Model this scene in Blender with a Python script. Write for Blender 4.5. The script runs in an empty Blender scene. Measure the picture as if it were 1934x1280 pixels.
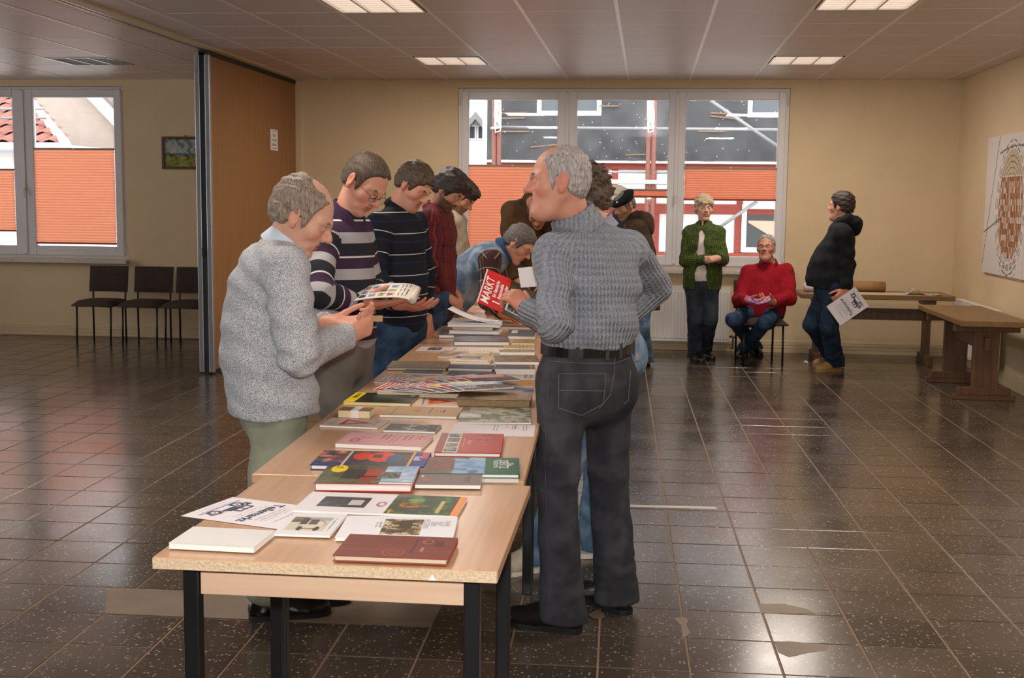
import bpy, bmesh, math, random
import numpy as np
from mathutils import Vector, Matrix
from mathutils.bvhtree import BVHTree
random.seed(7); RNG = np.random.default_rng(7)
scene = bpy.context.scene
COL = scene.collection

# ------------------------------------------------------------------ camera
W, H = 1934, 1280
FPX = 2300.0            # focal length in pixels of the 1934 px wide frame
CAMH = 1.52
ROLL = .011
_c, _s = math.cos(ROLL), math.sin(ROLL)
_u, _v = (1225-967)*_c+(383-640)*_s, -(1225-967)*_s+(383-640)*_c
PITCH = math.atan(-_v/FPX)
YAW = math.atan(_u/math.hypot(FPX, _v))
FW = np.array([-math.sin(YAW)*math.cos(PITCH), math.cos(YAW)*math.cos(PITCH), -math.sin(PITCH)])
RT = np.array([math.cos(YAW), math.sin(YAW), 0.])
UP = np.cross(RT, FW)
CAMP = np.array([0, 0, CAMH])
cx_, cy_, cz_ = RT*_c+UP*_s, UP*_c-RT*_s, -FW
cam = bpy.data.cameras.new('camera'); cam_o = bpy.data.objects.new('camera', cam); COL.objects.link(cam_o)
cam.sensor_width = 36; cam.lens = FPX/W*36; cam.clip_end = 300; cam.clip_start = .02
cam_o.matrix_world = Matrix(((cx_[0], cy_[0], cz_[0], 0), (cx_[1], cy_[1], cz_[1], 0), (cx_[2], cy_[2], cz_[2], CAMH), (0, 0, 0, 1)))
scene.camera = cam_o

# ------------------------------------------------------------------ world, lights, exposure
world = bpy.data.worlds.new('overcast'); scene.world = world; world.use_nodes = True
bg = world.node_tree.nodes['Background']; bg.inputs[0].default_value = (.93, .96, 1, 1); bg.inputs[1].default_value = 2.35
scene.view_settings.view_transform = 'Standard'; scene.view_settings.look = 'None'
scene.view_settings.gamma = 1; scene.view_settings.use_curve_mapping = False
scene.view_settings.exposure = 1.1
LAMP_W = 13.5           # watts of each lit ceiling luminaire
FLASH_W = 134.0          # flash in the camera's hot shoe
fl = bpy.data.lights.new('camera_flash', 'SPOT'); fl.energy = FLASH_W; fl.shadow_soft_size = .045; fl.color = (1, .99, .98)
fl.spot_size = math.radians(92); fl.spot_blend = .6
flo = bpy.data.objects.new('camera_flash', fl); COL.objects.link(flo)
flo.matrix_world = cam_o.matrix_world.copy(); flo.location = (0, 0, CAMH+.14)

# ------------------------------------------------------------------ pixel -> world helper (layout measured from the photograph)
def ray(x, y):
    dx, dy = x-967, y-640
    return FW*FPX + RT*(dx*_c+dy*_s) - UP*(-dx*_s+dy*_c)
def at(x, y, Z=None, Y=None, X=None):
    d = ray(x, y)
    t = (Z-CAMH)/d[2] if Z is not None else (Y/d[1] if Y is not None else X/d[0])
    return CAMP + d*t
def along(x, y, C, L, far):
    """point on the sight line through (x,y) at distance L from C (far/near root)"""
    d = ray(x, y); d = d/np.linalg.norm(d); q = np.asarray(C)-CAMP
    m = q@d; h2 = L*L-(q@q-m*m)
    return CAMP + d*(m + (math.sqrt(h2) if h2 > 0 else 0)*(1 if far else -1))

# ------------------------------------------------------------------ materials
def lin(c):
    c = np.asarray(c, float)/255.
    return tuple(np.where(c <= .04045, c/12.92, ((c+.055)/1.055)**2.4))
MATS = {}
def newmat(name):
    m = bpy.data.materials.new(name); m.use_nodes = True
    return m, m.node_tree.nodes, m.node_tree.links, m.node_tree.nodes['Principled BSDF']
def mat(name, rgb, rough=.6, noise=0., scale=20., bump=0., bscale=None, metal=0., spec=.5, stretch=None, coat=0., emit=0.):
    if name in MATS: return MATS[name]
    m, n, l, b = newmat(name)
    b.inputs['Roughness'].default_value = rough; b.inputs['Metallic'].default_value = metal
    b.inputs['Specular IOR Level'].default_value = spec; b.inputs['Coat Weight'].default_value = coat
    c = lin(rgb); b.inputs['Base Color'].default_value = (*c, 1)
    if emit: b.inputs['Emission Color'].default_value = (*c, 1); b.inputs['Emission Strength'].default_value = emit
    if noise or bump:
        tc = n.new('ShaderNodeTexCoord'); mp = n.new('ShaderNodeMapping'); l.new(tc.outputs['Object'], mp.inputs[0])
        if stretch: mp.inputs['Scale'].default_value = stretch
        t = n.new('ShaderNodeTexNoise'); t.inputs['Scale'].default_value = scale; t.inputs['Detail'].default_value = 4
        l.new(mp.outputs[0], t.inputs[0])
        if noise:
            r = n.new('ShaderNodeValToRGB'); l.new(t.outputs[0], r.inputs[0])
            a = np.clip(np.array(c)*(1-noise), 0, 1); d = np.clip(np.array(c)*(1+noise), 0, 1)
            r.color_ramp.elements[0].position = .3; r.color_ramp.elements[1].position = .7
            r.color_ramp.elements[0].color = (*a, 1); r.color_ramp.elements[1].color = (*d, 1)
            l.new(r.outputs[0], b.inputs['Base Color'])
        if bump:
            t2 = t
            if bscale:
                t2 = n.new('ShaderNodeTexNoise'); t2.inputs['Scale'].default_value = bscale; l.new(mp.outputs[0], t2.inputs[0])
            bp = n.new('ShaderNodeBump'); bp.inputs['Strength'].default_value = bump; bp.inputs['Distance'].default_value = .004
            l.new(t2.outputs[0], bp.inputs['Height']); l.new(bp.outputs[0], b.inputs['Normal'])
    MATS[name] = m
    return m
def colmat(name, rough=.45, spec=.5, sss=0., bump=0., bscale=80., coat=0.):
    """colour from the mesh's own colour attribute"""
    if name in MATS: return MATS[name]
    m, n, l, b = newmat(name)
    a = n.new('ShaderNodeAttribute'); a.attribute_name = 'col'; l.new(a.outputs['Color'], b.inputs['Base Color'])
    b.inputs['Roughness'].default_value = rough; b.inputs['Specular IOR Level'].default_value = spec; b.inputs['Coat Weight'].default_value = coat
    if sss:
        b.inputs['Subsurface Weight'].default_value = sss; b.inputs['Subsurface Radius'].default_value = (.012, .005, .003); b.inputs['Subsurface Scale'].default_value = .6
    if bump:
        tc = n.new('ShaderNodeTexCoord'); t = n.new('ShaderNodeTexNoise'); t.inputs['Scale'].default_value = bscale; l.new(tc.outputs['Object'], t.inputs[0])
        bp = n.new('ShaderNodeBump'); bp.inputs['Strength'].default_value = bump; bp.inputs['Distance'].default_value = .002
        l.new(t.outputs[0], bp.inputs['Height']); l.new(bp.outputs[0], b.inputs['Normal'])
    MATS[name] = m
    return m
def woodmat(name, c0, c1, rough=.4, axis='Y', scale=1., coat=0.):
    if name in MATS: return MATS[name]
    m, n, l, b = newmat(name)
    tc = n.new('ShaderNodeTexCoord'); mp = n.new('ShaderNodeMapping'); l.new(tc.outputs['Object'], mp.inputs[0])
    s = {'X': (2, 60, 60), 'Y': (60, 2, 60), 'Z': (60, 60, 2)}[axis]; mp.inputs['Scale'].default_value = [k*scale for k in s]
    t = n.new('ShaderNodeTexNoise'); t.inputs['Scale'].default_value = 1; t.inputs['Detail'].default_value = 5; t.inputs['Distortion'].default_value = .4
    l.new(mp.outputs[0], t.inputs[0])
    r = n.new('ShaderNodeValToRGB'); l.new(t.outputs[0], r.inputs[0]); r.color_ramp.elements[0].position = .32; r.color_ramp.elements[1].position = .66
    r.color_ramp.elements[0].color = (*lin(c0), 1); r.color_ramp.elements[1].color = (*lin(c1), 1)
    l.new(r.outputs[0], b.inputs['Base Color']); b.inputs['Roughness'].default_value = rough; b.inputs['Coat Weight'].default_value = coat
    b.inputs['Coat Roughness'].default_value = .2
    MATS[name] = m
    return m

# ------------------------------------------------------------------ mesh + object helpers
BOXF = [(0, 3, 2, 1), (4, 5, 6, 7), (0, 1, 5, 4), (1, 2, 6, 5), (2, 3, 7, 6), (3, 0, 4, 7)]
class MB:
    def __init__(s): s.v = []; s.f = []; s.c = []
    def raw(s, vs, fs, col=None):
        o = len(s.v); s.v += [tuple(map(float, p)) for p in vs]; s.f += [tuple(i+o for i in f) for f in fs]
        s.c += [col]*len(fs); return s
    def box(s, lo, hi, col=None):
        x0, y0, z0 = lo; x1, y1, z1 = hi
        return s.raw([(x0, y0, z0), (x1, y0, z0), (x1, y1, z0), (x0, y1, z0), (x0, y0, z1), (x1, y0, z1), (x1, y1, z1), (x0, y1, z1)], BOXF, col)
    def obox(s, c, size, R, col=None):
        hx = np.array(size)/2.; R = np.array(R)
        vs = [np.array(c)+R@(hx*np.array(k)) for k in ((-1, -1, -1), (1, -1, -1), (1, 1, -1), (-1, 1, -1), (-1, -1, 1), (1, -1, 1), (1, 1, 1), (-1, 1, 1))]
        return s.raw(vs, BOXF, col)
    def cbox(s, lo, hi, r, col=None):
        """box with chamfered edges"""
        bm = bmesh.new(); bmesh.ops.create_cube(bm, size=1)
        lo = np.array(lo); hi = np.array(hi); c = (lo+hi)/2; d = hi-lo
        for v in bm.verts: v.co = Vector(c+np.array(v.co)*d)
        bmesh.ops.bevel(bm, geom=bm.edges[:], offset=min(r, .49*min(d)), segments=2, affect='EDGES', profile=.5)
        bm.verts.index_update()
        s.raw([v.co[:] for v in bm.verts], [[v.index for v in f.verts] for f in bm.faces], col); bm.free(); return s
    def prism(s, poly, z0, z1, T=None, col=None):
        """poly in (x,y) counter-clockwise, extruded z0..z1; T maps local -> world"""
        n = len(poly); vs = [(p[0], p[1], z0) for p in poly]+[(p[0], p[1], z1) for p in poly]
        if T is not None: vs = [T(p) for p in vs]
        fs = [tuple(range(n-1, -1, -1)), tuple(range(n, 2*n))]+[(i, (i+1) % n, n+(i+1) % n, n+i) for i in range(n)]
        return s.raw(vs, fs, col)
    def tube(s, pts, r, n=8, closed=False, col=None):
        P = [np.array(p, float) for p in pts]; m = len(P); rs = r if hasattr(r, '__len__') else [r]*m
        vs = []; up = None
        for i in range(m):
            a = P[(i-1) % m] if (closed or i > 0) else P[i]; b = P[(i+1) % m] if (closed or i < m-1) else P[i]
            t = b-a; t = t/(np.linalg.norm(t)+1e-12)
            if up is None: up = np.cross(t, (0, 0, 1.) if abs(t[2]) < .9 else (1., 0, 0))
            up = up-t*(up@t); up = up/(np.linalg.norm(up)+1e-12); w = np.cross(t, up)
            vs += [P[i]+rs[i]*(math.cos(2*math.pi*k/n)*up+math.sin(2*math.pi*k/n)*w) for k in range(n)]
        fs = []
        for i in range(m if closed else m-1):
            j = (i+1) % m
            fs += [(i*n+k, i*n+(k+1) % n, j*n+(k+1) % n, j*n+k) for k in range(n)]
        if not closed: fs += [tuple(range(n-1, -1, -1)), tuple((m-1)*n+k for k in range(n))]
        return s.raw(vs, fs, col)
    def lathe(s, prof, c=(0, 0, 0), n=20, col=None):
        vs = []; m = len(prof)
        for r, z in prof: vs += [(c[0]+r*math.cos(2*math.pi*k/n), c[1]+r*math.sin(2*math.pi*k/n), c[2]+z) for k in range(n)]
        fs = [(i*n+k, i*n+(k+1) % n, (i+1)*n+(k+1) % n, (i+1)*n+k) for i in range(m-1) for k in range(n)]
        return s.raw(vs, fs, col)
    def mesh(s, name, m, org=(0, 0, 0), smooth=False):
        me = bpy.data.meshes.new(name); org = np.array(org, float)
        me.from_pydata([tuple(np.array(p)-org) for p in s.v], [], s.f); me.materials.append(m)
        if any(c is not None for c in s.c):
            ca = me.color_attributes.new('col', 'FLOAT_COLOR', 'CORNER'); arr = []
            for f, c in zip(s.f, s.c): arr += [(*(c if c is not None else (1, 1, 1)), 1.)]*len(f)
            ca.data.foreach_set('color', np.array(arr, 'f').ravel())
        if smooth: me.polygons.foreach_set('use_smooth', [True]*len(me.polygons))
        me.update(); return me
    def build(s, name, m, parent=None, org=None, smooth=False):
        """coordinates are world coordinates; org = where the object's origin goes (a parent's location by default)"""
        o0 = np.array(org if org is not None else (parent_loc(parent) if parent else (0, 0, 0)), float)
        ob = bpy.data.objects.new(name, s.mesh(name, m, o0, smooth)); COL.objects.link(ob)
        ob.location = o0-(parent_loc(parent) if parent else 0); ob.parent = parent
        return ob
    def local(s, name, m, parent=None, smooth=False):
        """coordinates are the parent's local coordinates"""
        ob = bpy.data.objects.new(name, s.mesh(name, m, (0, 0, 0), smooth)); COL.objects.link(ob); ob.parent = parent
        return ob
def parent_loc(p):
    l = np.zeros(3)
    while p is not None: l += np.array(p.location); p = p.parent
    return l
def tag(o, label=None, cat=None, group=None, kind=None):
    if label: o['label'] = label
    if cat: o['category'] = cat
    if group: o['group'] = group
    if kind: o['kind'] = kind
    return o
def thing(name, label, cat, loc=(0, 0, 0), rz=0, group=None):
    o = bpy.data.objects.new(name, None); COL.objects.link(o); o.location = loc; o.rotation_euler = (0, 0, rz); o.empty_display_size = .1
    return tag(o, label, cat, group)
def struct(name, loc=(0, 0, 0)):
    o = bpy.data.objects.new(name, None); COL.objects.link(o); o.location = loc; o['kind'] = 'structure'; return o
def copy_tree(o, parent=None):
    c = o.copy(); COL.objects.link(c); c.parent = parent
    for ch in o.children: copy_tree(ch, c)
    return c
def rotz(a): return np.array(((math.cos(a), -math.sin(a), 0), (math.sin(a), math.cos(a), 0), (0, 0, 1)))
_tcache = {}
def text_mesh(txt, size=1., ax='LEFT', shear=0., bold=0.):
    k = (txt, size, ax, shear, bold)
    if k not in _tcache:
        cu = bpy.data.curves.new('lettering', 'FONT'); cu.body = txt; cu.size = size; cu.align_x = ax; cu.align_y = 'CENTER'; cu.shear = shear; cu.resolution_u = 2; cu.offset = bold
        ob = bpy.data.objects.new('lettering', cu); me = ob.to_mesh()
        _tcache[k] = ([tuple(v.co) for v in me.vertices], [tuple(p.vertices) for p in me.polygons]); ob.to_mesh_clear()
        bpy.data.objects.remove(ob); bpy.data.curves.remove(cu)
    return _tcache[k]
def add_text(mb, txt, T, size, ax='LEFT', shear=0., sx=1., bold=0.):
    v, f = text_mesh(txt, size, ax, shear, bold)
    return mb.raw([T((p[0]*sx, p[1], 0)) for p in v], f)
# ================================================================== the room
YW, ZC, XR, XL, YF = 12.73, 2.77, 3.07, -9.6, -3.2
M_wall = mat('cream_wall_paint', (221, 197, 158), .85, .03, 3., .12, 140)
M_white = mat('white_pvc', (222, 218, 216), .35)
M_rubber = mat('dark_seal', (38, 38, 42), .6)
M_alu = mat('brushed_aluminium', (178, 180, 186), .35, metal=.75)
M_black = mat('black_lacquered_steel', (20, 20, 22), .4)

# floor tiles ------------------------------------------------------
TS, TG = .302, .0075
TA = math.radians(1.3215)
tdx, tdy = np.array([math.cos(TA), math.sin(TA), 0]), np.array([-math.sin(TA), math.cos(TA), 0])
TO = np.array([.164, 4.184, 0.])
def floormat():
    m, n, l, b = newmat('dark_terrazzo_tile')
    g = n.new('ShaderNodeNewGeometry'); mp = n.new('ShaderNodeMapping'); l.new(g.outputs['Position'], mp.inputs[0])
    mp.vector_type = 'POINT'; mp.inputs['Rotation'].default_value = (0, 0, -TA)
    lo = rotz(-TA)@TO; mp.inputs['Location'].default_value = tuple(-lo)
    sc = n.new('ShaderNodeVectorMath'); sc.operation = 'SCALE'; sc.inputs['Scale'].default_value = 1/TS; l.new(mp.outputs[0], sc.inputs[0])
    fl_ = n.new('ShaderNodeVectorMath'); fl_.operation = 'FLOOR'; l.new(sc.outputs[0], fl_.inputs[0])
    sp = n.new('ShaderNodeSeparateXYZ'); l.new(fl_.outputs[0], sp.inputs[0])
    cb = n.new('ShaderNodeCombineXYZ'); l.new(sp.outputs[0], cb.inputs[0]); l.new(sp.outputs[1], cb.inputs[1])
    wn = n.new('ShaderNodeTexWhiteNoise'); wn.noise_dimensions = '2D'; l.new(cb.outputs[0], wn.inputs[0])
    vo = n.new('ShaderNodeTexVoronoi'); vo.inputs['Scale'].default_value = 78; vo.inputs['Randomness'].default_value = 1; l.new(g.outputs['Position'], vo.inputs[0])
    nz = n.new('ShaderNodeTexNoise'); nz.inputs['Scale'].default_value = 130; l.new(g.outputs['Position'], nz.inputs[0])
    ad = n.new('ShaderNodeMath'); ad.operation = 'MULTIPLY_ADD'; l.new(nz.outputs[0], ad.inputs[0]); ad.inputs[1].default_value = .35; l.new(vo.outputs['Distance'], ad.inputs[2])
    sep = n.new('ShaderNodeSeparateColor'); l.new(vo.outputs['Color'], sep.inputs[0])
    th = n.new('ShaderNodeMath'); th.operation = 'MULTIPLY_ADD'; l.new(sep.outputs[0], th.inputs[0]); th.inputs[1].default_value = .70; th.inputs[2].default_value = -.10
    lt = n.new('ShaderNodeMath'); lt.operation = 'LESS_THAN'; l.new(ad.outputs[0], lt.inputs[0]); l.new(th.outputs[0], lt.inputs[1])
    big = n.new('ShaderNodeTexNoise'); big.inputs['Scale'].default_value = 2.2; big.inputs['Detail'].default_value = 6; l.new(g.outputs['Position'], big.inputs[0])
    r = n.new('ShaderNodeValToRGB'); l.new(wn.outputs[0], r.inputs[0])
    r.color_ramp.elements[0].color = (*lin((60, 52, 45)), 1); r.color_ramp.elements[1].color = (*lin((82, 71, 60)), 1)
    mx = n.new('ShaderNodeMix'); mx.data_type = 'RGBA'; l.new(lt.outputs[0], mx.inputs['Factor']); l.new(r.outputs[0], mx.inputs['A']); 
    r2 = n.new('ShaderNodeValToRGB'); l.new(sep.outputs[1], r2.inputs[0])
    r2.color_ramp.elements[0].color = (*lin((110, 98, 84)), 1); r2.color_ramp.elements[1].color = (*lin((172, 160, 144)), 1)
    l.new(r2.outputs[0], mx.inputs['B'])
    mu = n.new('ShaderNodeMix'); mu.data_type = 'RGBA'; mu.blend_type = 'MIX'
    rr = n.new('ShaderNodeValToRGB'); l.new(big.outputs[0], rr.inputs[0]); rr.color_ramp.elements[0].position = .45; rr.color_ramp.elements[1].position = .8
    rr.color_ramp.elements[0].color = (0, 0, 0, 1); rr.color_ramp.elements[1].color = (.35, .35, .35, 1)
    l.new(rr.outputs[0], mu.inputs['Factor']); l.new(mx.outputs['Result'], mu.inputs['A']); mu.inputs['B'].default_value = (*lin((112, 96, 80)), 1)
    l.new(mu.outputs['Result'], b.inputs['Base Color'])
    ro = n.new('ShaderNodeMapRange'); l.new(big.outputs[0], ro.inputs[0]); ro.inputs[3].default_value = .10; ro.inputs[4].default_value = .30
    l.new(ro.outputs[0], b.inputs['Roughness']); b.inputs['Specular IOR Level'].default_value = .85
    bp = n.new('ShaderNodeBump'); bp.inputs['Strength'].default_value = .06; bp.inputs['Distance'].default_value = .003
    b2 = n.new('ShaderNodeTexNoise'); b2.inputs['Scale'].default_value = 9; l.new(g.outputs['Position'], b2.inputs[0])
    l.new(b2.outputs[0], bp.inputs['Height']); l.new(bp.outputs[0], b.inputs['Normal'])
    return m
M_tile = floormat()
M_grout = mat('grout', (138, 116, 94), .8, .12, 30)
floor = tag(MB().box((XL, YF, -.12), (XR+.3, YW+.2, -.0025)).build('floor', M_grout), kind='structure')
te = TS-TG; ch = .0012
def tileverts(z=0.):
    e, i = te/2, te/2-ch
    return ([(-e, -e, -.0025), (e, -e, -.0025), (e, e, -.0025), (-e, e, -.0025), (-e, -e, -ch), (e, -e, -ch), (e, e, -ch), (-e, e, -ch), (-i, -i, 0), (i, -i, 0), (i, i, 0), (-i, i, 0)],
            [(0, 1, 5, 4), (1, 2, 6, 5), (2, 3, 7, 6), (3, 0, 4, 7), (4, 5, 9, 8), (5, 6, 10, 9), (6, 7, 11, 10), (7, 4, 8, 11), (8, 9, 10, 11)])
tv, tf = tileverts()
tmesh = MB().raw(tv, tf).mesh('tile', M_tile)
cells = []
for i in range(-40, 14):
    for j in range(-26, 31):
        c = TO+tdx*TS*(i+.5)+tdy*TS*(j+.5)
        if XL+.1 < c[0] < XR-.05 and YF+.1 < c[1] < YW-.1: cells.append((i, j, c))
def inview(p):
    q = np.array(p)-CAMP; z = q@FW
    if z < .3: return False
    return abs(q@(RT*_c+UP*_s)/z*FPX) < 990 and abs(q@(UP*_c-RT*_s)/z*FPX) < 665
vis = sorted([k for k in range(len(cells)) if inview(cells[k][2])], key=lambda k: cells[k][2][0]**2+cells[k][2][1]**2)
near = set(vis[:300]); rest = MB(); Rt = rotz(TA)
jit = np.random.default_rng(3)
for k, (i, j, c) in enumerate(cells):
    dz = jit.uniform(-.0006, .0004)
    if k in near:
        o = bpy.data.objects.new('tile', tmesh); COL.objects.link(o); o.parent = floor; o.location = (c[0], c[1], dz); o.rotation_euler = (0, 0, TA)
    else:
        rest.raw([Rt@np.array(p)+c+np.array((0, 0, dz)) for p in tv], tf)
tag(rest.build('tile_field', M_tile, floor), kind='stuff')
# screed patch that replaces a row of tiles under the table, mortar smears, chalk line
M_screed = mat('screed_patch', (128, 112, 96), .5, .12, 8)
pp = [TO+tdx*TS*a+tdy*TS*b for a, b in ((-7.0, .02), (-3.0, .02), (-3.0, .98), (-7.35, .98), (-7.2, .5))]
MB().prism([(p[0], p[1]) for p in pp], -.001, .0012).build('screed_patch', M_screed, floor)
def smear(pts, name='mortar_smear', col=M_screed):
    MB().prism([tuple(at(*p, Z=0)[:2]) for p in pts], -.0005, .001).build(name, col, floor)
smear([(1436, 1158), (1433, 1140), (1480, 1140), (1525, 1150), (1540, 1158), (1500, 1159)][::-1])
smear([(1462, 1212), (1490, 1211), (1566, 1218), (1562, 1228), (1530, 1232), (1490, 1241), (1470, 1232)][::-1])
smear([(1272, 1168), (1290, 1164), (1300, 1170), (1296, 1180), (1304, 1195), (1290, 1206), (1286, 1180)][::-1])
smear([(1112, 1160), (1130, 1150), (1142, 1160), (1138, 1168), (1120, 1166)][::-1])
smear([(1190, 953), (1350, 957), (1356, 961), (1190, 957)][::-1], 'chalk_line', mat('chalk', (205, 196, 184), .9))

# walls -------------------------------------------------------------
def wall_holes(holes):
    """back wall cut into blocks around its window openings (x0,x1,z0,z1)"""
    mb = MB(); xs = XL
    for (x0, x1, z0, z1) in holes:
        mb.box((xs, YW, 0), (x0, YW+.2, ZC+.1)); mb.box((x0, YW, 0), (x1, YW+.2, z0)); mb.box((x0, YW, z1), (x1, YW+.2, ZC+.1)); xs = x1
    mb.box((xs, YW, 0), (XR+.3, YW+.2, ZC+.1)); return mb
WINS = [(-9.05, -5.63, .845, 2.70), (-1.995, 1.40, .845, 2.685)]
tag(wall_holes(WINS).build('wall_back', M_wall), kind='structure')
tag(MB().box((XR, YF-.2, 0), (XR+.3, YW, ZC+.1)).build('wall_right', M_wall), kind='structure')
LW = (1.2, 11.6, .86, 2.66)   # opening for an added, unseen window that lights the left bay
tag(MB().box((XL-.3, YF-.2, 0), (XL, LW[0], ZC+.1)).box((XL-.3, LW[1], 0), (XL, YW+.2, ZC+.1)).box((XL-.3, LW[0], 0), (XL, LW[1], LW[2])).box((XL-.3, LW[0], LW[3]), (XL, LW[1], ZC+.1)).build('wall_left', M_wall), kind='structure')
tag(MB().box((XL, YF-.2, 0), (XR, YF, ZC+.1)).build('wall_front', M_wall), kind='structure')
# short pier that the partition closes against
tag(MB().box((-3.76, YW-.035, 0), (-3.665, YW, ZC)).build('trim_1', M_wall), kind='structure')
# profiled skirting
M_skirt = mat('skirting_paint', (214, 194, 156), .5)
def skirting(p0, p1, nrm, name):
    mb = MB(); p0 = np.array(p0, float); p1 = np.array(p1, float); nrm = np.array(nrm, float)
    prof = [(0, 0), (.02, 0), (.02, .03), (.014, .034), (.014, .038), (.019, .042), (.019, .064), (.013, .068), (.013, .072), (.018, .076), (.018, .094), (.012, .098), (.012, .102), (.015, .106), (.01, .122), (0, .124)]
    vs = [p0+nrm*a+np.array((0, 0, b)) for a, b in prof]+[p1+nrm*a+np.array((0, 0, b)) for a, b in prof]; n = len(prof)
    mb.raw(vs, [(i, i+1, n+i+1, n+i) for i in range(n-1)]+[tuple(range(n)), tuple(range(2*n-1, n-1, -1))])
    tag(mb.build(name, M_skirt), kind='structure')
skirting((XL, YW, 0), (XR, YW, 0), (0, -1, 0), 'baseboard_back')
skirting((XR, YF, 0), (XR, YW, 0), (-1, 0, 0), 'baseboard_right')

# suspended ceiling -------------------------------------------------
M_ctile = mat('ceiling_panel', (212, 197, 191), .42, .03, 60, .05, 300)
M_rail = mat('ceiling_rail', (232, 226, 222), .3)
ceiling = tag(MB().box((XL, YF, ZC+.02), (XR+.3, YW+.2, ZC+.14)).build('ceiling', mat('ceiling_void', (120, 112, 106), .8)), kind='structure')
CT = .625; rw = .012
Rx = [-.234+CT*k for k in range(-6, 6)]           # rails right of the partition track
Lx = [-4.25-CT*k for k in range(0, 9)]
def xbays():
    xs = [x for x in Rx if x > -3.6]; b = [(-3.64, xs[0])]+list(zip(xs, xs[1:]))+[(xs[-1], XR)]
    ls = sorted(Lx); b += [(XL, ls[0])]+list(zip(ls, ls[1:]))+[(ls[-1], -3.86)]
    return [q for q in b if q[1]-q[0] > .05]
Ys = [8.227+CT*k for k in range(-18, 8)]; yb = [(YF, Ys[0])]+list(zip(Ys, Ys[1:]))+[(Ys[-1], YW)]
LUM = []                                           # luminaire bays (x0,x1,y0,y1,lit)
def bay(bx, by): return next(q for q in xbays() if q[0] <= bx <= q[1])+next(q for q in yb if q[0] <= by <= q[1])
for by in (11.04, 7.9, 4.8, 1.66):
    for bx in (-1.8, 1.33): LUM.append(bay(bx, by)+(True,))
    LUM.append(bay(-5.2, by)+(False,)); LUM.append(bay(-8.3, by)+(False,))
lumset = {(round(q[0], 2), round(q[2], 2)) for q in LUM}
cm = {}; restc = MB()
for (x0, x1) in xbays():
    for (y0, y1) in yb:
        if (round(x0, 2), round(y0, 2)) in lumset: continue
        w, d = x1-x0-rw, y1-y0-.006
        if y1 > 7.4 and x1 > -8:
            k = (round(w, 3), round(d, 3))
            if k not in cm: cm[k] = MB().box((-w/2, -d/2, 0), (w/2, d/2, .012)).mesh('ceiling_panel', M_ctile)
            o = bpy.data.objects.new('ceiling_panel', cm[k]); COL.objects.link(o); o.parent = ceiling; o.location = ((x0+x1)/2, (y0+y1)/2, ZC+.003)
        else: restc.box((x0+rw/2, y0+.003, ZC+.003), (x1-rw/2, y1-.003, ZC+.015))
tag(restc.build('ceiling_panel_field', M_ctile, ceiling), kind='stuff')
for x in [x for x in Rx if x > -3.6]+Lx: MB().box((x-rw, YF, ZC), (x+rw, YW, ZC+.004)).build('ceiling_rail', M_rail, ceiling)
for y in Ys: MB().box((XL, y-.005, ZC+.0015), (XR, y+.005, ZC+.005)).build('ceiling_rail', M_rail, ceiling)

# luminaires -----------------------------------------------------------
M_lens = mat('lamp_diffuser', (255, 232, 214), .5, emit=.9)
M_lens_off = mat('lamp_diffuser_off', (92, 92, 90), .35)
M_louv = mat('louvre_metal', (205, 202, 198), .25, metal=.6)
names_lum = {(True, 11.04, -1.8): 'lit recessed ceiling lamp nearest the window, left of the pair', }
n_l = 0
for q in LUM:
    x0, x1, y0, y1, lit = q; x0 += .02; x1 -= .02; y0 += .012; y1 -= .012
    pos = 'left' if (x0+x1)/2 < 0 else 'right'
    row = 'by the window wall' if y0 > 10 else ('at the top edge of the photo' if y0 > 7 else ('above the nearest book tables' if y0 > 4 else 'above the photographer'))
    if not lit: row += ', near the partition' if x0 > -7 else ', far from it'
    t = thing('ceiling_lamp', ('lit louvred ceiling lamp, %s, %s of the two' % (row, pos)) if lit else ('unlit louvred lamp, left bay %s' % row), 'ceiling lamp', ((x0+x1)/2, (y0+y1)/2, ZC), 0, 'recessed louvre ceiling lamps')
    MB().box((x0+.012, y0+.012, ZC+.016), (x1-.012, y1-.012, ZC+.019)).build('diffuser', M_lens if lit else M_lens_off, t)
    f = MB().box((x0, y0, ZC-.004), (x1, y0+.014, ZC+.018)).box((x0, y1-.014, ZC-.004), (x1, y1, ZC+.018)).box((x0, y0, ZC-.004), (x0+.014, y1, ZC+.018)).box((x1-.014, y0, ZC-.004), (x1, y1, ZC+.018))
    f.build('frame', M_louv, t)
    for k in (1, 2): MB().box((x0+(x1-x0)*k/3-.007, y0+.014, ZC-.002), (x0+(x1-x0)*k/3+.007, y1-.014, ZC+.016)).build('louvre_spine', M_louv, t)
    for k in range(1, 7): MB().box((x0+.014, y0+(y1-y0)*k/7-.002, ZC+.002), (x1-.014, y0+(y1-y0)*k/7+.002, ZC+.016)).build('louvre_blade', M_louv, t)
    if lit:
        li = bpy.data.lights.new('lamp_light', 'AREA'); li.shape = 'RECTANGLE'; li.size = x1-x0-.06; li.size_y = y1-y0-.06; li.energy = LAMP_W; li.color = (1, .90, .81)
        lo_ = bpy.data.objects.new('lamp_light', li); COL.objects.link(lo_); lo_.parent = t; lo_.location = (0, 0, -.008)

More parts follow.
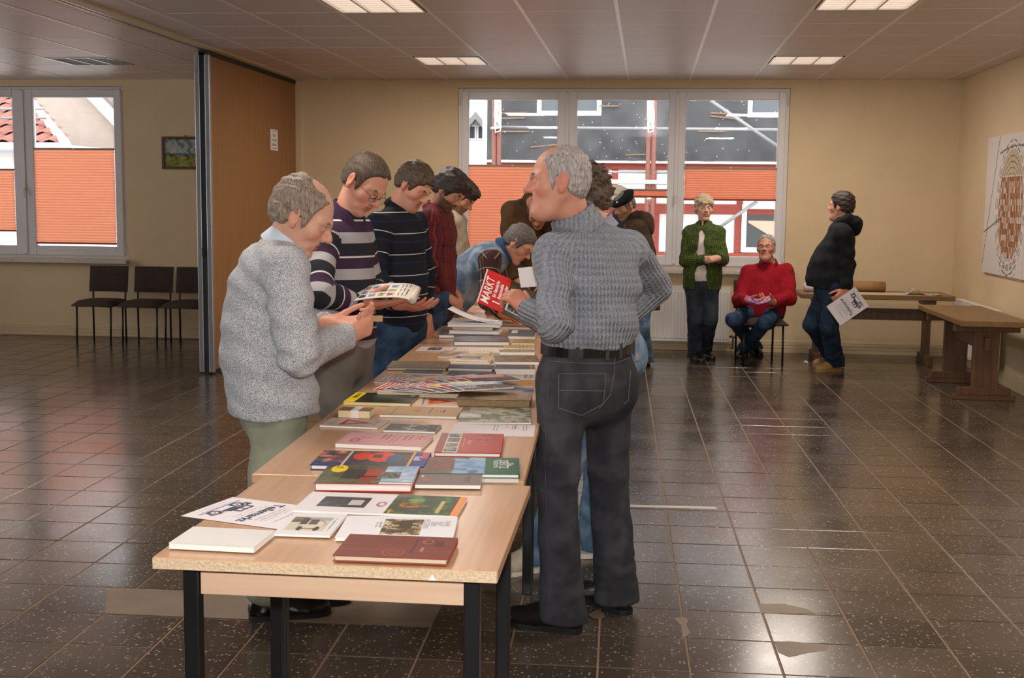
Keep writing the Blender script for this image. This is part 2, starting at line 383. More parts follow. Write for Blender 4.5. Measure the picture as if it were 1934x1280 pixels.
# folding partition and its ceiling track --------------------------------
M_pwood = woodmat('partition_laminate', (142, 98, 56), (158, 110, 64), .45, 'Z')
trk = thing('partition_track', 'aluminium ceiling track running from the partition towards the camera', 'track', (-3.76, 4.7, ZC))
MB().box((-3.86, YF+.02, ZC-.004), (-3.80, YW-.04, ZC+.02)).build('track_flange', M_skirt, trk)
MB().box((-3.72, YF+.02, ZC-.012), (-3.64, YW-.04, ZC+.02)).build('track_flange', M_skirt, trk)
for xa in (-3.80, -3.752): MB().box((xa, YF+.02, ZC-.010), (xa+.03, YW-.04, ZC+.012)).build('track_rail', M_alu, trk)
MB().box((-3.77, YF+.02, ZC+.004), (-3.75, YW-.04, ZC+.02)).build('track_slot', M_rubber, trk)
pt = thing('folding_partition', 'tall brown wood-veneer sliding partition panel with aluminium edge', 'partition', (-3.76, 11.4, 0))
MB().box((-3.80, 10.13, .035), (-3.72, YW-.05, 2.715)).build('panel', M_pwood, pt)
for xa in (-3.832, -3.745): MB().cbox((xa, 10.09, .02), (xa+.042, 10.135, 2.72), .004).build('edge_profile', M_alu, pt)
MB().box((-3.79, 10.10, .005), (-3.745, 10.12, 2.735)).build('edge_seal', M_rubber, pt)
MB().box((-3.79, 10.13, .0), (-3.73, YW-.06, .04)).build('floor_seal', M_rubber, pt)
MB().box((-3.80, 10.10, 2.715), (-3.715, YW-.05, 2.756)).build('head_seal', M_rubber, pt)
MB().cbox((-3.79, 10.08, 1.02), (-3.77, 10.092, 1.10), .003).build('latch', M_black, pt)
M_paper = mat('white_paper', (238, 232, 228), .7)
M_ink = mat('dark_ink', (52, 46, 62), .7)
sg = thing('paper_notice', 'small white notice taped to the partition panel', 'notice', (-3.717, 11.92, 2.1))
MB().obox((-3.716, 11.92, 2.10), (.003, .235, .205), rotz(0)).build('sheet', M_paper, sg)
mb = MB(); TT = lambda p: (-3.7138, 11.92+p[0], 2.1+p[1])
for tx, y, s in (('Bitte', .045, .045), ('Tür immer', 0, .04), ('schließen !', -.045, .04)):
    v_, f_ = text_mesh(tx, s, 'CENTER'); mb.raw([TT((p[0], p[1]+y)) for p in v_], f_)
for y in (.085, -.085): mb.raw([TT(p) for p in ((-.08, y), (.08, y), (.08, y+.004), (-.08, y+.004))], [(0, 1, 2, 3)])
mb.build('lettering', M_ink, sg)

# windows ------------------------------------------------------------------
def glassmat():
    m = bpy.data.materials.new('window_glass'); m.use_nodes = True; n, l = m.node_tree.nodes, m.node_tree.links
    n.remove(n['Principled BSDF']); tr = n.new('ShaderNodeBsdfTransparent'); gl = n.new('ShaderNodeBsdfGlossy'); gl.inputs['Roughness'].default_value = .01
    fr = n.new('ShaderNodeFresnel'); fr.inputs[0].default_value = 1.45; mx = n.new('ShaderNodeMixShader')
    l.new(fr.outputs[0], mx.inputs[0]); l.new(tr.outputs[0], mx.inputs[1]); l.new(gl.outputs[0], mx.inputs[2]); l.new(mx.outputs[0], n['Material Output'].inputs[0]); return m
M_glass = glassmat()
WY = YW+.04
def ring(mb, x0, x1, z0, z1, w, y0, y1, bev=.006):
    for lo, hi in (((x0, y0, z0), (x0+w, y1, z1)), ((x1-w, y0, z0), (x1, y1, z1)), ((x0+w, y0, z0), (x1-w, y1, z0+w)), ((x0+w, y0, z1-w), (x1-w, y1, z1))): mb.cbox(lo, hi, bev)
    return mb
def window(name, x0, x1, z0, z1, panes, handle):
    t = struct(name, ((x0+x1)/2, WY, z0))
    ring(MB(), x0, x1, z0, z1, .05, WY, WY+.09).build('frame', M_white, t)
    cuts = [x0+.035]+[(a[1]+b[0])/2 for a, b in zip(panes, panes[1:])]+[x1-.035]
    for i, (a, b) in enumerate(panes):
        s0, s1 = cuts[i]+.004, cuts[i+1]-.004
        s = MB()
        pz0, pz1 = z0+.135, z1-.115
        for lo, hi in (((s0, WY-.025, z0+.035), (a, WY+.05, z1-.03)), ((b, WY-.025, z0+.035), (s1, WY+.05, z1-.03)), ((a, WY-.025, z0+.035), (b, WY+.05, pz0)), ((a, WY-.025, pz1), (b, WY+.05, z1-.03))): s.cbox(lo, hi, .006)
        so = s.build('sash', M_white, t)
        ring(MB(), a-.012, b+.012, pz0-.012, pz1+.012, .014, WY-.018, WY-.004, .003).build('glazing_bead', M_white, so)
        MB().box((a-.005, WY+.012, pz0-.005), (b+.005, WY+.016, pz1+.005)).build('pane', M_glass, so)
        if i < len(panes)-1:
            MB().cbox((cuts[i+1]-.018, WY-.035, z0+.05), (cuts[i+1]+.018, WY-.024, z1-.05), .004).build('mullion', M_white, t)
    for hx in handle:
        MB().cbox((hx-.013, WY-.04, z0+.72), (hx+.013, WY-.024, z0+.80), .004).tube([(hx, WY-.035, z0+.76), (hx, WY-.06, z0+.76), (hx, WY-.062, z0+.66)], .009).build('handle', M_white, t, smooth=False)
    for hx in (x0+.02, x1-.02)+tuple(cuts[1:-1]):
        for hz in (z1-.17, z0+.09): MB().tube([(hx, WY-.03, hz), (hx, WY-.03, hz+.09)], .006).build('hinge', M_white, t)
    # inner sill
    MB().cbox((x0-.03, YW-.10, z0-.045), (x1+.03, WY+.02, z0-.003), .006).build('sill', mat('sill_marble', (205, 196, 186), .35, .12, 30), t)
    return t
WP2 = [(-1.885, -.955), (-.755, .187), (.358, 1.292)]
WP1 = [(-8.93, -8.05), (-7.85, -6.90), (-6.67, -5.75)]
window('window_1', WINS[0][0], WINS[0][1], .845, 2.70, WP1, (-6.78,))
window('window_2', WINS[1][0], WINS[1][1], .845, 2.685, WP2, (.27,))
w3 = struct('added_window', (XL-.1, LW[0], LW[2])); yc = [LW[0]+(LW[1]-LW[0])*k/5 for k in range(6)]  # added out of view to bring more daylight into the left bay
mb = MB()
for y in yc: mb.cbox((XL-.13, max(LW[0], y-.06), LW[2]), (XL-.05, min(LW[1], y+.06), LW[3]), .006)
mb.cbox((XL-.13, LW[0], LW[2]), (XL-.05, LW[1], LW[2]+.1), .006).cbox((XL-.13, LW[0], LW[3]-.1), (XL-.05, LW[1], LW[3]), .006).build('frame', M_white, w3)
for a, b in zip(yc, yc[1:]): MB().box((XL-.092, a+.05, LW[2]+.09), (XL-.088, b-.05, LW[3]-.09)).build('pane', M_glass, w3)
# pleated blinds -----------------------------------------------------------
def blindmat():
    m = bpy.data.materials.new('orange_pleated_fabric'); m.use_nodes = True; n, l = m.node_tree.nodes, m.node_tree.links
    n.remove(n['Principled BSDF']); d = n.new('ShaderNodeBsdfDiffuse'); tr = n.new('ShaderNodeBsdfTranslucent'); mx = n.new('ShaderNodeMixShader')
    d.inputs[0].default_value = (*lin((255, 150, 112)), 1); tr.inputs[0].default_value = (*lin((255, 172, 134)), 1); mx.inputs[0].default_value = .88
    l.new(d.outputs[0], mx.inputs[1]); l.new(tr.outputs[0], mx.inputs[2]); l.new(mx.outputs[0], n['Material Output'].inputs[0]); return m
M_blind = blindmat(); M_brail = mat('blind_rail', (150, 140, 134), .4); M_brail2 = mat('blind_rail_orange', (150, 62, 36), .5)
def blind(label, a, b, zt, zb, n, tilt=0.):
    """fabric a..b between rails zt (top) and zb (bottom), n pleats"""
    y = WY-.012
    t = thing('pleated_blind', label, 'blind', ((a+b)/2, y, zb), 0, 'orange pleated window blinds')
    vs = []; ph = (zt-zb)/n; A = min(.011, ph*.45+.002)
    for i in range(2*n+1):
        z = zb+(zt-zb)*i/(2*n); yy = y-(A if i % 2 else 0)
        vs += [(a+.004, yy, z), (b-.004, yy, z)]
    MB().raw(vs, [(2*i, 2*i+1, 2*i+3, 2*i+2) for i in range(2*n)]).build('pleated_fabric', M_blind, t)
    MB().cbox((a, y-.016, zt-.004), (b, y+.006, zt+.014), .003).build('top_rail', M_brail, t)
    MB().cbox((a, y-.016, zb-.016), (b, y+.006, zb+.004), .003).build('bottom_rail', M_brail2, t)
    MB().cbox(((a+b)/2-.012, y-.024, zt+.002), ((a+b)/2+.012, y-.014, zt+.014), .002).build('grip', M_white, t)
    for xx in (a+.012, b-.012): MB().tube([(xx, y-.003, .98), (xx, y-.003, 2.57)], .0012, 5).build('tension_cord', M_paper, t)
blind('long orange pleated blind behind the bending men, leftmost pane of the wide window', -1.885, -.955, 1.885, .99, 30)
blind('narrow gathered orange blind in the middle pane of the wide window', -.755, .187, 1.650, 1.588, 8)
blind('half-open orange blind above the woman in green', .358, 1.292, 1.876, 1.566, 13)
blind('large orange pleated blind above the row of brown chairs', -6.67, -5.75, 2.028, 1.018, 34)
blind('orange pleated blind cut by the left edge of the photo', -7.85, -6.90, 1.80, 1.145, 22)
blind('orange pleated blind in the pane left of the frame', -8.93, -8.05, 1.7, 1.0, 22)
# ================================================================== prints (flat colour fields built as fine coloured meshes)
M_print = colmat('printed_paper', .55, .3)
M_print_matt = colmat('matt_print', .75)
M_print_gloss = colmat('gloss_print', .4, .25)
def vnoise(U, V, seed=0, sc=1.):
    r = np.random.default_rng(seed); o = 0*U
    for i in range(5):
        k = r.normal(size=2)*sc*(1.6**i); p, q = r.uniform(0, 6.28, 2)
        o = o+np.sin(k[0]*U+k[1]*V+p+1.3*np.sin(k[1]*U-k[0]*V+q))/(1.3**i)
    return o/3.2
def paint(mb, T, w, h, nx, ny, fn):
    """fn(U,V)->rgb 0..255 ; U,V in metres from the lower left corner; T maps (u,v) -> point"""
    us = np.linspace(0, w, nx+1); vs = np.linspace(0, h, ny+1)
    pts = [T((u, v)) for v in vs for u in us]
    uc = (us[1:]+us[:-1])/2; vc = (vs[1:]+vs[:-1])/2; U, V = np.meshgrid(uc, vc)
    C = np.broadcast_to(np.asarray(fn(U, V), float), U.shape+(3,)); C = np.clip(C, 0, 255)/255.
    C = np.where(C <= .04045, C/12.92, ((C+.055)/1.055)**2.4)
    o = len(mb.v); mb.v += [tuple(map(float, p)) for p in pts]
    for j in range(ny):
        for i in range(nx):
            a = o+j*(nx+1)+i; mb.f.append((a, a+1, a+nx+2, a+nx+1)); mb.c.append(tuple(C[j, i]))
    return mb
def full(U, c): return np.zeros(U.shape+(3,))+np.array(c, float)
def put(C, mask, c):
    C[mask] = c; return C

# ================================================================== outside
M_ext_white = mat('lime_render', (214, 213, 210), .9, .03, 4)
M_timber = mat('red_stained_timber', (140, 62, 50), .8, .2, 7, stretch=(1, 1, 8))
M_tarp = mat('black_tarpaulin', (56, 56, 58), .6, .25, 3, .9, 5)
M_steel = mat('galvanised_scaffold_tube', (132, 132, 132), .55, metal=.2)
M_rust = mat('rusty_scaffold_tube', (118, 72, 60), .7, .2, 30)
M_extglass = mat('dark_window_glass', (70, 76, 80), .12)
tag(MB().box((-40, YW+.21, -1.6), (30, 60, -1.5)).build('ground_outside', mat('asphalt', (120, 118, 115), .9, .1, 4)), kind='structure')
FY = 19.0
def fx(px, py=300): return at(px, py, Y=FY)[0]
def fz(py, px=1300): return at(px, py, Y=FY)[2]
hx0, hx1 = fx(921), 9.0
house = thing('half_timbered_house', 'white house with red half-timbering seen through the wide window', 'house', ((hx0+hx1)/2, FY, -1.5))
MB().box((hx0, FY, -1.5), (hx1, FY+6, 4.35)).build('wall', M_ext_white, house)
def beam(x0, x1, z0, z1, d=.035): MB().cbox((x0, FY-d, z0), (x1, FY+.01, z1), .008).build('timber', M_timber, house)
zs = dict(b0=fz(321), b1=fz(309), c0=fz(404), c1=fz(385), d0=fz(490), d1=fz(476), e0=fz(356), e1=fz(348))
for a, b in (('b0', 'b1'), ('c0', 'c1'), ('d0', 'd1')): beam(hx0, hx1, zs[a], zs[b])
for px in (934, 1010, 1090, 1158, 1240, 1330, 1398, 1480, 1560): beam(fx(px-7), fx(px+8), zs['d1'], zs['c0'], .03)
for px in (934, 1012, 1090, 1162, 1235, 1330, 1400, 1475): beam(fx(px-6), fx(px+6), zs['c1'], zs['b0'], .03)
def extwin(x0, x1, z0, z1, curtain=None):
    w = ring(MB(), x0, x1, z0, z1, .075, FY-.06, FY+.01).build('window', M_white, house)
    MB().box((x0+.07, FY-.03, z0+.07), (x1-.07, FY-.022, z1-.07)).build('pane', M_extglass, w)
    if curtain: MB().prism([(x0+.1, z0+.45), ((x0+x1)/2, z0+.2), (x1-.1, z0+.45), (x1-.1, z1-.25), (x0+.1, z1-.25)], 0, .004, lambda p: (p[0], FY-.034-p[2], p[1])).build('curtain', mat('lace_curtain', (190, 172, 150), .8), w)
extwin(fx(1404), fx(1404)+1.05, fz(474), fz(384), True)
extwin(fx(1135)-1.0, fx(1135), fz(220), fz(220)+1.3)
extwin(fx(1408), fx(1408)+1.1, fz(222), fz(222)+1.3, True)
MB().cbox((hx0-.08, FY-.06, -1.5), (hx0, FY+.02, 4.35), .01).build('corner_board', mat('pale_grey_board', (196, 204, 212), .7), house)
# tarpaulin on the upper storey (rippled sheet with real openings beside the windows)
tp = thing('tarpaulin', 'black tarpaulin stapled over the upper wall of the half-timbered house', 'tarpaulin', (2, FY-.1, fz(305)))
def sheet(x0, x1, z0, z1):
    nx, nz = max(2, int((x1-x0)/.09)), max(2, int((z1-z0)/.07)); vs = []
    for j in range(nz+1):
        for i in range(nx+1):
            x = x0+(x1-x0)*i/nx; z = z0+(z1-z0)*j/nz; low = max(0, 1-(z-z0)/.9)
            vs.append((x, FY-.075-(.018+.03*low)*(1+math.sin(9*x+5*z+2*math.sin(3.1*z+2*x))*.6+math.sin(17*x-12*z)*.35), z))
    return MB().raw(vs, [(j*(nx+1)+i, j*(nx+1)+i+1, (j+1)*(nx+1)+i+1, (j+1)*(nx+1)+i) for j in range(nz) for i in range(nx)])
wA, wB = (fx(1135)-1.0, fx(1135), fz(220)), (fx(1408), fx(1408)+1.1, fz(222))
zb, zt = fz(305), 4.3
sheets = [(hx0+.02, wA[0], zb, zt), (wA[0], wA[1], zb, wA[2]), (wA[1], wB[0], zb, zt), (wB[0], wB[1], zb, wB[2]), (wB[1], hx1, zb, zt), (wA[0], wA[1], wA[2]+1.3, zt), (wB[0], wB[1], wB[2]+1.3, zt)]
for s_ in sheets: sheet(*s_).build('sheet', M_tarp, tp, smooth=True)
MB().box((hx0, FY-.14, zb-.035), (hx1, FY-.03, zb)).build('batten', M_white, tp)
M_plank = mat('bare_lath', (124, 98, 76), .8, .2, 10)
for px, py, l_, a in ((965, 213, .5, -.03), (960, 223, .5, -.02), (970, 248, .5, 0), (1030, 275, .45, -.1), (1150, 200, .3, 0), (1380, 215, .6, .05), (1372, 222, .5, .1), (1345, 248, .4, 0), (1200, 292, .3, -.05)):
    p = at(px, py, Y=FY-.14); MB().obox(p, (l_, .012, .02), np.array(((math.cos(a), 0, math.sin(a)), (0, 1, 0), (-math.sin(a), 0, math.cos(a))))).build('lath', M_plank, tp)
r_ = np.random.default_rng(5); mb = MB()
for k in range(80):
    px, py = r_.uniform(930, 1470), r_.uniform(190, 302); p = at(px, py, Y=FY-.15)
    mb.cbox(p-np.array((.0045, .004, .0045)), p+np.array((.0045, .004, .0045)), .0015)
tag(mb.build('staple_heads', M_paper, tp), kind='stuff')
# scaffold
sc_ = thing('scaffold', 'tube scaffold with rusty uprights and pale rails in front of the tarpaulin', 'scaffold', (1, FY-1, -1.5))
for px in (933, 942, 1224, 1234, 1560, 1569): MB().tube([(at(px, 300, Y=FY-.9)[0], FY-.9, -1.5), (at(px, 300, Y=FY-.9)[0], FY-.9, 5.)], .036, 10).build('upright', M_rust, sc_, smooth=True)
def pole(p, q, r=.021, m=M_steel, name='rail'): MB().tube([at(*p, Y=FY-.8), at(*q, Y=FY-.8)], r, 8).build(name, m, sc_, smooth=True)
pole((932, 240), (1600, 246)); pole((1342, 190), (1470, 277), .026, name='brace'); pole((1349, 436), (1430, 380), .025, name='brace'); pole((932, 322), (1600, 330), .016)
pole((1342, 190), (1300, 160), .026, name='brace')
for z, px in ((343, 1160),): MB().box((at(930, z, Y=FY-.9)[0], FY-1.0, at(1160, z, Y=FY-.9)[2]-.03), (at(1600, z, Y=FY-.9)[0], FY-.35, at(1160, z, Y=FY-.9)[2]+.03)).build('platform_board', mat('scaffold_board', (168, 166, 156), .8, .15, 10), sc_)
M_rope = mat('white_rope', (226, 222, 214), .8)
for px, py0, py1, lb in ((937, 186, 250, 'coil of white rope hanging on the left scaffold upright'), (1226, 190, 250, 'coil of white rope hanging on the scaffold upright behind the middle pane')):
    t = thing('rope_coil', lb, 'rope', tuple(at(px, py1, Y=FY-.975)), 0, 'ropes on the scaffold')
    for k in range(5):
        dx = (k-2)*2.2; mb = MB()
        pts = [at(px+dx*.6+1.5*math.sin(k*2+a*2.2), py0+(py1-py0-k*6)*a, Y=FY-.975-.015*k) for a in np.linspace(0, 1, 8)]
        pts += [at(px-dx+3+1.5*math.sin(k+a*3), py0+(py1-py0-k*6)*(1-a), Y=FY-.985-.015*k) for a in np.linspace(.05, 1, 8)]
        mb.tube(pts, .011, 6).build('strand', M_rope, t, smooth=True)
    c0 = at(px-9, py1-8, Y=FY-.995); c1 = at(px+9, py1-10, Y=FY-.995)
    mb = MB(); mb.tube([c0+(c1-c0)*(.5+.5*math.cos(a))+np.array((0, .05*math.sin(a), 0)) for a in np.linspace(0, 6.28, 14)[:-1]], .016, 6, closed=True); mb.build('wrap', M_rope, t, smooth=True)
# far gabled house left of the tarpaulin
FH = 42.
def fp(px, py): return at(px, py, Y=FH)
t = thing('far_house', 'distant white gabled house with red chimney beside the tarpaulin', 'house', tuple(fp(902, 330)))
a, b = fp(870, 262), fp(930, 262); ap = fp(901, 226)
MB().prism([(a[0], -1.5), (b[0], -1.5), (b[0], b[2]), (ap[0], ap[2]), (a[0], a[2])], FH, FH+8, lambda p: (p[0], p[2], p[1])).build('wall', M_ext_white, t)
for s0, s1 in ((a, ap), (ap, b)):
    d = (s1-s0)*.18; q0 = s0-d*(s0 is a); q1 = s1+d*(s1 is b)
    MB().prism([(q0[0], q0[2]), (q1[0], q1[2]), (q1[0], q1[2]+.25), (q0[0], q0[2]+.25)], FH-.4, FH+8.2, lambda p: (p[0], p[2], p[1])).build('roof', mat('grey_slate', (120, 116, 116), .8), t)
c = fp(907, 226); MB().cbox((c[0]-.22, FH+2, c[2]-.5), (c[0]+.3, FH+2.6, c[2]+.45), .02).build('chimney', mat('brick_red', (176, 96, 78), .8), t)
for px in (891, 910):
    q = fp(px, 250); w = MB().box((q[0]-.16, FH-.05, q[2]-.25), (q[0]+.16, FH+.02, q[2]+.25)).build('window', M_white, t); MB().box((q[0]-.11, FH-.06, q[2]-.2), (q[0]+.11, FH-.045, q[2]+.2)).build('pane', M_extglass, w)
# low house with red pantile roof, left window
AY = 17.0
M_pant = mat('red_pantile', (128, 74, 60), .8, .25, 6)
er = at(124, 274, Y=AY-.25); rr = at(28, 160, Y=AY+2.6); el = np.array((-16., AY-.25, er[2])); rl = np.array((-16., AY+2.6, rr[2]))
t = thing('pantile_house', 'low white house with red pantile roof outside the left window', 'house', (-12, AY, -1.5))
MB().box((-16, AY, -1.5), (er[0]-.15, AY+4.5, er[2]+.02)).build('wall', M_ext_white, t)
n_ = np.cross(rl-el, er-el); n_ = n_/np.linalg.norm(n_); n_ = n_ if n_[2] > 0 else -n_
roof = MB().raw([el, er, rr, rl, el-n_*.1, er-n_*.1, rr-n_*.1, rl-n_*.1], [(0, 1, 2, 3), (7, 6, 5, 4), (0, 4, 5, 1), (1, 5, 6, 2), (2, 6, 7, 3), (3, 7, 4, 0)]).build('roof', mat('roof_lath', (120, 74, 60), .9), t)
up_ = (rl-el)/np.linalg.norm(rl-el); ax_ = np.array((1., 0, 0))
tl, tw = .36, .235; prof = [(-.5, 0), (-.3, .035), (-.05, .05), (.2, .03), (.35, .008), (.5, .012)]
pv = [(a_*tw*1.02, b_*tl*1.1, c_+(.02 if b_ == 0 else 0)) for b_ in (0, 1) for a_, c_ in prof]; n6 = len(prof)
pm = MB().raw(pv, [(i, i+1, n6+i+1, n6+i) for i in range(n6-1)]).mesh('roof_tile', M_pant)
Mt = Matrix(((ax_[0], up_[0], n_[0]), (ax_[1], up_[1], n_[1]), (ax_[2], up_[2], n_[2]))).to_4x4()
L_up = np.linalg.norm(rl-el)
for j in range(int(L_up/tl)+1):
    fr = j*tl/L_up; xr = er[0]+(rr[0]-er[0])*fr-.1
    for i in range(int((xr+14.2)/tw)):
        p = el+up_*j*tl+np.array((0, 0, 0)); p[0] = xr-(i+.5)*tw
        if fr > 1: continue
        o = bpy.data.objects.new('roof_tile', pm); COL.objects.link(o); o.parent = roof; loc = p-parent_loc(roof)+n_*.012; o.matrix_local = Matrix.Translation(Vector(loc))@Mt
d = rr-er; MB().tube([er+n_*.03, rr+n_*.03], .07, 8).build('verge', M_ext_white, t, smooth=True)
MB().tube([(-16, AY-.33, er[2]-.04), (er[0]+.1, AY-.33, er[2]-.04)], .075, 10).build('gutter', mat('zinc', (176, 182, 188), .5), t, smooth=True)
sg_ = MB().tube([el+up_*.75+n_*.16, np.array((er[0]-.6, 0, 0))*np.array((1, 0, 0))+(el+up_*.75+n_*.16)*np.array((0, 1, 1))], .02, 6)
sg_.tube([el+up_*.75+n_*.3, np.array((er[0]-.6, 0, 0))*np.array((1, 0, 0))+(el+up_*.75+n_*.3)*np.array((0, 1, 1))], .02, 6); sg_.build('snow_guard', M_steel, t)
# tall rendered gable behind it
GY = 22.
def gp(px, py): return at(px, py, Y=GY)
t = thing('rendered_gable_house', 'tall beige rendered gable with white verge outside the left window', 'house', (-11, GY, -1.5))
v0, v1 = gp(150, 160), gp(262, 277)
sl = (v1-v0)/(v1[0]-v0[0]); apx = v0-sl*3.2
MB().prism([(-22, -1.5), (v1[0], -1.5), (v1[0], v1[2]), (apx[0], apx[2]), (-22, apx[2]-4)], GY, GY+7, lambda p: (p[0], p[2], p[1])).build('wall', mat('beige_render', (164, 149, 138), .9, .05, 5), t)
MB().prism([(apx[0], apx[2]), (v1[0], v1[2]), (v1[0], v1[2]+.22), (apx[0], apx[2]+.22)], GY-.25, GY-.02, lambda p: (p[0], p[2], p[1])).build('verge', M_ext_white, t)
MB().prism([(apx[0], apx[2]+.05), (v1[0]+1, v1[2]-1+.05), (v1[0]+1, v1[2]-.7), (apx[0], apx[2]+.3)], GY-.02, GY+7, lambda p: (p[0], p[2], p[1])).build('roof', mat('brown_tiles', (112, 98, 92), .8, .2, 6), t)
t = thing('slate_roof_house', 'house with grey-brown roof rising right of the beige gable', 'house', (-8, 27, -1.5))
MB().raw([(-16, 25, .5), (-4.6, 25, .5), (-4.6, 31, 7), (-16, 31, 7)], [(0, 1, 2, 3)]).build('roof', mat('slate_tiles', (112, 104, 104), .8, .15, 5), t)
MB().box((-16, 25.2, -1.5), (-4.7, 31, .6)).build('wall', M_ext_white, t)

# ================================================================== furniture by the walls
M_radi = mat('radiator_enamel', (232, 226, 218), .35)
def radiator(label, x0, x1, z0, z1, T, n):
    """panel radiator; T maps (along, depth from the wall, z) to world"""
    t = thing('radiator', label, 'radiator', tuple(T(((x0+x1)/2, 0, z0))))
    def bx(a, b): 
        m_ = MB(); m_.cbox(a, b, .006); m_.v = [tuple(T(p)) for p in m_.v]; return m_
    bx((x0, .03, z0), (x1, .05, z1-.01)).build('back_panel', M_radi, t)
    bx((x0, .085, z0), (x1, .098, z1-.01)).build('front_panel', M_radi, t)
    fin = MB(); st = (x1-x0)/n
    for k in range(n):
        c = x0+(k+.5)*st
        vs = [(c-st*.36, .097, z0+.03), (c-st*.2, .105, z0+.035), (c+st*.2, .105, z0+.035), (c+st*.36, .097, z0+.03), (c-st*.36, .097, z1-.05), (c-st*.2, .105, z1-.055), (c+st*.2, .105, z1-.055), (c+st*.36, .097, z1-.05)]
        fin.raw([T(p) for p in vs], [(0, 1, 5, 4), (1, 2, 6, 5), (2, 3, 7, 6), (0, 3, 2, 1), (4, 5, 6, 7)])
    tag(fin.build('pressed_flutes', M_radi, t), kind='stuff')
    bx((x0, .028, z1-.012), (x1, .1, z1)).build('top_grille', M_radi, t)
    for a in (x0-.003, x1-.006): bx((a, .028, z0), (a+.009, .1, z1)).build('side_cover', M_radi, t)
    m_ = MB(); m_.tube([T((x1+.005, .06, z0+.06)), T((x1+.045, .06, z0+.06)), T((x1+.045, .06, .03))], .009, 8); m_.tube([T((x1+.02, .06, z0+.06)), T((x1+.06, .1, z0+.06))], .014, 8); m_.build('valve', mat('brass_valve', (120, 110, 90), .4, metal=.6), t, smooth=True)
    for a in (x0+.15, x1-.15): bx((a-.02, .0, z0+.05), (a+.02, .032, z0+.4)).build('bracket', M_radi, t)
radiator('long white panel radiator under the wide window', -1.75, .852, .10, .672, lambda p: np.array((p[0], YW-.012-p[1], p[2])), 78)
radiator('white radiator on the right wall behind the tables', 10.75, 12.05, .12, .64, lambda p: np.array((XR-.022-p[1], p[0], p[2])), 40)

M_chairfab = mat('dark_brown_chair_fabric', (62, 48, 40), .9, .4, 90, .3)
def chair(label, x, y, rz, group=None):
    t = thing('chair', label, 'chair', (x, y, 0), rz, group)
    sm = MB(); 
    # upholstered seat: crowned pad
    nx, ny = 10, 10; vs = []
    for j in range(ny+1):
        for i in range(nx+1):
            u, v = i/nx*2-1, j/ny*2-1; e = (1-abs(u)**4)*(1-abs(v)**4)
            vs.append((u*.224, v*.22-.01, .40+.055*(e**.35 if e > 0 else 0)))
    fs = [(j*(nx+1)+i, j*(nx+1)+i+1, (j+1)*(nx+1)+i+1, (j+1)*(nx+1)+i) for j in range(ny) for i in range(nx)]
    sm.raw(vs, fs); sm.box((-.224, -.23, .385), (.224, .21, .401)); sm.local('seat', M_chairfab, t, True)
    bk = MB(); vs = []
    for s_ in (0, 1):
        for j in range(7):
            for i in range(9):
                u, v = i/8*2-1, j/6*2-1; yy = .215-.03*(1-u*u)*0+.02*u*u*-1+(v*.02)
                e = max(0, (1-u**6)*(1-v**6))**.5; vs.append((u*.215, yy+(.022*e if s_ else -.022*e), .65+v*.137))
    fs = [(j*9+i, j*9+i+1, (j+1)*9+i+1, (j+1)*9+i) for j in range(6) for i in range(8)]; fs += [tuple(63+k for k in f[::-1]) for f in fs]
    bk.raw(vs, fs); bk.local('backrest', M_chairfab, t, True)
    for sx in (-1, 1):
        MB().tube([(sx*.185, -.2, 0), (sx*.185, -.185, .39)], .0105, 8).local('leg', M_black, t, True)
        MB().tube([(sx*.18, .19, 0), (sx*.18, .185, .39), (sx*.18, .20, .55), (sx*.18, .21, .70)], .0105, 8).local('leg', M_black, t, True)
    MB().tube([(-.185, -.185, .385), (.185, -.185, .385), (.18, .185, .385), (-.18, .185, .385)], .009, 6, closed=True).local('seat_frame', M_black, t, True)
    return t
chair('brown upholstered chair under the left window, first of the wall row from the left', -5.72, 12.27, 0, 'brown chairs along the wall')
chair('brown upholstered chair in the middle of the wall row of three', -5.225, 12.28, 0, 'brown chairs along the wall')
chair('brown upholstered chair half hidden by the partition edge', -4.765, 12.29, 0, 'brown chairs along the wall')
chair('brown chair the man in the red pullover sits on', 1.08, 11.80, math.radians(8))

M_dwood = woodmat('dark_stained_wood', (82, 56, 38), (104, 74, 50), .45, 'Z')
M_dtop = woodmat('worn_brown_tabletop', (116, 86, 50), (134, 102, 62), .35, 'Y')
def trestle_table(label, cx, cy, L, Wd, zt, rz, tp):
    t = thing('trestle_table', label, 'table', (cx, cy, 0), rz, 'dark wooden trestle tables')
    MB().cbox((-Wd/2, -L/2, zt-.045), (Wd/2, L/2, zt), .006).local('tabletop', M_dtop, t)
    for sy in (-1, 1):
        y = sy*tp
        MB().cbox((-.10, y-.022, .09), (.10, y+.022, zt-.045), .004).local('post', M_dwood, t)
        MB().cbox((-.24, y-.028, .0), (.24, y+.028, .045), .004).cbox((-.20, y-.032, .04), (.20, y+.032, .10), .006).local('foot', M_dwood, t)
        MB().cbox((-.25, y-.03, zt-.11), (.25, y+.03, zt-.045), .004).local('top_bearer', M_dwood, t)
    MB().cbox((-.02, -tp-.05, zt-.26), (.02, tp+.05, zt-.15), .004).local('stretcher', M_dwood, t)
    return t
trestle_table('dark wooden trestle table against the right wall below the map', 2.665, 10.35, 1.52, .53, .65, 0, .47)
trestle_table('dark wooden trestle table along the window wall behind the standing man', 2.17, 12.07, 1.42, .60, .68, math.pi/2, .52)
M_card = mat('cardboard', (164, 122, 78), .8, .1, 20)
a = at(1596, 540, Y=12.18); b = at(1671, 541, Y=12.18); zc = .68+.052
tb = MB(); tb.tube([(a[0], 12.18, zc), (b[0], 12.18, zc)], .052, 20); t = tag(tb.build('cardboard_tube', M_card, None, (a[0], 12.18, .68), True), 'brown cardboard mailing tube lying on the back table', 'tube')
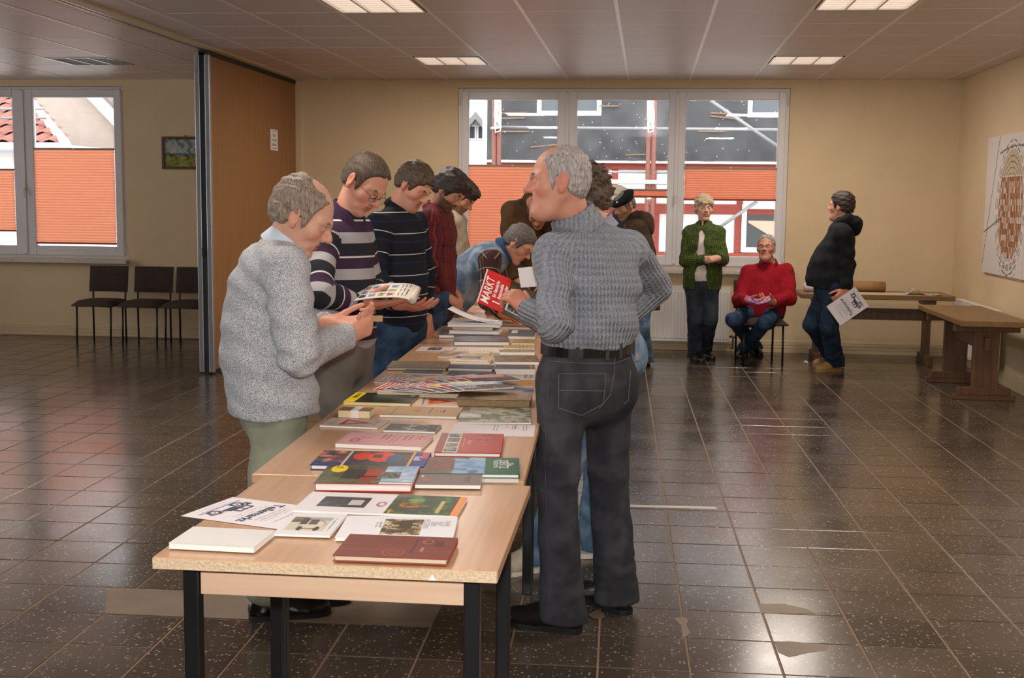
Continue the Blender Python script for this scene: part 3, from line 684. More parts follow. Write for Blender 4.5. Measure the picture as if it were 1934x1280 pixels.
mb = MB(); mb.tube([(b[0]-.002, 12.18, zc), (b[0]+.004, 12.18, zc)], .046, 20); mb.build('end_cap', mat('tube_cap', (134, 96, 60), .8), t)
a = at(1519, 540, Y=12.09); tag(MB().tube([(a[0], 12.09, .68+.042), (a[0]+.30, 12.09, .68+.042)], [.042, .042], 18).build('paper_roll', M_paper, None, (a[0], 12.09, .68), True), 'white paper roll on the back table left of the tube', 'paper roll')
# flat sheet and loose newspaper on the back table
tag(MB().cbox((1.78, 11.79, .6805), (2.70, 12.08, .684), .001).build('flat_poster', mat('aged_paper', (206, 192, 164), .7, .05, 9), None, (2.2, 11.9, .6805)), 'large beige sheet lying flat on the back table', 'sheet')
def newsfn(U, V):
    C = full(U, (206, 184, 160)); n = vnoise(U, V, 3, 50); put(C, n > .25, (186, 120, 92)); put(C, n < -.4, (120, 130, 110)); put(C, np.abs(U % .05-.025) < .004, (150, 138, 120)); return C
def curved(w0, amp): return lambda p: (2.44+p[0]*.93+.12*p[1], 11.80+p[1], .686+amp*math.exp(-((p[0]-.09)/.055)**2)+.002)
mb = MB(); paint(mb, curved(.3, .055), .34, .24, 18, 10, newsfn); o = mb.build('newspaper', M_print_matt, None, (2.6, 11.84, .685)); tag(o, 'loose colourful newspaper curling at the right end of the back table', 'newspaper')
sm_ = o.modifiers.new('thick', 'SOLIDIFY'); sm_.thickness = .003; sm_.offset = -1
# crumpled tissue on the floor
cp = at(1522, 686, Z=0); mb = MB(); r_ = np.random.default_rng(2); vs = [(cp[0]+.03*math.cos(k*.9)*r_.uniform(.5, 1.2), cp[1]+.03*math.sin(k*.9)*r_.uniform(.5, 1.2), .002+.014*(k % 2)) for k in range(7)]+[(cp[0], cp[1], .03)]
mb.raw(vs, [(k, (k+1) % 7, 7) for k in range(7)]+[tuple(range(6, -1, -1))]); tag(mb.build('crumpled_paper', M_paper, None, (cp[0], cp[1], 0)), 'small crumpled white paper on the floor left of the beige shoes', 'litter')

# ================================================================== pictures on the walls
def mapfn(U, V):
    C = full(U, (222, 212, 204)); x = (U-.78)/.38; y = (V-.58)/.50
    r = np.sqrt(x*x+y*y); ang = np.arctan2(y, x)
    for rr_, w in ((1.05, .018), (.97, .012), (1.14, .012)): put(C, (np.abs(r-rr_) < w) & (np.sin(ang*23) > -.5), (112, 104, 100))
    put(C, (y > .55) & (r < 1.0), (196, 178, 150)); put(C, (y > .5) & (r < .95) & (np.abs(np.sin(r*32)) < .25), (104, 94, 84))
    blk = (r < .92) & (y < .52) & (y > -.85)
    n = vnoise(np.floor(U/.028)*.028, np.floor(V/.05)*.05, 11, 60)
    put(C, blk, (206, 190, 174)); put(C, blk & (n > -.15), (176, 122, 84)); put(C, blk & (n > .25), (142, 92, 62)); put(C, blk & (np.abs(np.sin(x*19+2*y)) < .14), (122, 96, 78))
    put(C, (y < -.85) & (r < 1.25) & (np.abs(np.sin(r*28)) < .2) & (np.abs(x) < .6), (120, 112, 106))
    put(C, np.abs((U-.16)-(V-.55)*.33) < .008, (110, 104, 100)); put(C, (np.abs(V-.36-.25*U) < .008) & (U < .5), (110, 104, 100))
    put(C, (np.abs(U-1.22) < .005), (180, 172, 166)); put(C, (np.abs(V-1.1+.2*(U-.9)**2) < .008) & (U > .4), (120, 112, 106)); return C
t = thing('map_canvas', 'large white hand-drawn town map on the right wall', 'map', (XR-.02, 10.7, .93))
MB().cbox((XR-.028, 9.75, .93), (XR-.002, 11.55, 2.135), .003).build('board', M_paper, t)
mb = MB(); paint(mb, lambda p: (XR-.0285, 11.55-p[0], .93+p[1]), 1.80, 1.205, 190, 120, mapfn); mb.build('drawing', M_print_matt, t)
def landfn(U, V):
    C = full(U, (168, 172, 166)); n = vnoise(U, V, 4, 22); n2 = vnoise(U, V, 9, 40)
    put(C, n > .2, (112, 122, 124)); put(C, n < -.4, (190, 188, 178)); h = .115+.012*vnoise(U, V*0, 6, 25)
    put(C, V < h+.03, (96, 112, 120)); put(C, V < h, (150, 146, 66)); put(C, (V < h) & (n2 > .2), (112, 118, 50)); put(C, (V < h) & (n2 < -.35), (172, 160, 84)); put(C, (V < h+.02) & (V > h-.02) & (n2 > .3), (60, 66, 44))
    return C
t = thing('framed_painting', 'small landscape painting with clouds over a meadow beside the partition', 'painting', (-4.94, YW-.02, 1.82))
ring(MB(), -5.203, -4.68, 1.822, 2.168, .028, YW-.03, YW-.002, .004).build('frame', mat('brown_frame', (96, 68, 40), .5), t)
mb = MB(); paint(mb, lambda p: (-5.176+p[0], YW-.016, 1.849+p[1]), .47, .292, 64, 42, landfn); mb.build('canvas', M_print_matt, t)
MB().tube([(-4.94, YW-.012, 2.165), (-4.94, YW-.012, 2.185)], .008, 6).build('hook', M_black, t)
# ================================================================== the row of book tables
M_beech = woodmat('beech_laminate', (188, 146, 110), (202, 160, 122), .3, 'Y', 1., .15)
M_beechx = woodmat('beech_apron', (224, 186, 154), (234, 198, 166), .45, 'X')
M_chip = mat('raw_chipboard_edge', (212, 186, 154), .9, .2, 160, .5)
ZT = .75
def book_table(label, x, y, w, L, rz, zt=ZT, chip=False):
    """x,y = near left corner"""
    t = thing('book_table', label, 'table', (x, y, 0), rz, 'beech tables pushed together in a row')
    MB().cbox((0, .003, zt-.026), (w, L, zt), .0025).local('tabletop', M_beech, t)
    if chip:
        MB().box((.002, -.0005, zt-.0245), (w-.002, .0034, zt-.002)).local('raw_edge', M_chip, t)
        # small light reflection put in as a white triangle on the raw edge
        MB().prism([(w*.805, zt-.024), (w*.828, zt-.024), (w*.816, zt-.010)], 0, .0006, lambda p: (p[0], -.0007-p[2], p[1])).local('painted_glint', M_paper, t)
    for lx in (.045, w-.08):
        for ly in (.06, L-.095):
            MB().cbox((lx-.0, ly, 0), (lx+.035, ly+.035, zt-.026), .003).local('leg', M_black, t)
    for ly, m_ in ((.078, M_beechx), (L-.085, M_beechx)): MB().cbox((.082, ly-.009, zt-.1), (w-.08, ly+.009, zt-.027), .002).local('apron', m_, t)
    for lx in (.05, w-.06): MB().cbox((lx, .095, zt-.055), (lx+.02, L-.095, zt-.027), .002).local('side_rail', M_black, t)
    return t
book_table('nearest beech table with the raw chipboard front edge', -1.046, 2.452, .75, .785, math.radians(.4), ZT, True)
ang = math.radians(2.25); yy = 3.245
for i, lb in enumerate(('second beech table from the camera, beside the man in grey corduroy jeans', 'third beech table in the row, between the navy pullover and the grey pullover', 'fourth beech table in the row, carrying the stacked books', 'fifth and farthest beech table in the row, below the bending man')):
    book_table(lb, -1.05-.0400*(yy-2.45)-.006, yy, .765, 1.40, ang, ZT+.003)
    yy += 1.402

# ------------------------------------------------------------------ printed matter
M_pages = mat('page_block', (236, 233, 227), .85, .05, 200, stretch=(1, 1, 14))
M_pages_old = mat('yellowed_page_block', (222, 204, 170), .85, .1, 200, stretch=(1, 1, 14))
def cover_fn(w, d, base, ops):
    def fn(U, V):
        C = full(U, base); u, v = U/w, V/d
        for o in ops:
            k = o[0]
            if k == 'r': put(C, (u >= o[1]) & (u <= o[3]) & (v >= o[2]) & (v <= o[4]), o[5])
            elif k == 'e': put(C, ((u-o[1])/o[3])**2+((v-o[2])/o[4])**2 < 1, o[5])
            elif k == 'o':
                q = ((u-o[1])/o[3])**2+((v-o[2])/o[4])**2; put(C, (q < 1) & (q > o[6]), o[5])
            elif k == 'n':
                m = (u >= o[1]) & (u <= o[3]) & (v >= o[2]) & (v <= o[4]); z = vnoise(U, V, o[7], o[6]*.62); z = (z-z.min())/(np.ptp(z)+1e-9); n = len(o[5])
                z = np.clip((z-.5)*1.35+.5+.16*vnoise(U, V, o[7]+50, o[6]*2.), 0, .999)*(n-1); i0 = np.floor(z).astype(int); fr = (z-i0)[..., None]; fr = np.clip((fr-.5)*2.2+.5, 0, 1); pal = np.array(list(o[5])+[o[5][-1]], float)
                C[m] = (pal[i0]*(1-fr)+pal[i0+1]*fr)[m]
            elif k == 'l':     # lines of small type: constant u, running along v
                m = (u >= o[1]) & (u <= o[3]) & (v >= o[2]) & (v <= o[4]); put(C, m & ((U/o[6]) % 1 < .42) & (vnoise(U, V, 5, 300) > -.35), o[5])
            elif k == 't':     # triangle outline pointing +u
                a, b, c_, d_, col, th = o[1:7]; s = (u-a)/(c_-a); hh = (1-s)*(d_-b)/2; q = np.abs(v-(b+d_)/2)
                put(C, (s > 0) & (s < 1) & (q < hh) & ((q > hh-th) | (s < th*1.3)), col)
        return C
    return fn
BOOKS = []
def book(name, label, cat, nl, nr, fl, th, base, ops=(), z0=ZT+.0035, hard=False, pages=None, spine=None, gloss=False, texts=(), width=None, depth=None, dang=1.4, group='printed matter on the book tables', res=.0034, back=None, Apt=None):
    A = at(*nl, Z=z0) if Apt is None else np.array(Apt, float); B = at(*nr, Z=z0)
    a = math.atan2(B[1]-A[1], B[0]-A[0])+math.radians(dang)
    w = width or np.linalg.norm(B-A); v = np.array((-math.sin(a), math.cos(a), 0)); d = depth or abs((at(*fl, Z=z0+th)-A)@v)
    t = thing(name, label, cat, (A[0], A[1], z0), a, group); t['dims'] = (w, d, th)
    pg = pages or M_pages; mb = lambda: MB(); cvc = [c for c in base]
    MB_cover = mat('cover_%d_%d_%d' % tuple(back or base), back or base, .55, spec=.3)
    if hard:
        MB().cbox((.004, .004, .0022), (w-.004, d-.003, th-.0022), .0008).local('pages', pg, t)
        cv = MB().cbox((0, 0, 0), (w, d, .0022), .0006).cbox((0, 0, th-.0022), (w, d, th), .0006).cbox((0, d-.003, .001), (w, d, th-.001), .0006)
        cv.local('cover', MB_cover, t)
    else:
        MB().cbox((.0006, .0006, .0004), (w-.0006, d-.0004, th-.0004), .0005).local('pages', pg, t)
        MB().box((0, 0, 0), (w, d, .0005)).box((0, 0, th-.0006), (w, d, th)).local('cover', MB_cover, t)
    if ops or True:
        pm = MB(); nx, ny = max(6, int(w/res)), max(5, int(d/res))
        if ops: 
            paint(pm, lambda p: (p[0], p[1], th+.0003), w, d, nx, ny, cover_fn(w, d, base, ops)); pm.local('cover_print', M_print_gloss if gloss else M_print, t)
    for tx in texts:   # (string, u, v, size, colour[, stretch, shear]); reads towards the camera, letters upright to the right
        s, u0, v0, sz, col = tx[:5]; sx = tx[5] if len(tx) > 5 else 1.; sh = tx[6] if len(tx) > 6 else 0.
        tm = MB(); add_text(tm, s, lambda p: (u0*w+p[1], v0*d-p[0], th+.0006), sz, 'LEFT', sh, sx, .0006 if len(tx) > 7 else 0)
        tm.local('lettering', mat('ink_%d_%d_%d' % tuple(col), col, .5), t)
    return t
PHOTO_T = [(56, 62, 38), (84, 88, 54), (100, 104, 70), (70, 74, 46), (128, 126, 96)]
# ---- front table
book('booklet', 'blank white booklet at the near left corner of the front table', 'booklet', (318.7, 1036), (478.4, 1045.4), (362, 994), .013, (222, 219, 216), [('n', 0, 0, 1, 1, [(221, 218, 215), (224, 221, 218)], 20, 1)])
book('book', 'thin white book with a colour drawing of a van, beside the flyer', 'book', (515.8, 1012), (622.3, 1016.3), (535, 967), .006, (226, 224, 224), [('r', .10, .16, .82, .80, (200, 200, 176)), ('r', .10, .66, .82, .80, (160, 176, 180)), ('n', .10, .55, .36, .80, [(96, 80, 74), (130, 112, 100)], 60, 12), ('e', .52, .48, .24, .24, (186, 150, 130)), ('e', .52, .46, .22, .20, (214, 204, 182)), ('r', .30, .46, .42, .74, (84, 72, 70)), ('r', .46, .46, .60, .70, (92, 84, 82)), ('r', .28, .24, .70, .30, (176, 116, 98)), ('e', .36, .26, .05, .10, (70, 62, 60)), ('e', .66, .26, .05, .10, (70, 62, 60)), ('l', .87, .2, .96, .8, (150, 146, 150), .006)])
SHT = book('magazine', 'open magazine lying face down, white back cover and green front cover', 'magazine', (551.2, 967), (861, 980), (592, 928), .006, (228, 224, 224),
     [('n', .12, .24, .42, .76, [(52, 54, 56), (70, 72, 74), (96, 98, 100)], 60, 3), ('r', .30, .36, .38, .62, (198, 196, 194)), ('o', .505, .45, .03, .13, (164, 84, 110), .35), ('n', .56, 0, 1, 1, [(34, 44, 24), (44, 70, 34), (60, 52, 22), (30, 110, 46), (140, 92, 36)], 46, 8), ('r', .56, .88, .72, 1, (98, 104, 110)), ('n', .62, .34, .74, .62, [(186, 116, 34), (80, 60, 24)], 120, 5), ('e', .70, .72, .05, .10, (74, 170, 66)), ('r', .86, .10, .885, .74, (190, 176, 104)), ('r', .958, 0, 1, 1, (236, 140, 44)), ('r', .575, .02, .59, .22, (206, 142, 50))], gloss=True, dang=.7)
book('book', 'white paperback with a sepia photograph, partly under the red-brown book', 'book', (633, 1021), (854.6, 1026), (670.3, 973.5), .009, (230, 228, 230),
     [('n', .36, .12, .70, .86, [(64, 52, 34), (98, 82, 56), (160, 136, 96), (206, 196, 172), (84, 66, 40)], 80, 21), ('r', .50, .40, .62, .80, (78, 64, 38)), ('l', .30, .45, .34, .7, (170, 168, 170), .005)],
     texts=(('FAHR', .92, .80, .020, (150, 146, 148)), ('AUF', .86, .76, .020, (150, 146, 148)), ('DEN', .80, .76, .020, (150, 146, 148)), ('FELDERN', .735, .86, .020, (150, 146, 148))))
book('book', 'red-brown worn hardback at the near right corner of the front table', 'book', (628.4, 1060), (844.4, 1069.8), (655.4, 1008), .014, (122, 62, 50),
     [('n', 0, 0, 1, 1, [(126, 62, 50), (120, 60, 50), (116, 58, 48)], 40, 2), ('r', .335, 0, .34, 1, (152, 84, 66)), ('r', .555, 0, .562, 1, (172, 110, 80)), ('r', 0, .30, .55, .315, (146, 82, 64)), ('r', .62, .32, 1, .335, (136, 72, 58)), ('o', .50, .22, .10, .17, (150, 88, 68), .80), ('o', .50, .22, .045, .09, (150, 88, 68), .6), ('r', .82, .55, .90, .80, (92, 52, 44)), ('r', .645, .20, .665, .85, (98, 52, 44)), ('o', .755, .75, .045, .10, (182, 136, 114), .72), ('r', .72, .30, .755, .48, (176, 128, 108))], hard=True, pages=M_pages_old, back=(150, 70, 60), spine=True)
book('book', 'thick hardback about tractors with a yellow round sticker', 'book', (593.3, 927), (777, 931), (619, 878), .0215, (104, 108, 84),
     [('n', 0, 0, .72, 1, PHOTO_T, 40, 31), ('n', .66, .12, 1, 1, [(126, 156, 190), (160, 182, 206), (206, 214, 220)], 25, 6), ('r', .66, 0, 1, .10, (220, 226, 230)), ('n', .22, .25, .60, .80, [(40, 38, 38), (66, 60, 52), (50, 48, 46)], 55, 33), ('r', .46, .42, .66, .82, (172, 66, 50)), ('r', .44, .12, .60, .36, (160, 58, 44)), ('n', .62, .30, .84, .66, [(70, 68, 64), (120, 124, 124), (52, 48, 46)], 120, 7), ('e', .155, .80, .088, .20, (238, 208, 30))], hard=True, gloss=True, back=(196, 62, 66),
     texts=(('1001', .165, .93, .016, (70, 66, 20), .9), ('Bilder', .125, .95, .013, (70, 66, 20), .9)))
book('book', 'blue hardback with red cars on the cover, behind the tractor book', 'book', (585.8, 887), (777, 892), (614.2, 850.5), .015, (38, 50, 110),
     [('n', .28, 0, .84, 1, [(44, 48, 56), (66, 66, 74), (86, 74, 72), (58, 62, 84)], 40, 14), ('n', 0, .2, .26, 1, [(34, 44, 96), (60, 84, 74), (170, 66, 54), (196, 190, 178)], 90, 15), ('r', .26, 0, .285, 1, (196, 188, 182)), ('e', .40, .66, .085, .26, (206, 66, 44)), ('e', .58, .62, .13, .34, (214, 70, 44)), ('r', .50, .55, .58, .78, (62, 52, 56)), ('e', .70, .5, .07, .3, (54, 86, 116)), ('r', .845, 0, .865, 1, (222, 166, 44)), ('r', .865, 0, 1, 1, (36, 48, 122)), ('r', .93, .55, .985, 1, (178, 52, 60))], hard=True, gloss=True, back=(40, 52, 116), width=.325,
     texts=(('Audi', .905, .70, .030, (232, 230, 236), 1., 0, 1),))
book('book', 'green and blue hardback titled Die Deutz Traktoren at the right table edge', 'book', (790, 902), (981.8, 905), (805, 863), .013, (40, 92, 62),
     [('n', 0, 0, .50, 1, [(88, 112, 86), (70, 84, 60), (116, 68, 54), (60, 100, 74)], 50, 41), ('n', .32, .0, .66, .92, [(92, 138, 178), (130, 166, 196), (74, 110, 140)], 30, 42), ('n', .07, .18, .34, .86, [(86, 60, 46), (130, 44, 40), (66, 70, 44)], 70, 43), ('r', .655, 0, 1, 1, (38, 92, 60)), ('n', .48, .80, .655, 1, [(104, 140, 170), (150, 176, 190)], 40, 4)], hard=True, gloss=True, back=(46, 96, 66),
     texts=(('Die', .905, .66, .024, (226, 232, 228), 1., 0, 1), ('DEUTZ', .835, .84, .037, (232, 236, 232), .92, 0, 1), ('Traktoren', .765, .88, .026, (196, 214, 202), 1., 0, 1)))
book('booklet', 'grey paperback in front of the green book', 'booklet', (783, 922), (907.4, 924.5), (793.4, 894), .011, (136, 122, 118), [('e', .08, .75, .025, .06, (220, 214, 210)), ('o', .42, .6, .14, .22, (112, 98, 94), .86), ('r', .09, .38, .20, .5, (180, 130, 60)), ('l', .74, .3, .82, .85, (108, 96, 94), .01)])
book('leaflet', 'white sheet peeking out under the green book', 'leaflet', (906, 911), (979, 912), (906, 899), .0008, (222, 216, 212), z0=ZT+.0031)
book('book', 'red square hardback with a strip of photos and gold script', 'book', (819.4, 862.4), (945.8, 865), (841, 817.5), .014, (168, 54, 42),
     [('r', 0, 0, .12, 1, (138, 50, 42)), ('r', .12, 0, .335, 1, (206, 196, 186)), ('n', .14, .04, .315, .24, [(50, 46, 46), (150, 148, 144)], 160, 1), ('n', .14, .28, .315, .48, [(196, 96, 40), (150, 140, 120), (80, 66, 60)], 120, 2), ('n', .14, .52, .315, .74, [(58, 56, 56), (130, 130, 128)], 160, 3), ('n', .14, .78, .315, .97, [(44, 42, 44), (160, 156, 150)], 160, 4), ('n', .36, .60, 1, .98, [(168, 54, 42), (168, 54, 42), (140, 44, 36)], 40, 9), ('l', .375, .3, .42, .75, (206, 120, 96), .006), ('o', .62, .66, .10, .12, (196, 96, 70), .7), ('o', .74, .60, .07, .22, (198, 100, 74), .75)], hard=True, gloss=True, back=(168, 54, 42),
     texts=(('Käpt’n', .49, .62, .020, (236, 196, 150), 1.2, .2),))
book('booklet', 'pink typewritten booklet on the second table', 'booklet', (632.8, 845), (794.5, 852.3), (663, 816.3), .013, (210, 158, 158),
     [('o', .17, .35, .06, .16, (172, 92, 104), .3), ('r', .20, .60, .33, .63, (172, 100, 110)), ('r', .20, .3, .205, .62, (172, 100, 110)), ('l', .42, .5, .56, .95, (176, 100, 112), .017), ('l', .58, .25, .64, .9, (176, 100, 112), .017), ('l', .70, .5, .80, .95, (178, 104, 116), .016), ('l', .84, .62, .95, .95, (178, 104, 116), .016), ('r', .03, .08, .97, .10, (184, 120, 126))])
# ---- second table
book('booklet', 'thin grey booklet with a red warning triangle at the left table edge', 'booklet', (603.3, 806), (711.8, 811.4), (619.5, 788.6), .006, (196, 178, 166), [('t', .28, .15, .82, .9, (172, 62, 48), .12), ('l', .04, .2, .22, .9, (132, 118, 112), .008), ('l', .84, .2, .92, .85, (132, 118, 112), .01), ('l', .42, .42, .6, .58, (130, 100, 92), .012)])
book('booklet', 'small booklet with a dark black-and-white photograph', 'booklet', (723.8, 815.8), (821.5, 819.5), (734.6, 799.5), .007, (150, 146, 140), [('n', 0, 0, 1, 1, [(30, 28, 28), (48, 46, 44), (70, 66, 62), (120, 116, 110), (176, 170, 162)], 60, 17)], gloss=True)
book('leaflet', 'white typed price list under the red square book', 'leaflet', (847, 822), (1008, 826), (863.8, 800.6), .0008, (216, 206, 206), [('l', .50, .45, .56, .9, (140, 134, 140), .01), ('l', .62, .7, .66, .95, (140, 134, 140), .01), ('l', .72, .6, .78, .95, (140, 134, 140), .01), ('l', .84, .5, .92, .95, (140, 134, 140), .01)], depth=.21)
bb = book('booklet_bundle', 'small bundle of cream booklets held by a white paper band', 'bundle', (638.6, 788.2), (697.7, 790.4), (646.7, 767.4), .026, (150, 122, 84), [('n', 0, 0, 1, 1, [(146, 118, 80), (156, 130, 92)], 40, 2)], pages=mat('cream_pages', (232, 214, 172), .8, .12, 60, stretch=(1, 1, 12)))
w_, d_, th_ = bb['dims']; MB().cbox((w_*.40, -.001, -.0), (w_*.64, d_+.001, th_+.0012), .0006).local('paper_band', M_paper, bb)
book('booklet', 'long beige booklet with small centred type', 'booklet', (716.2, 787.5), (861.7, 792), (730.3, 765.8), .009, (178, 148, 114), [('r', .14, .02, .148, .98, (134, 108, 82)), ('l', .41, .35, .49, .6, (150, 106, 50), .008), ('r', .60, .25, .62, .85, (92, 74, 60)), ('e', .685, .55, .01, .05, (92, 74, 60)), ('l', .74, .35, .80, .65, (96, 78, 62), .012)])
book('magazine', 'glossy magazine with a green landscape cover at the right edge', 'magazine', (863.8, 800), (1003.9, 802), (884.5, 769), .006, (120, 116, 96), [('n', 0, 0, 1, 1, [(86, 92, 58), (150, 138, 122), (176, 168, 152), (84, 108, 48), (120, 112, 90)], 22, 51), ('r', 0, .75, .14, 1, (96, 92, 58)), ('n', .02, .28, .30, .55, [(206, 206, 206), (170, 172, 166)], 30, 5)], gloss=True)
book('book', 'black and yellow hardback with a yellow spine strip', 'book', (647.8, 765), (775, 769), (681.4, 741), .013, (34, 32, 28), [('r', 0, 0, .155, 1, (232, 204, 30)), ('n', .16, 0, 1, 1, [(26, 26, 24), (36, 36, 30), (46, 54, 40), (58, 62, 52)], 30, 61), ('e', .48, .6, .13, .35, (46, 62, 44)), ('r', .88, .70, .95, .85, (170, 166, 150))], hard=True, gloss=True, back=(230, 202, 36),
     texts=(('OLDTIMER', .075, .92, .026, (60, 54, 20), .9, 0, 1),))
book('booklet', 'pale booklet with an orange triangle beside the black and yellow book', 'booklet', (778, 769), (866, 770), (804, 748.5), .006, (210, 182, 156), [('t', .34, .12, .92, .8, (214, 94, 56), .16), ('r', .2, .1, .23, .95, (120, 124, 144)), ('l', .45, .3, .6, .6, (214, 130, 90), .01)])
book('book', 'thick worn grey-brown hardback lying by the main man\'s hip'.replace("main man's", "grey-jeaned man's"), 'book', (860.6, 767.5), (1001, 771), (882.3, 739), .028, (140, 120, 94), [('n', 0, 0, 1, 1, [(126, 108, 86), (144, 126, 100), (150, 132, 104), (136, 112, 92)], 30, 71), ('r', .66, .3, .82, .8, (150, 108, 86))], hard=True, pages=mat('dirty_page_block', (150, 130, 96), .9, .35, 60, stretch=(1, 1, 8)), back=(120, 102, 80))
# pages stack under the fan of magazines
z2 = ZT+.0035
st = book('magazine_stack', 'loose pile of cream magazines with page edges towards the camera', 'pile', (712, 750.5), (868, 755.5), (724, 736), .022, (226, 206, 176), [('n', 0, 0, 1, 1, [(222, 200, 170), (232, 214, 186)], 30, 3)], pages=mat('cream_layers', (232, 212, 180), .8, .16, 90, stretch=(1, 1, 20)), depth=.17)
R_, C_ = (178, 52, 50), (206, 176, 172)
fans = [((176, 50, 44), (52, 42, 34)), ((60, 46, 40), (132, 50, 48)), ((150, 52, 50), (170, 160, 150)), ((60, 78, 104), (52, 50, 54)), ((198, 62, 56), (216, 190, 184)), ((216, 170, 36), (186, 54, 52)), ((194, 56, 56), (218, 196, 192)), ((150, 160, 176), (198, 188, 186)), ((186, 64, 66), (214, 196, 196))]
def fan(px0, px1, py0, pyf, zb, n, off, row):
    for k in range(n):
        px = px0+(px1-px0)*k/(n-1); c0, c1 = fans[(k+off) % len(fans)]
        A = at(px, py0+3*k/(n-1), Z=zb)
        t = book('magazine', ('magazine in the %s overlapping fan row, %s from the left' % (row, ['first', 'second', 'third', 'fourth', 'fifth', 'sixth', 'seventh', 'eighth', 'ninth'][k])), 'magazine', (px, py0), (px+50, py0+1.6), (px, pyf), .005, c1,
                 [('n', .42, 0, 1, 1, [c1, (70, 60, 54), (120, 96, 86)], 60, 80+k), ('r', 0, 0, .42, 1, c0), ('l', .05, .08, .40, .9, (236, 224, 216), .017), ('r', .0, .0, .03, 1, (230, 214, 206))], z0=zb+.0042*k, width=.17, depth=.205, dang=-7+jit.uniform(-5, 5), Apt=(A[0], A[1], zb+.0042*k), group='fanned magazines on the third table')
fan(704, 846, 738, 720, ZT+.0262, 8, 0, 'front')
fan(706, 868, 723, 706, ZT+.0035, 8, 2, 'back')
book('magazine', 'patterned white and pink magazine on the right of the third table', 'magazine', (928, 716), (1010, 718), (935, 706), .005, (206, 192, 186), [('n', 0, 0, 1, 1, [(206, 192, 184), (196, 150, 144), (168, 160, 164), (214, 204, 196)], 90, 91), ('r', .72, .2, .8, .9, (120, 116, 116)), ('r', .86, .2, .93, .9, (120, 116, 116))])
book('booklet', 'ochre envelope-like booklet on the right of the third table', 'booklet', (920, 729), (1010, 731), (925, 717), .004, (176, 126, 52), [('r', .30, .1, .305, .9, (140, 96, 40)), ('r', .36, .1, .365, .9, (140, 96, 40)), ('l', .54, .3, .62, .6, (136, 98, 44), .01), ('r', .86, .3, .88, .6, (130, 92, 44))])
book('booklet', 'blue-grey booklet behind the thick worn hardback', 'booklet', (908, 742), (1006, 744), (914, 732), .005, (110, 112, 122), [('r', 0, .5, .9, 1, (84, 96, 130)), ('r', .84, .1, 1, .8, (66, 84, 128)), ('n', 0, 0, .8, .45, [(150, 138, 122), (136, 126, 116)], 30, 5)])
book('book', 'dark navy hardback beside the fan of magazines', 'book', (841, 715), (926, 718), (845, 699), .016, (64, 58, 66), [('n', 0, 0, 1, 1, [(66, 58, 68), (60, 54, 60)], 40, 6), ('r', 0, 0, 1, .3, (84, 70, 56)), ('l', .2, .45, .75, .95, (92, 84, 100), .02)], hard=True)
book('book', 'second dark navy hardback directly behind the first', 'book', (845, 701), (930, 703), (856, 688), .016, (70, 64, 76), [('n', 0, 0, 1, 1, [(72, 66, 78), (66, 60, 70)], 40, 7), ('l', .3, .2, .85, .8, (96, 86, 116), .018)], hard=True)
book('book', 'broad grey-brown ledger at the left edge of the third table', 'book', (729.8, 699.5), (843, 701.5), (742.4, 681), .014, (118, 96, 70), [('n', 0, 0, 1, 1, [(112, 92, 68), (122, 102, 76), (128, 108, 80)], 22, 8)], hard=True, pages=M_pages_old)
book('booklet', 'small black notebook in front of the grey-brown ledger', 'booklet', (760, 707), (834, 708.5), (767, 697), .006, (58, 54, 52), [('n', 0, 0, 1, 1, [(58, 54, 52), (64, 60, 58)], 40, 8)])
t1 = book('booklet', 'tan booklet with a blue frame, on top of the small pair', 'booklet', (848, 681), (921, 684), (854.5, 671.5), .010, (206, 172, 120), [('r', .10, .30, .72, .95, (58, 84, 128)), ('r', .24, .42, .66, .62, (196, 176, 140)), ('l', .78, .4, .95, .6, (150, 118, 80), .02)], z0=ZT+.0135)
book('booklet', 'tan booklet underneath the one with the blue frame', 'booklet', (849, 686), (924, 688), (856, 675), .010, (206, 164, 110))
book('magazine', 'magazine with a golden landscape photograph above the tan booklets', 'magazine', (826.6, 675), (922, 677), (835.6, 662), .006, (130, 110, 88), [('n', 0, 0, 1, 1, [(104, 88, 74), (150, 128, 104), (206, 170, 110), (120, 116, 120)], 24, 95), ('r', .55, .7, .98, .95, (216, 180, 112))], gloss=True)
book('leaflet', 'white flyer with a black ink drawing lying on the bare wood', 'leaflet', (784, 663), (946, 667), (797.6, 653.6), .0008, (218, 200, 194), [('n', .12, .25, .27, .85, [(218, 200, 194), (70, 64, 66), (60, 54, 58)], 120, 97), ('r', .42, .1, .435, .95, (120, 106, 104)), ('l', .5, .2, .9, .6, (200, 182, 176), .02)], depth=.2)
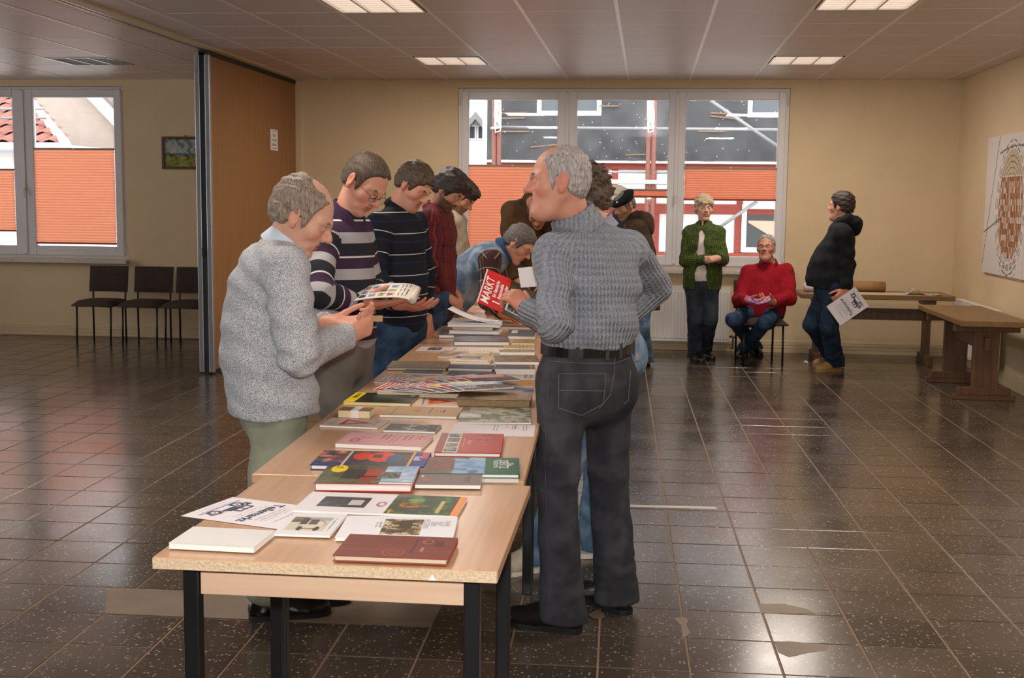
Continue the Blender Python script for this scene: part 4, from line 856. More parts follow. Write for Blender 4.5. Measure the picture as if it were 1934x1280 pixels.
# ---- fourth table
book('book', 'glossy black hardback in the middle of the fourth table', 'book', (856.3, 653), (962.3, 654), (868, 633), .025, (40, 34, 34), [('n', 0, 0, 1, 1, [(40, 36, 36), (56, 52, 56), (84, 78, 86), (66, 50, 48)], 22, 99), ('n', .72, .1, .98, .6, [(150, 66, 48), (60, 44, 44)], 60, 3)], hard=True, gloss=True, back=(42, 32, 34))
zs_ = ZT+.0035
s1 = book('book', 'black hardback under the stack, offset to the left', 'book', (827.8, 638.5), (930, 640), (842, 620.5), .021, (52, 48, 50), [('n', 0, 0, 1, 1, [(50, 46, 48), (84, 80, 82), (110, 104, 104), (60, 56, 56)], 26, 98)], hard=True, gloss=True, back=(50, 40, 42), depth=.28)
b0 = s1.location; zz = zs_+.021
for k, (w2, d2, t2, base, lb, off) in enumerate(((.285, .20, .021, (216, 208, 204), 'white hardback, lowest of the three stacked on the black book', (.05, .05)), (.235, .17, .018, (172, 52, 42), 'smaller red-covered book in the middle of the stack', (.065, .06)), (.30, .21, .020, (206, 204, 204), 'large white book on top of the stack', (.042, .045)))):
    book('book', lb, 'book', (0, 0), (1, 0), (0, 0), t2, base, [('n', 0, 0, 1, 1, [base, tuple(int(c*.97) for c in base)], 15, k)], z0=zz, hard=True, width=w2, depth=d2, dang=math.degrees(ang)-math.degrees(math.atan2(at(1, 0, Z=zz)[1]-at(0, 0, Z=zz)[1], at(1, 0, Z=zz)[0]-at(0, 0, Z=zz)[0]))-3+k, Apt=(b0[0]+off[0], b0[1]+off[1], zz)) if False else None
    A = np.array((b0[0]+off[0], b0[1]+off[1], zz)); t = thing('book', lb, 'book', tuple(A), math.radians(1+k), 'printed matter on the book tables')
    MB().cbox((.004, .004, .002), (w2-.004, d2-.004, t2-.002), .001).local('pages', M_pages, t); MB().cbox((0, 0, 0), (w2, d2, .002), .0006).cbox((0, 0, t2-.002), (w2, d2, t2), .0006).cbox((0, d2-.003, .001), (w2, d2, t2-.001), .0006).local('cover', mat('cover_%d_%d_%d' % base, base, .4), t)
    zz += t2
ZSTACK = zz; STACKP = b0
book('book', 'brown-covered book near the hand on the right side', 'book', (935.8, 689.5), (1021, 690), (944, 671), .017, (96, 78, 62), [('n', 0, 0, 1, 1, [(84, 68, 54), (110, 90, 66), (140, 110, 74), (74, 60, 50)], 30, 111)], gloss=True)
book('book', 'dark grey book with a thick white page block on the right', 'book', (935, 707), (1011, 708), (940, 688), .026, (78, 72, 66), [('n', 0, 0, 1, 1, [(78, 72, 66), (86, 80, 72)], 30, 112), ('r', .86, 0, .94, 1, (140, 114, 80))])
for k, (pl, pr, pf, th, base, lb) in enumerate((((944, 670.5), (1010, 671), (950, 660), .016, (150, 136, 108), 'pair of thin grey-green booklets right of the black hardback'), ((950, 659), (1010, 660), (955, 650), .006, (186, 154, 92), 'cream booklet with brown type right of the black hardback'), ((966, 650), (1010, 651), (970, 641), .007, (168, 128, 58), 'ochre booklet in front of the grey album'), ((956, 640), (1010, 641), (958, 622), .016, (84, 84, 84), 'grey album with a white label on the far right side'), ((930, 620), (1000, 621), (938, 612), .008, (120, 84, 66), 'thin brown book behind the grey album'), ((945, 606), (1000, 607), (950, 598), .01, (110, 84, 54), 'thin ochre book under the held magazine'))):
    book('booklet', lb, 'booklet', pl, pr, pf, th, base, [('n', 0, 0, 1, 1, [base, tuple(int(c*.9) for c in base), tuple(min(255, int(c*1.08)) for c in base)], 30, 120+k)]+([('r', .12, .45, .34, .9, (206, 204, 202))] if k == 3 else [('l', .5, .3, .8, .8, tuple(int(c*.6) for c in base), .02)]))
# small open cardboard box on the far table
q = at(936, 594, Z=ZT+.0035); t = thing('cardboard_box', 'small open cardboard box beside the stack of books', 'box', (q[0], q[1]+.06, ZT+.0035), math.radians(12))
for lo, hi in (((-.075, -.055, 0), (.075, .055, .004)), ((-.075, -.055, .004), (-.072, .055, .07)), ((.072, -.055, .004), (.075, .055, .07)), ((-.072, -.055, .004), (.072, -.052, .07)), ((-.072, .052, .004), (.072, .055, .07))): MB().box(lo, hi).local('panel', M_card, t)
MB().obox((.108, 0, .06), (.075, .108, .003), np.array(((math.cos(.5), 0, math.sin(.5)), (0, 1, 0), (-math.sin(.5), 0, math.cos(.5))))).local('flap', M_card, t)

# ---- flyers "Teilemarkt"
def flyer_fn(w, h):
    """portrait sheet: title is separate lettering; an old car drawn in ink below it"""
    def fn(U, V):
        C = full(U, (232, 226, 230)); u, v = U/w, V/h; ink = (70, 64, 86)
        x, y = (u-.5)/.36, (v-.24)/.13
        body = (np.abs(x) < 1) & (y > -.35) & (y < .25) & ~((x > .2) & (y > .1)); cab = (x > -.7) & (x < .15) & (y >= .2) & (y < .85)
        put(C, body, ink); put(C, cab & ~((x > -.55) & (x < -.32) & (y > .35) & (y < .7)) & ~((x > -.22) & (x < .02) & (y > .35) & (y < .7)), ink)
        put(C, body & (np.abs(y-.02) < .08) & (x > .25), (190, 186, 196))
        for wx in (-.6, .62):
            r = np.sqrt(((x-wx)*w*.36)**2+((y+.42)*h*.13)**2)/(w*.36); put(C, r < .30, (232, 226, 230)); put(C, (r < .27) & (r > .13), ink); put(C, r < .05, ink)
        put(C, (x > -1.15) & (x < 1.1) & (np.abs(y+.9) < .05), (150, 144, 160))
        for (a, b) in ((.40, .415), (.44, .455), (.61, .63), (.66, .675), (.70, .715), (.78, .80), (.045, .06), (.085, .1)): put(C, (v > a) & (v < b) & (u > .2) & (u < .8) & (vnoise(U, V, 8, 260) > -.2), (176, 170, 180))
        return C
    return fn
def flyer(label, T, w=.21, h=.297, org=None):
    t = thing('flyer', label, 'flyer', org if org is not None else tuple(T((w/2, h/2))))
    mb = MB(); paint(mb, lambda p: T(p), w, h, 64, 90, flyer_fn(w, h)); o = mb.build('sheet', M_print_matt, t)
    m_ = o.modifiers.new('thick', 'SOLIDIFY'); m_.thickness = .0006; m_.offset = -1
    n = np.cross(np.array(T((w, 0)))-np.array(T((0, 0))), np.array(T((0, h)))-np.array(T((0, 0)))); n = n/np.linalg.norm(n)
    tm = MB(); add_text(tm, 'Teilemarkt', lambda p: np.array(T((w/2+p[0], h*.53+p[1])))+n*.0008, .040, 'CENTER', 0, 1.0, .0007); tm.build('lettering', M_ink, t)
    return t
def quadT(bl, br, tl, w, h, bend=0.):
    bl, br, tl = map(np.array, (bl, br, tl)); ex = (br-bl)/np.linalg.norm(br-bl); ey = tl-bl; ey = ey-ex*(ey@ex); ey = ey/np.linalg.norm(ey); n = np.cross(ex, ey)
    return lambda p: bl+ex*p[0]+ey*p[1]+n*bend*math.sin(math.pi*p[0]/w)
# front table flyer: upside down for the camera (its title edge faces right/near)
zf = ZT+.0022
cA, cB, cC, cD = (at(314.7, 974.3, Z=zf+.012), at(439.5, 938.3, Z=zf), at(533.8, 965.8, Z=zf), at(398, 994, Z=zf))
ex = (cA-cD); ex = ex/np.linalg.norm(ex)
flyer('white Teilemarkt flyer with an ink car, hanging over the left edge of the front table', quadT(cB, cA, cC, .21, .297, 0) if False else quadT(np.array((cB[0], cB[1], zf)), np.array((cA[0], cA[1], zf)), np.array((cC[0], cC[1], zf)), .21, .297))
# ================================================================== people: implicit surfaces, meshed with surface nets
def nrm(v): v = np.asarray(v, float); return v/(np.linalg.norm(v)+1e-12)
def smin(a, b, k):
    if k <= 0: return np.minimum(a, b)
    h = np.clip(.5+.5*(b-a)/k, 0, 1); return b*(1-h)+a*h-k*h*(1-h)
class Prim:
    def __init__(s, fn, lo, hi, uv=None): s.fn, s.lo, s.hi, s.uv = fn, np.array(lo, float), np.array(hi, float), uv
def cone(a, b, ra, rb, uv=None):
    a, b = np.array(a, float), np.array(b, float); d = b-a; L2 = d@d+1e-12; r = max(ra, rb)
    def fn(P):
        q = P-a; t = np.clip((q@d)/L2, 0, 1); return np.linalg.norm(q-t[..., None]*d, axis=-1)-(ra+(rb-ra)*t)
    return Prim(fn, np.minimum(a, b)-r, np.maximum(a, b)+r, uv)
def ellip(c, rad, R=None, uv=None):
    c = np.array(c, float); rad = np.array(rad, float); m = rad.min(); R = np.eye(3) if R is None else np.array(R, float); big = rad.max()
    def fn(P):
        q = (P-c)@R/rad; return (np.linalg.norm(q, axis=-1)-1)*m
    return Prim(fn, c-big, c+big, uv)
def ellseg(A, B, s0, s1, L, p=2.3, uv=None):
    """elliptic tube from A to B; s=(half width along L, half depth)"""
    A, B, L = np.array(A, float), np.array(B, float), nrm(L); d = B-A; ln = np.linalg.norm(d); w = d/ln; L = nrm(L-w*(L@w)); F = np.cross(w, L); big = max(s0+s1)
    def fn(P):
        q = P-A; h = q@w; t = np.clip(h/ln, 0, 1); a = s0[0]+(s1[0]-s0[0])*t; b = s0[1]+(s1[1]-s0[1])*t; m = np.minimum(a, b); e = h-t*ln
        x = np.abs(q@L)/a; y = np.abs(q@F)/b; z = np.abs(e)/m
        return ((x**p+y**p+z**p+1e-9)**(1/p)-1)*m
    return Prim(fn, np.minimum(A, B)-big, np.maximum(A, B)+big, uv)
class Field:
    def __init__(s, lo, hi, vox):
        s.lo = np.array(lo, float); s.vox = vox; s.n = np.ceil((np.array(hi)-s.lo)/vox).astype(int)+1
        s.ax = [s.lo[i]+vox*np.arange(s.n[i]) for i in range(3)]; s.D = np.full(s.n, .2); s.prims = []
    def blk(s, lo, hi, m):
        i0 = np.clip(np.floor((lo-m-s.lo)/s.vox).astype(int), 0, s.n-1); i1 = np.clip(np.ceil((hi+m-s.lo)/s.vox).astype(int)+1, 1, s.n)
        sl = tuple(slice(a, b) for a, b in zip(i0, i1)); X = np.meshgrid(*[s.ax[i][sl[i]] for i in range(3)], indexing='ij'); return sl, np.stack(X, -1)
    def add(s, pr, k=0.):
        sl, P = s.blk(pr.lo, pr.hi, k+3*s.vox); s.D[sl] = smin(s.D[sl], pr.fn(P), k); s.prims.append(pr); return s
    def sub(s, pr, k=0.):
        sl, P = s.blk(pr.lo, pr.hi, k+3*s.vox); s.D[sl] = -smin(-s.D[sl], pr.fn(P), k); return s
    def cut(s, fn, k=0.):
        """keep only where fn(P) < 0"""
        P = np.stack(np.meshgrid(*s.ax, indexing='ij'), -1); s.D = -smin(-s.D, -fn(P), k); return s
    def disp(s, fn):
        m = np.abs(s.D) < .05; idx = np.argwhere(m); P = s.lo+idx*s.vox; s.D[m] += fn(P); return s
    def mesh(s):
        D = s.D; S = D < 0; c = np.zeros(s.n-1, np.int8)
        offs = [(i, j, k) for i in (0, 1) for j in (0, 1) for k in (0, 1)]
        def sh(A, o): return A[tuple(slice(o[i], s.n[i]-1+o[i]) for i in range(3))]
        for o in offs: c += sh(S, o)
        act = (c > 0) & (c < 8); idx = np.argwhere(act)
        if len(idx) == 0: return np.zeros((0, 3)), np.zeros((0, 4), int)
        vid = np.full(s.n-1, -1, np.int64); vid[act] = np.arange(len(idx)); pos = np.zeros((len(idx), 3)); cnt = np.zeros(len(idx))
        g = {o: D[idx[:, 0]+o[0], idx[:, 1]+o[1], idx[:, 2]+o[2]] for o in offs}
        for o in offs:
            for a in range(3):
                if o[a] == 0:
                    q = list(o); q[a] = 1; q = tuple(q); d0, d1 = g[o], g[q]; m = (d0 < 0) != (d1 < 0); t = d0[m]/(d0[m]-d1[m])
                    p = np.tile(np.array(o, float), (m.sum(), 1)); p[:, a] += t; pos[m] += p; cnt[m] += 1
        V = s.lo+(idx+pos/cnt[:, None])*s.vox; F = []
        for a in range(3):
            b, d = (a+1) % 3, (a+2) % 3
            s0 = [slice(None)]*3; s1 = [slice(None)]*3; s0[a] = slice(0, -1); s1[a] = slice(1, None)
            e = np.argwhere(S[tuple(s0)] != S[tuple(s1)]); e = e[(e[:, b] > 0) & (e[:, d] > 0) & (e[:, b] < s.n[b]-1) & (e[:, d] < s.n[d]-1)]
            ins = S[e[:, 0], e[:, 1], e[:, 2]]
            def cell(db, dd):
                q = e.copy(); q[:, b] -= db; q[:, d] -= dd; return vid[q[:, 0], q[:, 1], q[:, 2]]
            Q = np.stack([cell(1, 1), cell(0, 1), cell(0, 0), cell(1, 0)], 1); Q[~ins] = Q[~ins][:, ::-1]; F.append(Q)
        return V, np.concatenate(F)
def np_obj(name, V, F, m, parent, org, attrs=None, smooth=True):
    me = bpy.data.meshes.new(name); V = np.asarray(V)-np.asarray(org)
    me.vertices.add(len(V)); me.vertices.foreach_set('co', V.astype('f4').ravel()); me.loops.add(F.size); me.loops.foreach_set('vertex_index', F.astype('i4').ravel())
    me.polygons.add(len(F)); me.polygons.foreach_set('loop_start', np.arange(0, F.size, 4, dtype='i4'))
    if smooth: me.polygons.foreach_set('use_smooth', np.ones(len(F), bool))
    me.update(calc_edges=True); me.validate(); me.materials.append(m)
    for k, A in (attrs or {}).items():
        if k == 'col':
            at_ = me.color_attributes.new('col', 'FLOAT_COLOR', 'POINT'); at_.data.foreach_set('color', np.concatenate([A, np.ones((len(A), 1))], 1).astype('f4').ravel())
        else:
            at_ = me.attributes.new(k, 'FLOAT_VECTOR', 'CORNER' if len(A) == F.size else 'POINT'); at_.data.foreach_set('vector', A.astype('f4').ravel())
    o = bpy.data.objects.new(name, me); COL.objects.link(o); o.location = np.asarray(org)-(parent_loc(parent) if parent else 0); o.parent = parent
    return o
def folds(seed, amp, axis, f0=55., sq=.35):
    """cloth folds: waves across `axis`, longer along the other directions"""
    r = np.random.default_rng(seed); axis = nrm(axis); ks = []
    for i in range(5):
        k = r.normal(size=3)*f0*sq; k = k+axis*f0*r.uniform(.5, 1.2)*r.choice((-1, 1)); ks.append((k*r.uniform(.6, 1.3), r.normal(size=3)*11, r.uniform(0, 6.28), r.uniform(0, 6.28)))
    def fn(P):
        o = 0
        for k, m, a, b in ks: o = o+np.sin(P@k+a+1.8*np.sin(P@m+b))
        return amp*o/2.6
    return fn

# ------------------------------------------------------------------ cloth, skin and hair materials
M_skin = colmat('skin', .5, .35, .12, .25, 160)
def hairmat(name, c0, c1, sc=(90, 90, 12)):
    if name in MATS: return MATS[name]
    m, n, l, b = newmat(name); tc = n.new('ShaderNodeTexCoord'); mp = n.new('ShaderNodeMapping'); l.new(tc.outputs['Object'], mp.inputs[0]); mp.inputs['Scale'].default_value = sc
    t = n.new('ShaderNodeTexNoise'); t.inputs['Scale'].default_value = 2.2; t.inputs['Detail'].default_value = 4; t.inputs['Distortion'].default_value = .5; l.new(mp.outputs[0], t.inputs[0])
    r = n.new('ShaderNodeValToRGB'); l.new(t.outputs[0], r.inputs[0]); r.color_ramp.elements[0].position = .3; r.color_ramp.elements[1].position = .68
    r.color_ramp.elements[0].color = (*lin(c0), 1); r.color_ramp.elements[1].color = (*lin(c1), 1); l.new(r.outputs[0], b.inputs['Base Color']); b.inputs['Roughness'].default_value = .55
    bp = n.new('ShaderNodeBump'); bp.inputs['Strength'].default_value = .8; bp.inputs['Distance'].default_value = .004; l.new(t.outputs[0], bp.inputs['Height']); l.new(bp.outputs[0], b.inputs['Normal'])
    MATS[name] = m; return m
def clothmat(name, base, stripes=None, period=1., axis=1, marl=None, msc=300., rib=0., rough=.9, bump=.4, cross=None, cperiod=.05, caxis=0, weave=700.):
    """stripes: [(pos 0..1, rgb)] constant ramp over cloth coordinate `axis` (0 around, 1 along) / period; rib = ribs per metre around"""
    if name in MATS: return MATS[name]
    m, n, l, b = newmat(name); a = n.new('ShaderNodeAttribute'); a.attribute_name = 'cuv'; sp = n.new('ShaderNodeSeparateXYZ'); l.new(a.outputs['Vector'], sp.inputs[0])
    b.inputs['Roughness'].default_value = rough; b.inputs['Specular IOR Level'].default_value = .2
    def ramp(ax, per, st):
        d = n.new('ShaderNodeMath'); d.operation = 'DIVIDE'; l.new(sp.outputs[ax], d.inputs[0]); d.inputs[1].default_value = per
        f = n.new('ShaderNodeMath'); f.operation = 'FRACT'; l.new(d.outputs[0], f.inputs[0]); r = n.new('ShaderNodeValToRGB'); r.color_ramp.interpolation = 'CONSTANT'; l.new(f.outputs[0], r.inputs[0])
        e = r.color_ramp.elements
        while len(e) < len(st): e.new(.5)
        for i, (p, c) in enumerate(st): e[i].position = p; e[i].color = (*lin(c), 1)
        return r.outputs[0]
    if stripes: colr = ramp(axis, period, stripes)
    else:
        rg = n.new('ShaderNodeRGB'); rg.outputs[0].default_value = (*lin(base), 1); colr = rg.outputs[0]
    if cross:
        c2 = ramp(caxis, cperiod, cross); mx = n.new('ShaderNodeMix'); mx.data_type = 'RGBA'; mx.inputs['Factor'].default_value = .5; l.new(colr, mx.inputs['A']); l.new(c2, mx.inputs['B']); colr = mx.outputs['Result']
    tc = n.new('ShaderNodeTexCoord'); t = n.new('ShaderNodeTexNoise'); t.inputs['Scale'].default_value = msc; t.inputs['Detail'].default_value = 2; l.new(tc.outputs['Object'], t.inputs[0])
    if marl:
        r = n.new('ShaderNodeValToRGB'); l.new(t.outputs[0], r.inputs[0]); r.color_ramp.elements[0].position = .38; r.color_ramp.elements[1].position = .62
        r.color_ramp.elements[0].color = (*lin(marl[0]), 1); r.color_ramp.elements[1].color = (*lin(marl[1]), 1)
        mx = n.new('ShaderNodeMix'); mx.data_type = 'RGBA'; mx.inputs['Factor'].default_value = marl[2] if len(marl) > 2 else .9; l.new(colr, mx.inputs['A']); l.new(r.outputs[0], mx.inputs['B']); colr = mx.outputs['Result']
    h = t.outputs[0]
    if rib:
        mu = n.new('ShaderNodeMath'); mu.operation = 'MULTIPLY'; l.new(sp.outputs[0], mu.inputs[0]); mu.inputs[1].default_value = rib*6.283
        sn = n.new('ShaderNodeMath'); sn.operation = 'SINE'; l.new(mu.outputs[0], sn.inputs[0])
        m2 = n.new('ShaderNodeMath'); m2.operation = 'MULTIPLY'; l.new(sp.outputs[1], m2.inputs[0]); m2.inputs[1].default_value = 260.
        # cable crossings: phase alternates from rib to rib
        s2 = n.new('ShaderNodeMath'); s2.operation = 'MULTIPLY_ADD'; l.new(sn.outputs[0], s2.inputs[0]); s2.inputs[1].default_value = 1.4; l.new(m2.outputs[0], s2.inputs[2])
        s3 = n.new('ShaderNodeMath'); s3.operation = 'SINE'; l.new(s2.outputs[0], s3.inputs[0])
        ad = n.new('ShaderNodeMath'); ad.operation = 'MULTIPLY_ADD'; l.new(s3.outputs[0], ad.inputs[0]); ad.inputs[1].default_value = .35; l.new(sn.outputs[0], ad.inputs[2])
        a2 = n.new('ShaderNodeMath'); a2.operation = 'MULTIPLY_ADD'; l.new(t.outputs[0], a2.inputs[0]); a2.inputs[1].default_value = .8; l.new(ad.outputs[0], a2.inputs[2]); h = a2.outputs[0]
        rr = n.new('ShaderNodeMapRange'); l.new(ad.outputs[0], rr.inputs[0]); rr.inputs[1].default_value = -1.2; rr.inputs[2].default_value = -.2; rr.inputs[3].default_value = .72; rr.inputs[4].default_value = 1.
        mm = n.new('ShaderNodeMix'); mm.data_type = 'RGBA'; mm.blend_type = 'MULTIPLY'; mm.inputs['Factor'].default_value = 1.; l.new(colr, mm.inputs['A']); l.new(rr.outputs[0], mm.inputs['B']); colr = mm.outputs['Result']
    l.new(colr, b.inputs['Base Color'])
    bp = n.new('ShaderNodeBump'); bp.inputs['Strength'].default_value = bump; bp.inputs['Distance'].default_value = .003; l.new(h, bp.inputs['Height']); l.new(bp.outputs[0], b.inputs['Normal'])
    MATS[name] = m; return m

# ------------------------------------------------------------------ head and hands
SK = dict(fair=(212, 162, 138), ruddy=(208, 148, 124), tan=(190, 138, 108), pale=(218, 174, 152))
def head_mesh(nb, vox, big=1., lids=.0032, stub=None, skin='fair', jowl=0., nose=1., fem=False):
    """local head: x right, y forward, z up (metres, chin -.118, crown +.118); nb = neck base in these coordinates"""
    nb = np.array(nb, float); lo = np.minimum((-.1, -.13, -.13), nb-.075); hi = np.maximum((.1, .135, .13), nb+.075)
    f = Field(lo, hi, vox)
    f.add(ellip((0, -.018, .035), (.076, .098, .083))).add(ellip((0, .018, -.022), (.061+jowl*.3, .070, .077)), .03)
    for s in (-1, 1):
        f.add(cone((s*(.045+jowl*.5), -.010, -.052), (s*.018, .062, -.101), .018+jowl*.4, .015), .028)
        if not fem: f.add(cone((s*.014, .081, .021), (s*.05, .06, .02), .0105, .009), .02)
        f.add(ellip((s*.041, .053, -.024), (.022, .021, .021)), .028)
        f.add(cone((s*.02, .076, -.05), (s*.032, .060, -.075), .0115, .010), .018)
    f.add(ellip((0, .071, -.101), (.02, .018, .017)), .022)
    f.add(cone((0, .085, .016), (0, .110*1+.0, -.024), .0075, .0115*nose), .013)
    for s in (-1, 1): f.add(ellip((s*.0125, .094, -.029), (.0085, .011, .008)), .008)
    f.add(cone((-.022, .080, -.0575), (.022, .080, -.0575), .0066, .0066), .010).add(ellip((0, .0885, -.0565), (.015, .007, .006)), .007)
    f.add(cone((-.018, .080, -.0705), (.018, .080, -.0705), .0074, .0074), .009).add(ellip((0, .0868, -.0705), (.014, .007, .0065)), .007)
    f.sub(cone((-.024, .089, -.0637), (.024, .089, -.0637), .0032, .0032), .003)
    for s in (-1, 1):
        f.sub(ellip((s*.032, .094, .001), (.021, .018, .0125)), .014)
        f.add(ellip((s*.0315, .0715, .0), (.0148, .0142, .0135)), .004)
        f.sub(cone((s*.021, .089, -.0015), (s*.042, .085, -.0015), lids, lids), .002)
        R = rotz(s*-.42)@np.array(((1, 0, 0), (0, math.cos(.2), -math.sin(.2)), (0, math.sin(.2), math.cos(.2))))
        f.add(ellip((s*.083, -.018, -.004), (.0085, .0205, .0325), R), .006); f.add(ellip((s*.078, -.008, -.034), (.008, .011, .012)), .008)
        f.sub(ellip((s*.0935, -.013, -.001), (.0085, .0135, .023), R), .004)
    f.add(cone((0, -.028, -.045), nb, .050+jowl*.6, .060+jowl*.4), .016)
    if jowl: f.add(ellip((0, .04, -.105), (.045, .045, .03)), .04)
    V, F = f.mesh(); x, y, z = np.abs(V[:, 0]), V[:, 1], V[:, 2]
    base = np.array(SK[skin], float); C = np.tile(base, (len(V), 1))
    def mixc(w, c): return C*(1-w[:, None])+np.array(c, float)*w[:, None]
    g = lambda d, s: np.exp(-(d/s)**2)
    C = mixc(.55*g(np.sqrt((x-.042)**2+(y-.07)**2+(z+.028)**2), .026), base*np.array((1.02, .84, .82)))
    C = mixc(.5*g(np.sqrt(x**2+(y-.112)**2+(z+.026)**2), .02), base*np.array((1.0, .82, .8))); C = mixc(.5*(x > .074)*1., base*np.array((1.0, .84, .80)))
    C = mixc(.75*((x < .024) & (y > .078) & (np.abs(z+.0635) < .0125)), base*np.array((.88, .66, .64)))
    C = mixc(.35*g(np.sqrt((x-.032)**2+(y-.08)**2+z**2), .018), base*np.array((.8, .7, .68)))
    if stub: C = mixc(stub[1]*np.clip(((z < -.042) & (y > -.01) & (z > -.135))*1.-1.2*((x < .022) & (np.abs(z+.0635) < .009)), 0, 1)*np.clip((y+.02)/.04, 0, 1), stub[0])
    return V*big, F, np.clip(C, 0, 255)
def srgb(C): C = np.asarray(C)/255.; return np.where(C <= .04045, C/12.92, ((C+.055)/1.055)**2.4)
HAIRS = {  # hair line as (y, z) pairs: hair where z > line(y)
    'short': [(-.13, -.075), (-.07, -.07), (-.035, -.045), (-.012, -.0), (.008, .006), (.018, -.028), (.03, -.02), (.045, .035), (.075, .062), (.1, .07)],
    'receding': [(-.13, -.07), (-.07, -.066), (-.035, -.045), (-.012, .0), (.006, .008), (.018, -.030), (.028, -.02), (.036, .055), (.06, .085), (.1, .11)],
    'fringe': [(-.13, -.08), (-.07, -.075), (-.035, -.05), (-.012, -.005), (.008, .0), (.018, -.03), (.03, -.02), (.05, .02), (.075, .038), (.1, .04)],
    'woman': [(-.13, -.09), (-.07, -.085), (-.03, -.06), (0, -.04), (.02, -.05), (.035, -.03), (.055, .025), (.08, .05), (.1, .05)]}
def hair_mesh(style, vox, th=.012, amp=.004, seed=0, bald=None, fwd=0., freq=150.):
    f = Field((-.12, -.15, -.11), (.12, .13, .155), vox)
    f.add(ellip((0, -.018, .035), (.076+th, .098+th, .083+th*1.25))).add(ellip((0, -.05, -.02), (.066+th*.6, .058+th*.6, .06)), .03)
    for s in (-1, 1): f.add(ellip((s*.064, .012, -.005), (.012+th*.35, .02, .04)), .01)
    if fwd: f.add(ellip((0, .05, .085), (.055, .045, .03)), .03)
    ys, zs2 = zip(*HAIRS[style])
    f.cut(lambda P: np.interp(P[..., 1], ys, zs2)+.004*np.sin(P[..., 0]*140+P[..., 1]*60)-P[..., 2], .012)
    if bald: f.sub(ellip(bald[0], bald[1]), .012)
    r = np.random.default_rng(seed); ks = [(r.normal(size=3)*np.array((1, .35, 1))*freq, r.uniform(0, 6.28)) for _ in range(6)]
    f.disp(lambda P: amp*sum(np.sin(P@k+a+1.5*np.sin(P@k[::-1]*.23)) for k, a in ks)/2.5)
    return f.mesh()
def hand_prims(wr, D, N, side, curl=.35, spread=.06, thumb=(.6, .7, .15), fore=None, sc=1., curls=None, tb=.35):
    D = nrm(D); N = np.array(N, float); N = nrm(N-D*(N@D)); S = np.cross(D, N)*(1 if side == 'R' else -1); wr = np.array(wr, float); pr = []
    if fore is not None: pr.append((cone(np.array(fore), wr, .038*sc, .0275*sc), .01))
    pr.append((cone(wr-D*.01, wr+D*.03*sc, .027*sc, .026*sc), .02))
    offs = (.027, .009, -.0095, -.0265); kn = (.094, .098, .092, .083); ls = ((.042, .026, .022), (.046, .029, .023), (.043, .027, .022), (.034, .021, .020))
    for i in range(4):
        K = wr+(D*kn[i]+S*offs[i])*sc; pr.append((cone(wr+(D*.02+S*offs[i]*.6)*sc, K, .0155*sc, .0118*sc), .016))
        d0 = nrm(D+S*spread*(1.5-i)); th = 0.; c = curls[i] if curls else curl; p = K
        for j, L in enumerate(ls[i]):
            th += c*(1., 1.15, .8)[j]; q = p+(d0*math.cos(th)+N*math.sin(th))*L*sc; r0 = (.0100, .0090, .0080)[j]*sc*(.88 if i == 3 else 1); pr.append((cone(p, q, r0, r0*.9), .004)); p = q
    T0 = wr+(D*.028+S*.022+N*.006)*sc; d1 = nrm(D*thumb[0]+S*thumb[1]+N*thumb[2]); q = T0+d1*.042*sc
    pr += [(cone(wr+(D*.012+S*.010)*sc, T0, .018*sc, .0165*sc), .015), (cone(T0, q, .0155*sc, .0115*sc), .010)]
    for L, r0 in ((.034, .0105), (.028, .0092)):
        d1 = nrm(d1+D*tb); p = q; q = p+d1*L*sc; pr.append((cone(p, q, r0*sc, r0*.9*sc), .004))
    return pr
def prims_mesh(pr, vox):
    lo = np.min([p.lo for p, k in pr], 0)-.01; hi = np.max([p.hi for p, k in pr], 0)+.01; f = Field(lo, hi, vox)
    for p, k in pr: f.add(p, k)
    return f.mesh()
def limb_uv(a, b, off, ref, sg=1.):
    a, b = np.array(a, float), np.array(b, float); w = nrm(b-a); e = nrm(np.asarray(ref)-w*(np.asarray(ref)@w)); g = np.cross(w, e)
    def uv(P):
        q = P-a; return np.stack([(q@g)*1.2, off+sg*(q@w), np.ones(len(P))], 1)
    return uv
def field_attr(f, V, Fq):
    """cloth coordinates of each vertex from the nearest primitive that carries them"""
    ps = [p for p in f.prims if p.uv]; us = []
    for p in ps:
        if p.uv not in us: us.append(p.uv)
    d = np.stack([p.fn(V) for p in ps]); w = np.array([us.index(p.uv) for p in ps])[d.argmin(0)]; wf = np.sort(w[Fq], 1)[:, 1]; A = np.zeros((len(Fq), 4, 3))
    for i, u in enumerate(us):          # one coordinate system per face, so stripes end cleanly at the seams
        m = wf == i
        if m.any(): A[m] = u(V[Fq[m]].reshape(-1, 3)).reshape(-1, 4, 3)
    a0 = A[:, :1, 0]; per = np.where(A[:, :, 2] > .5, 50., 2*math.pi*.16); A[:, :, 0] -= per*np.round((A[:, :, 0]-a0)/per)
    return A.reshape(-1, 3)
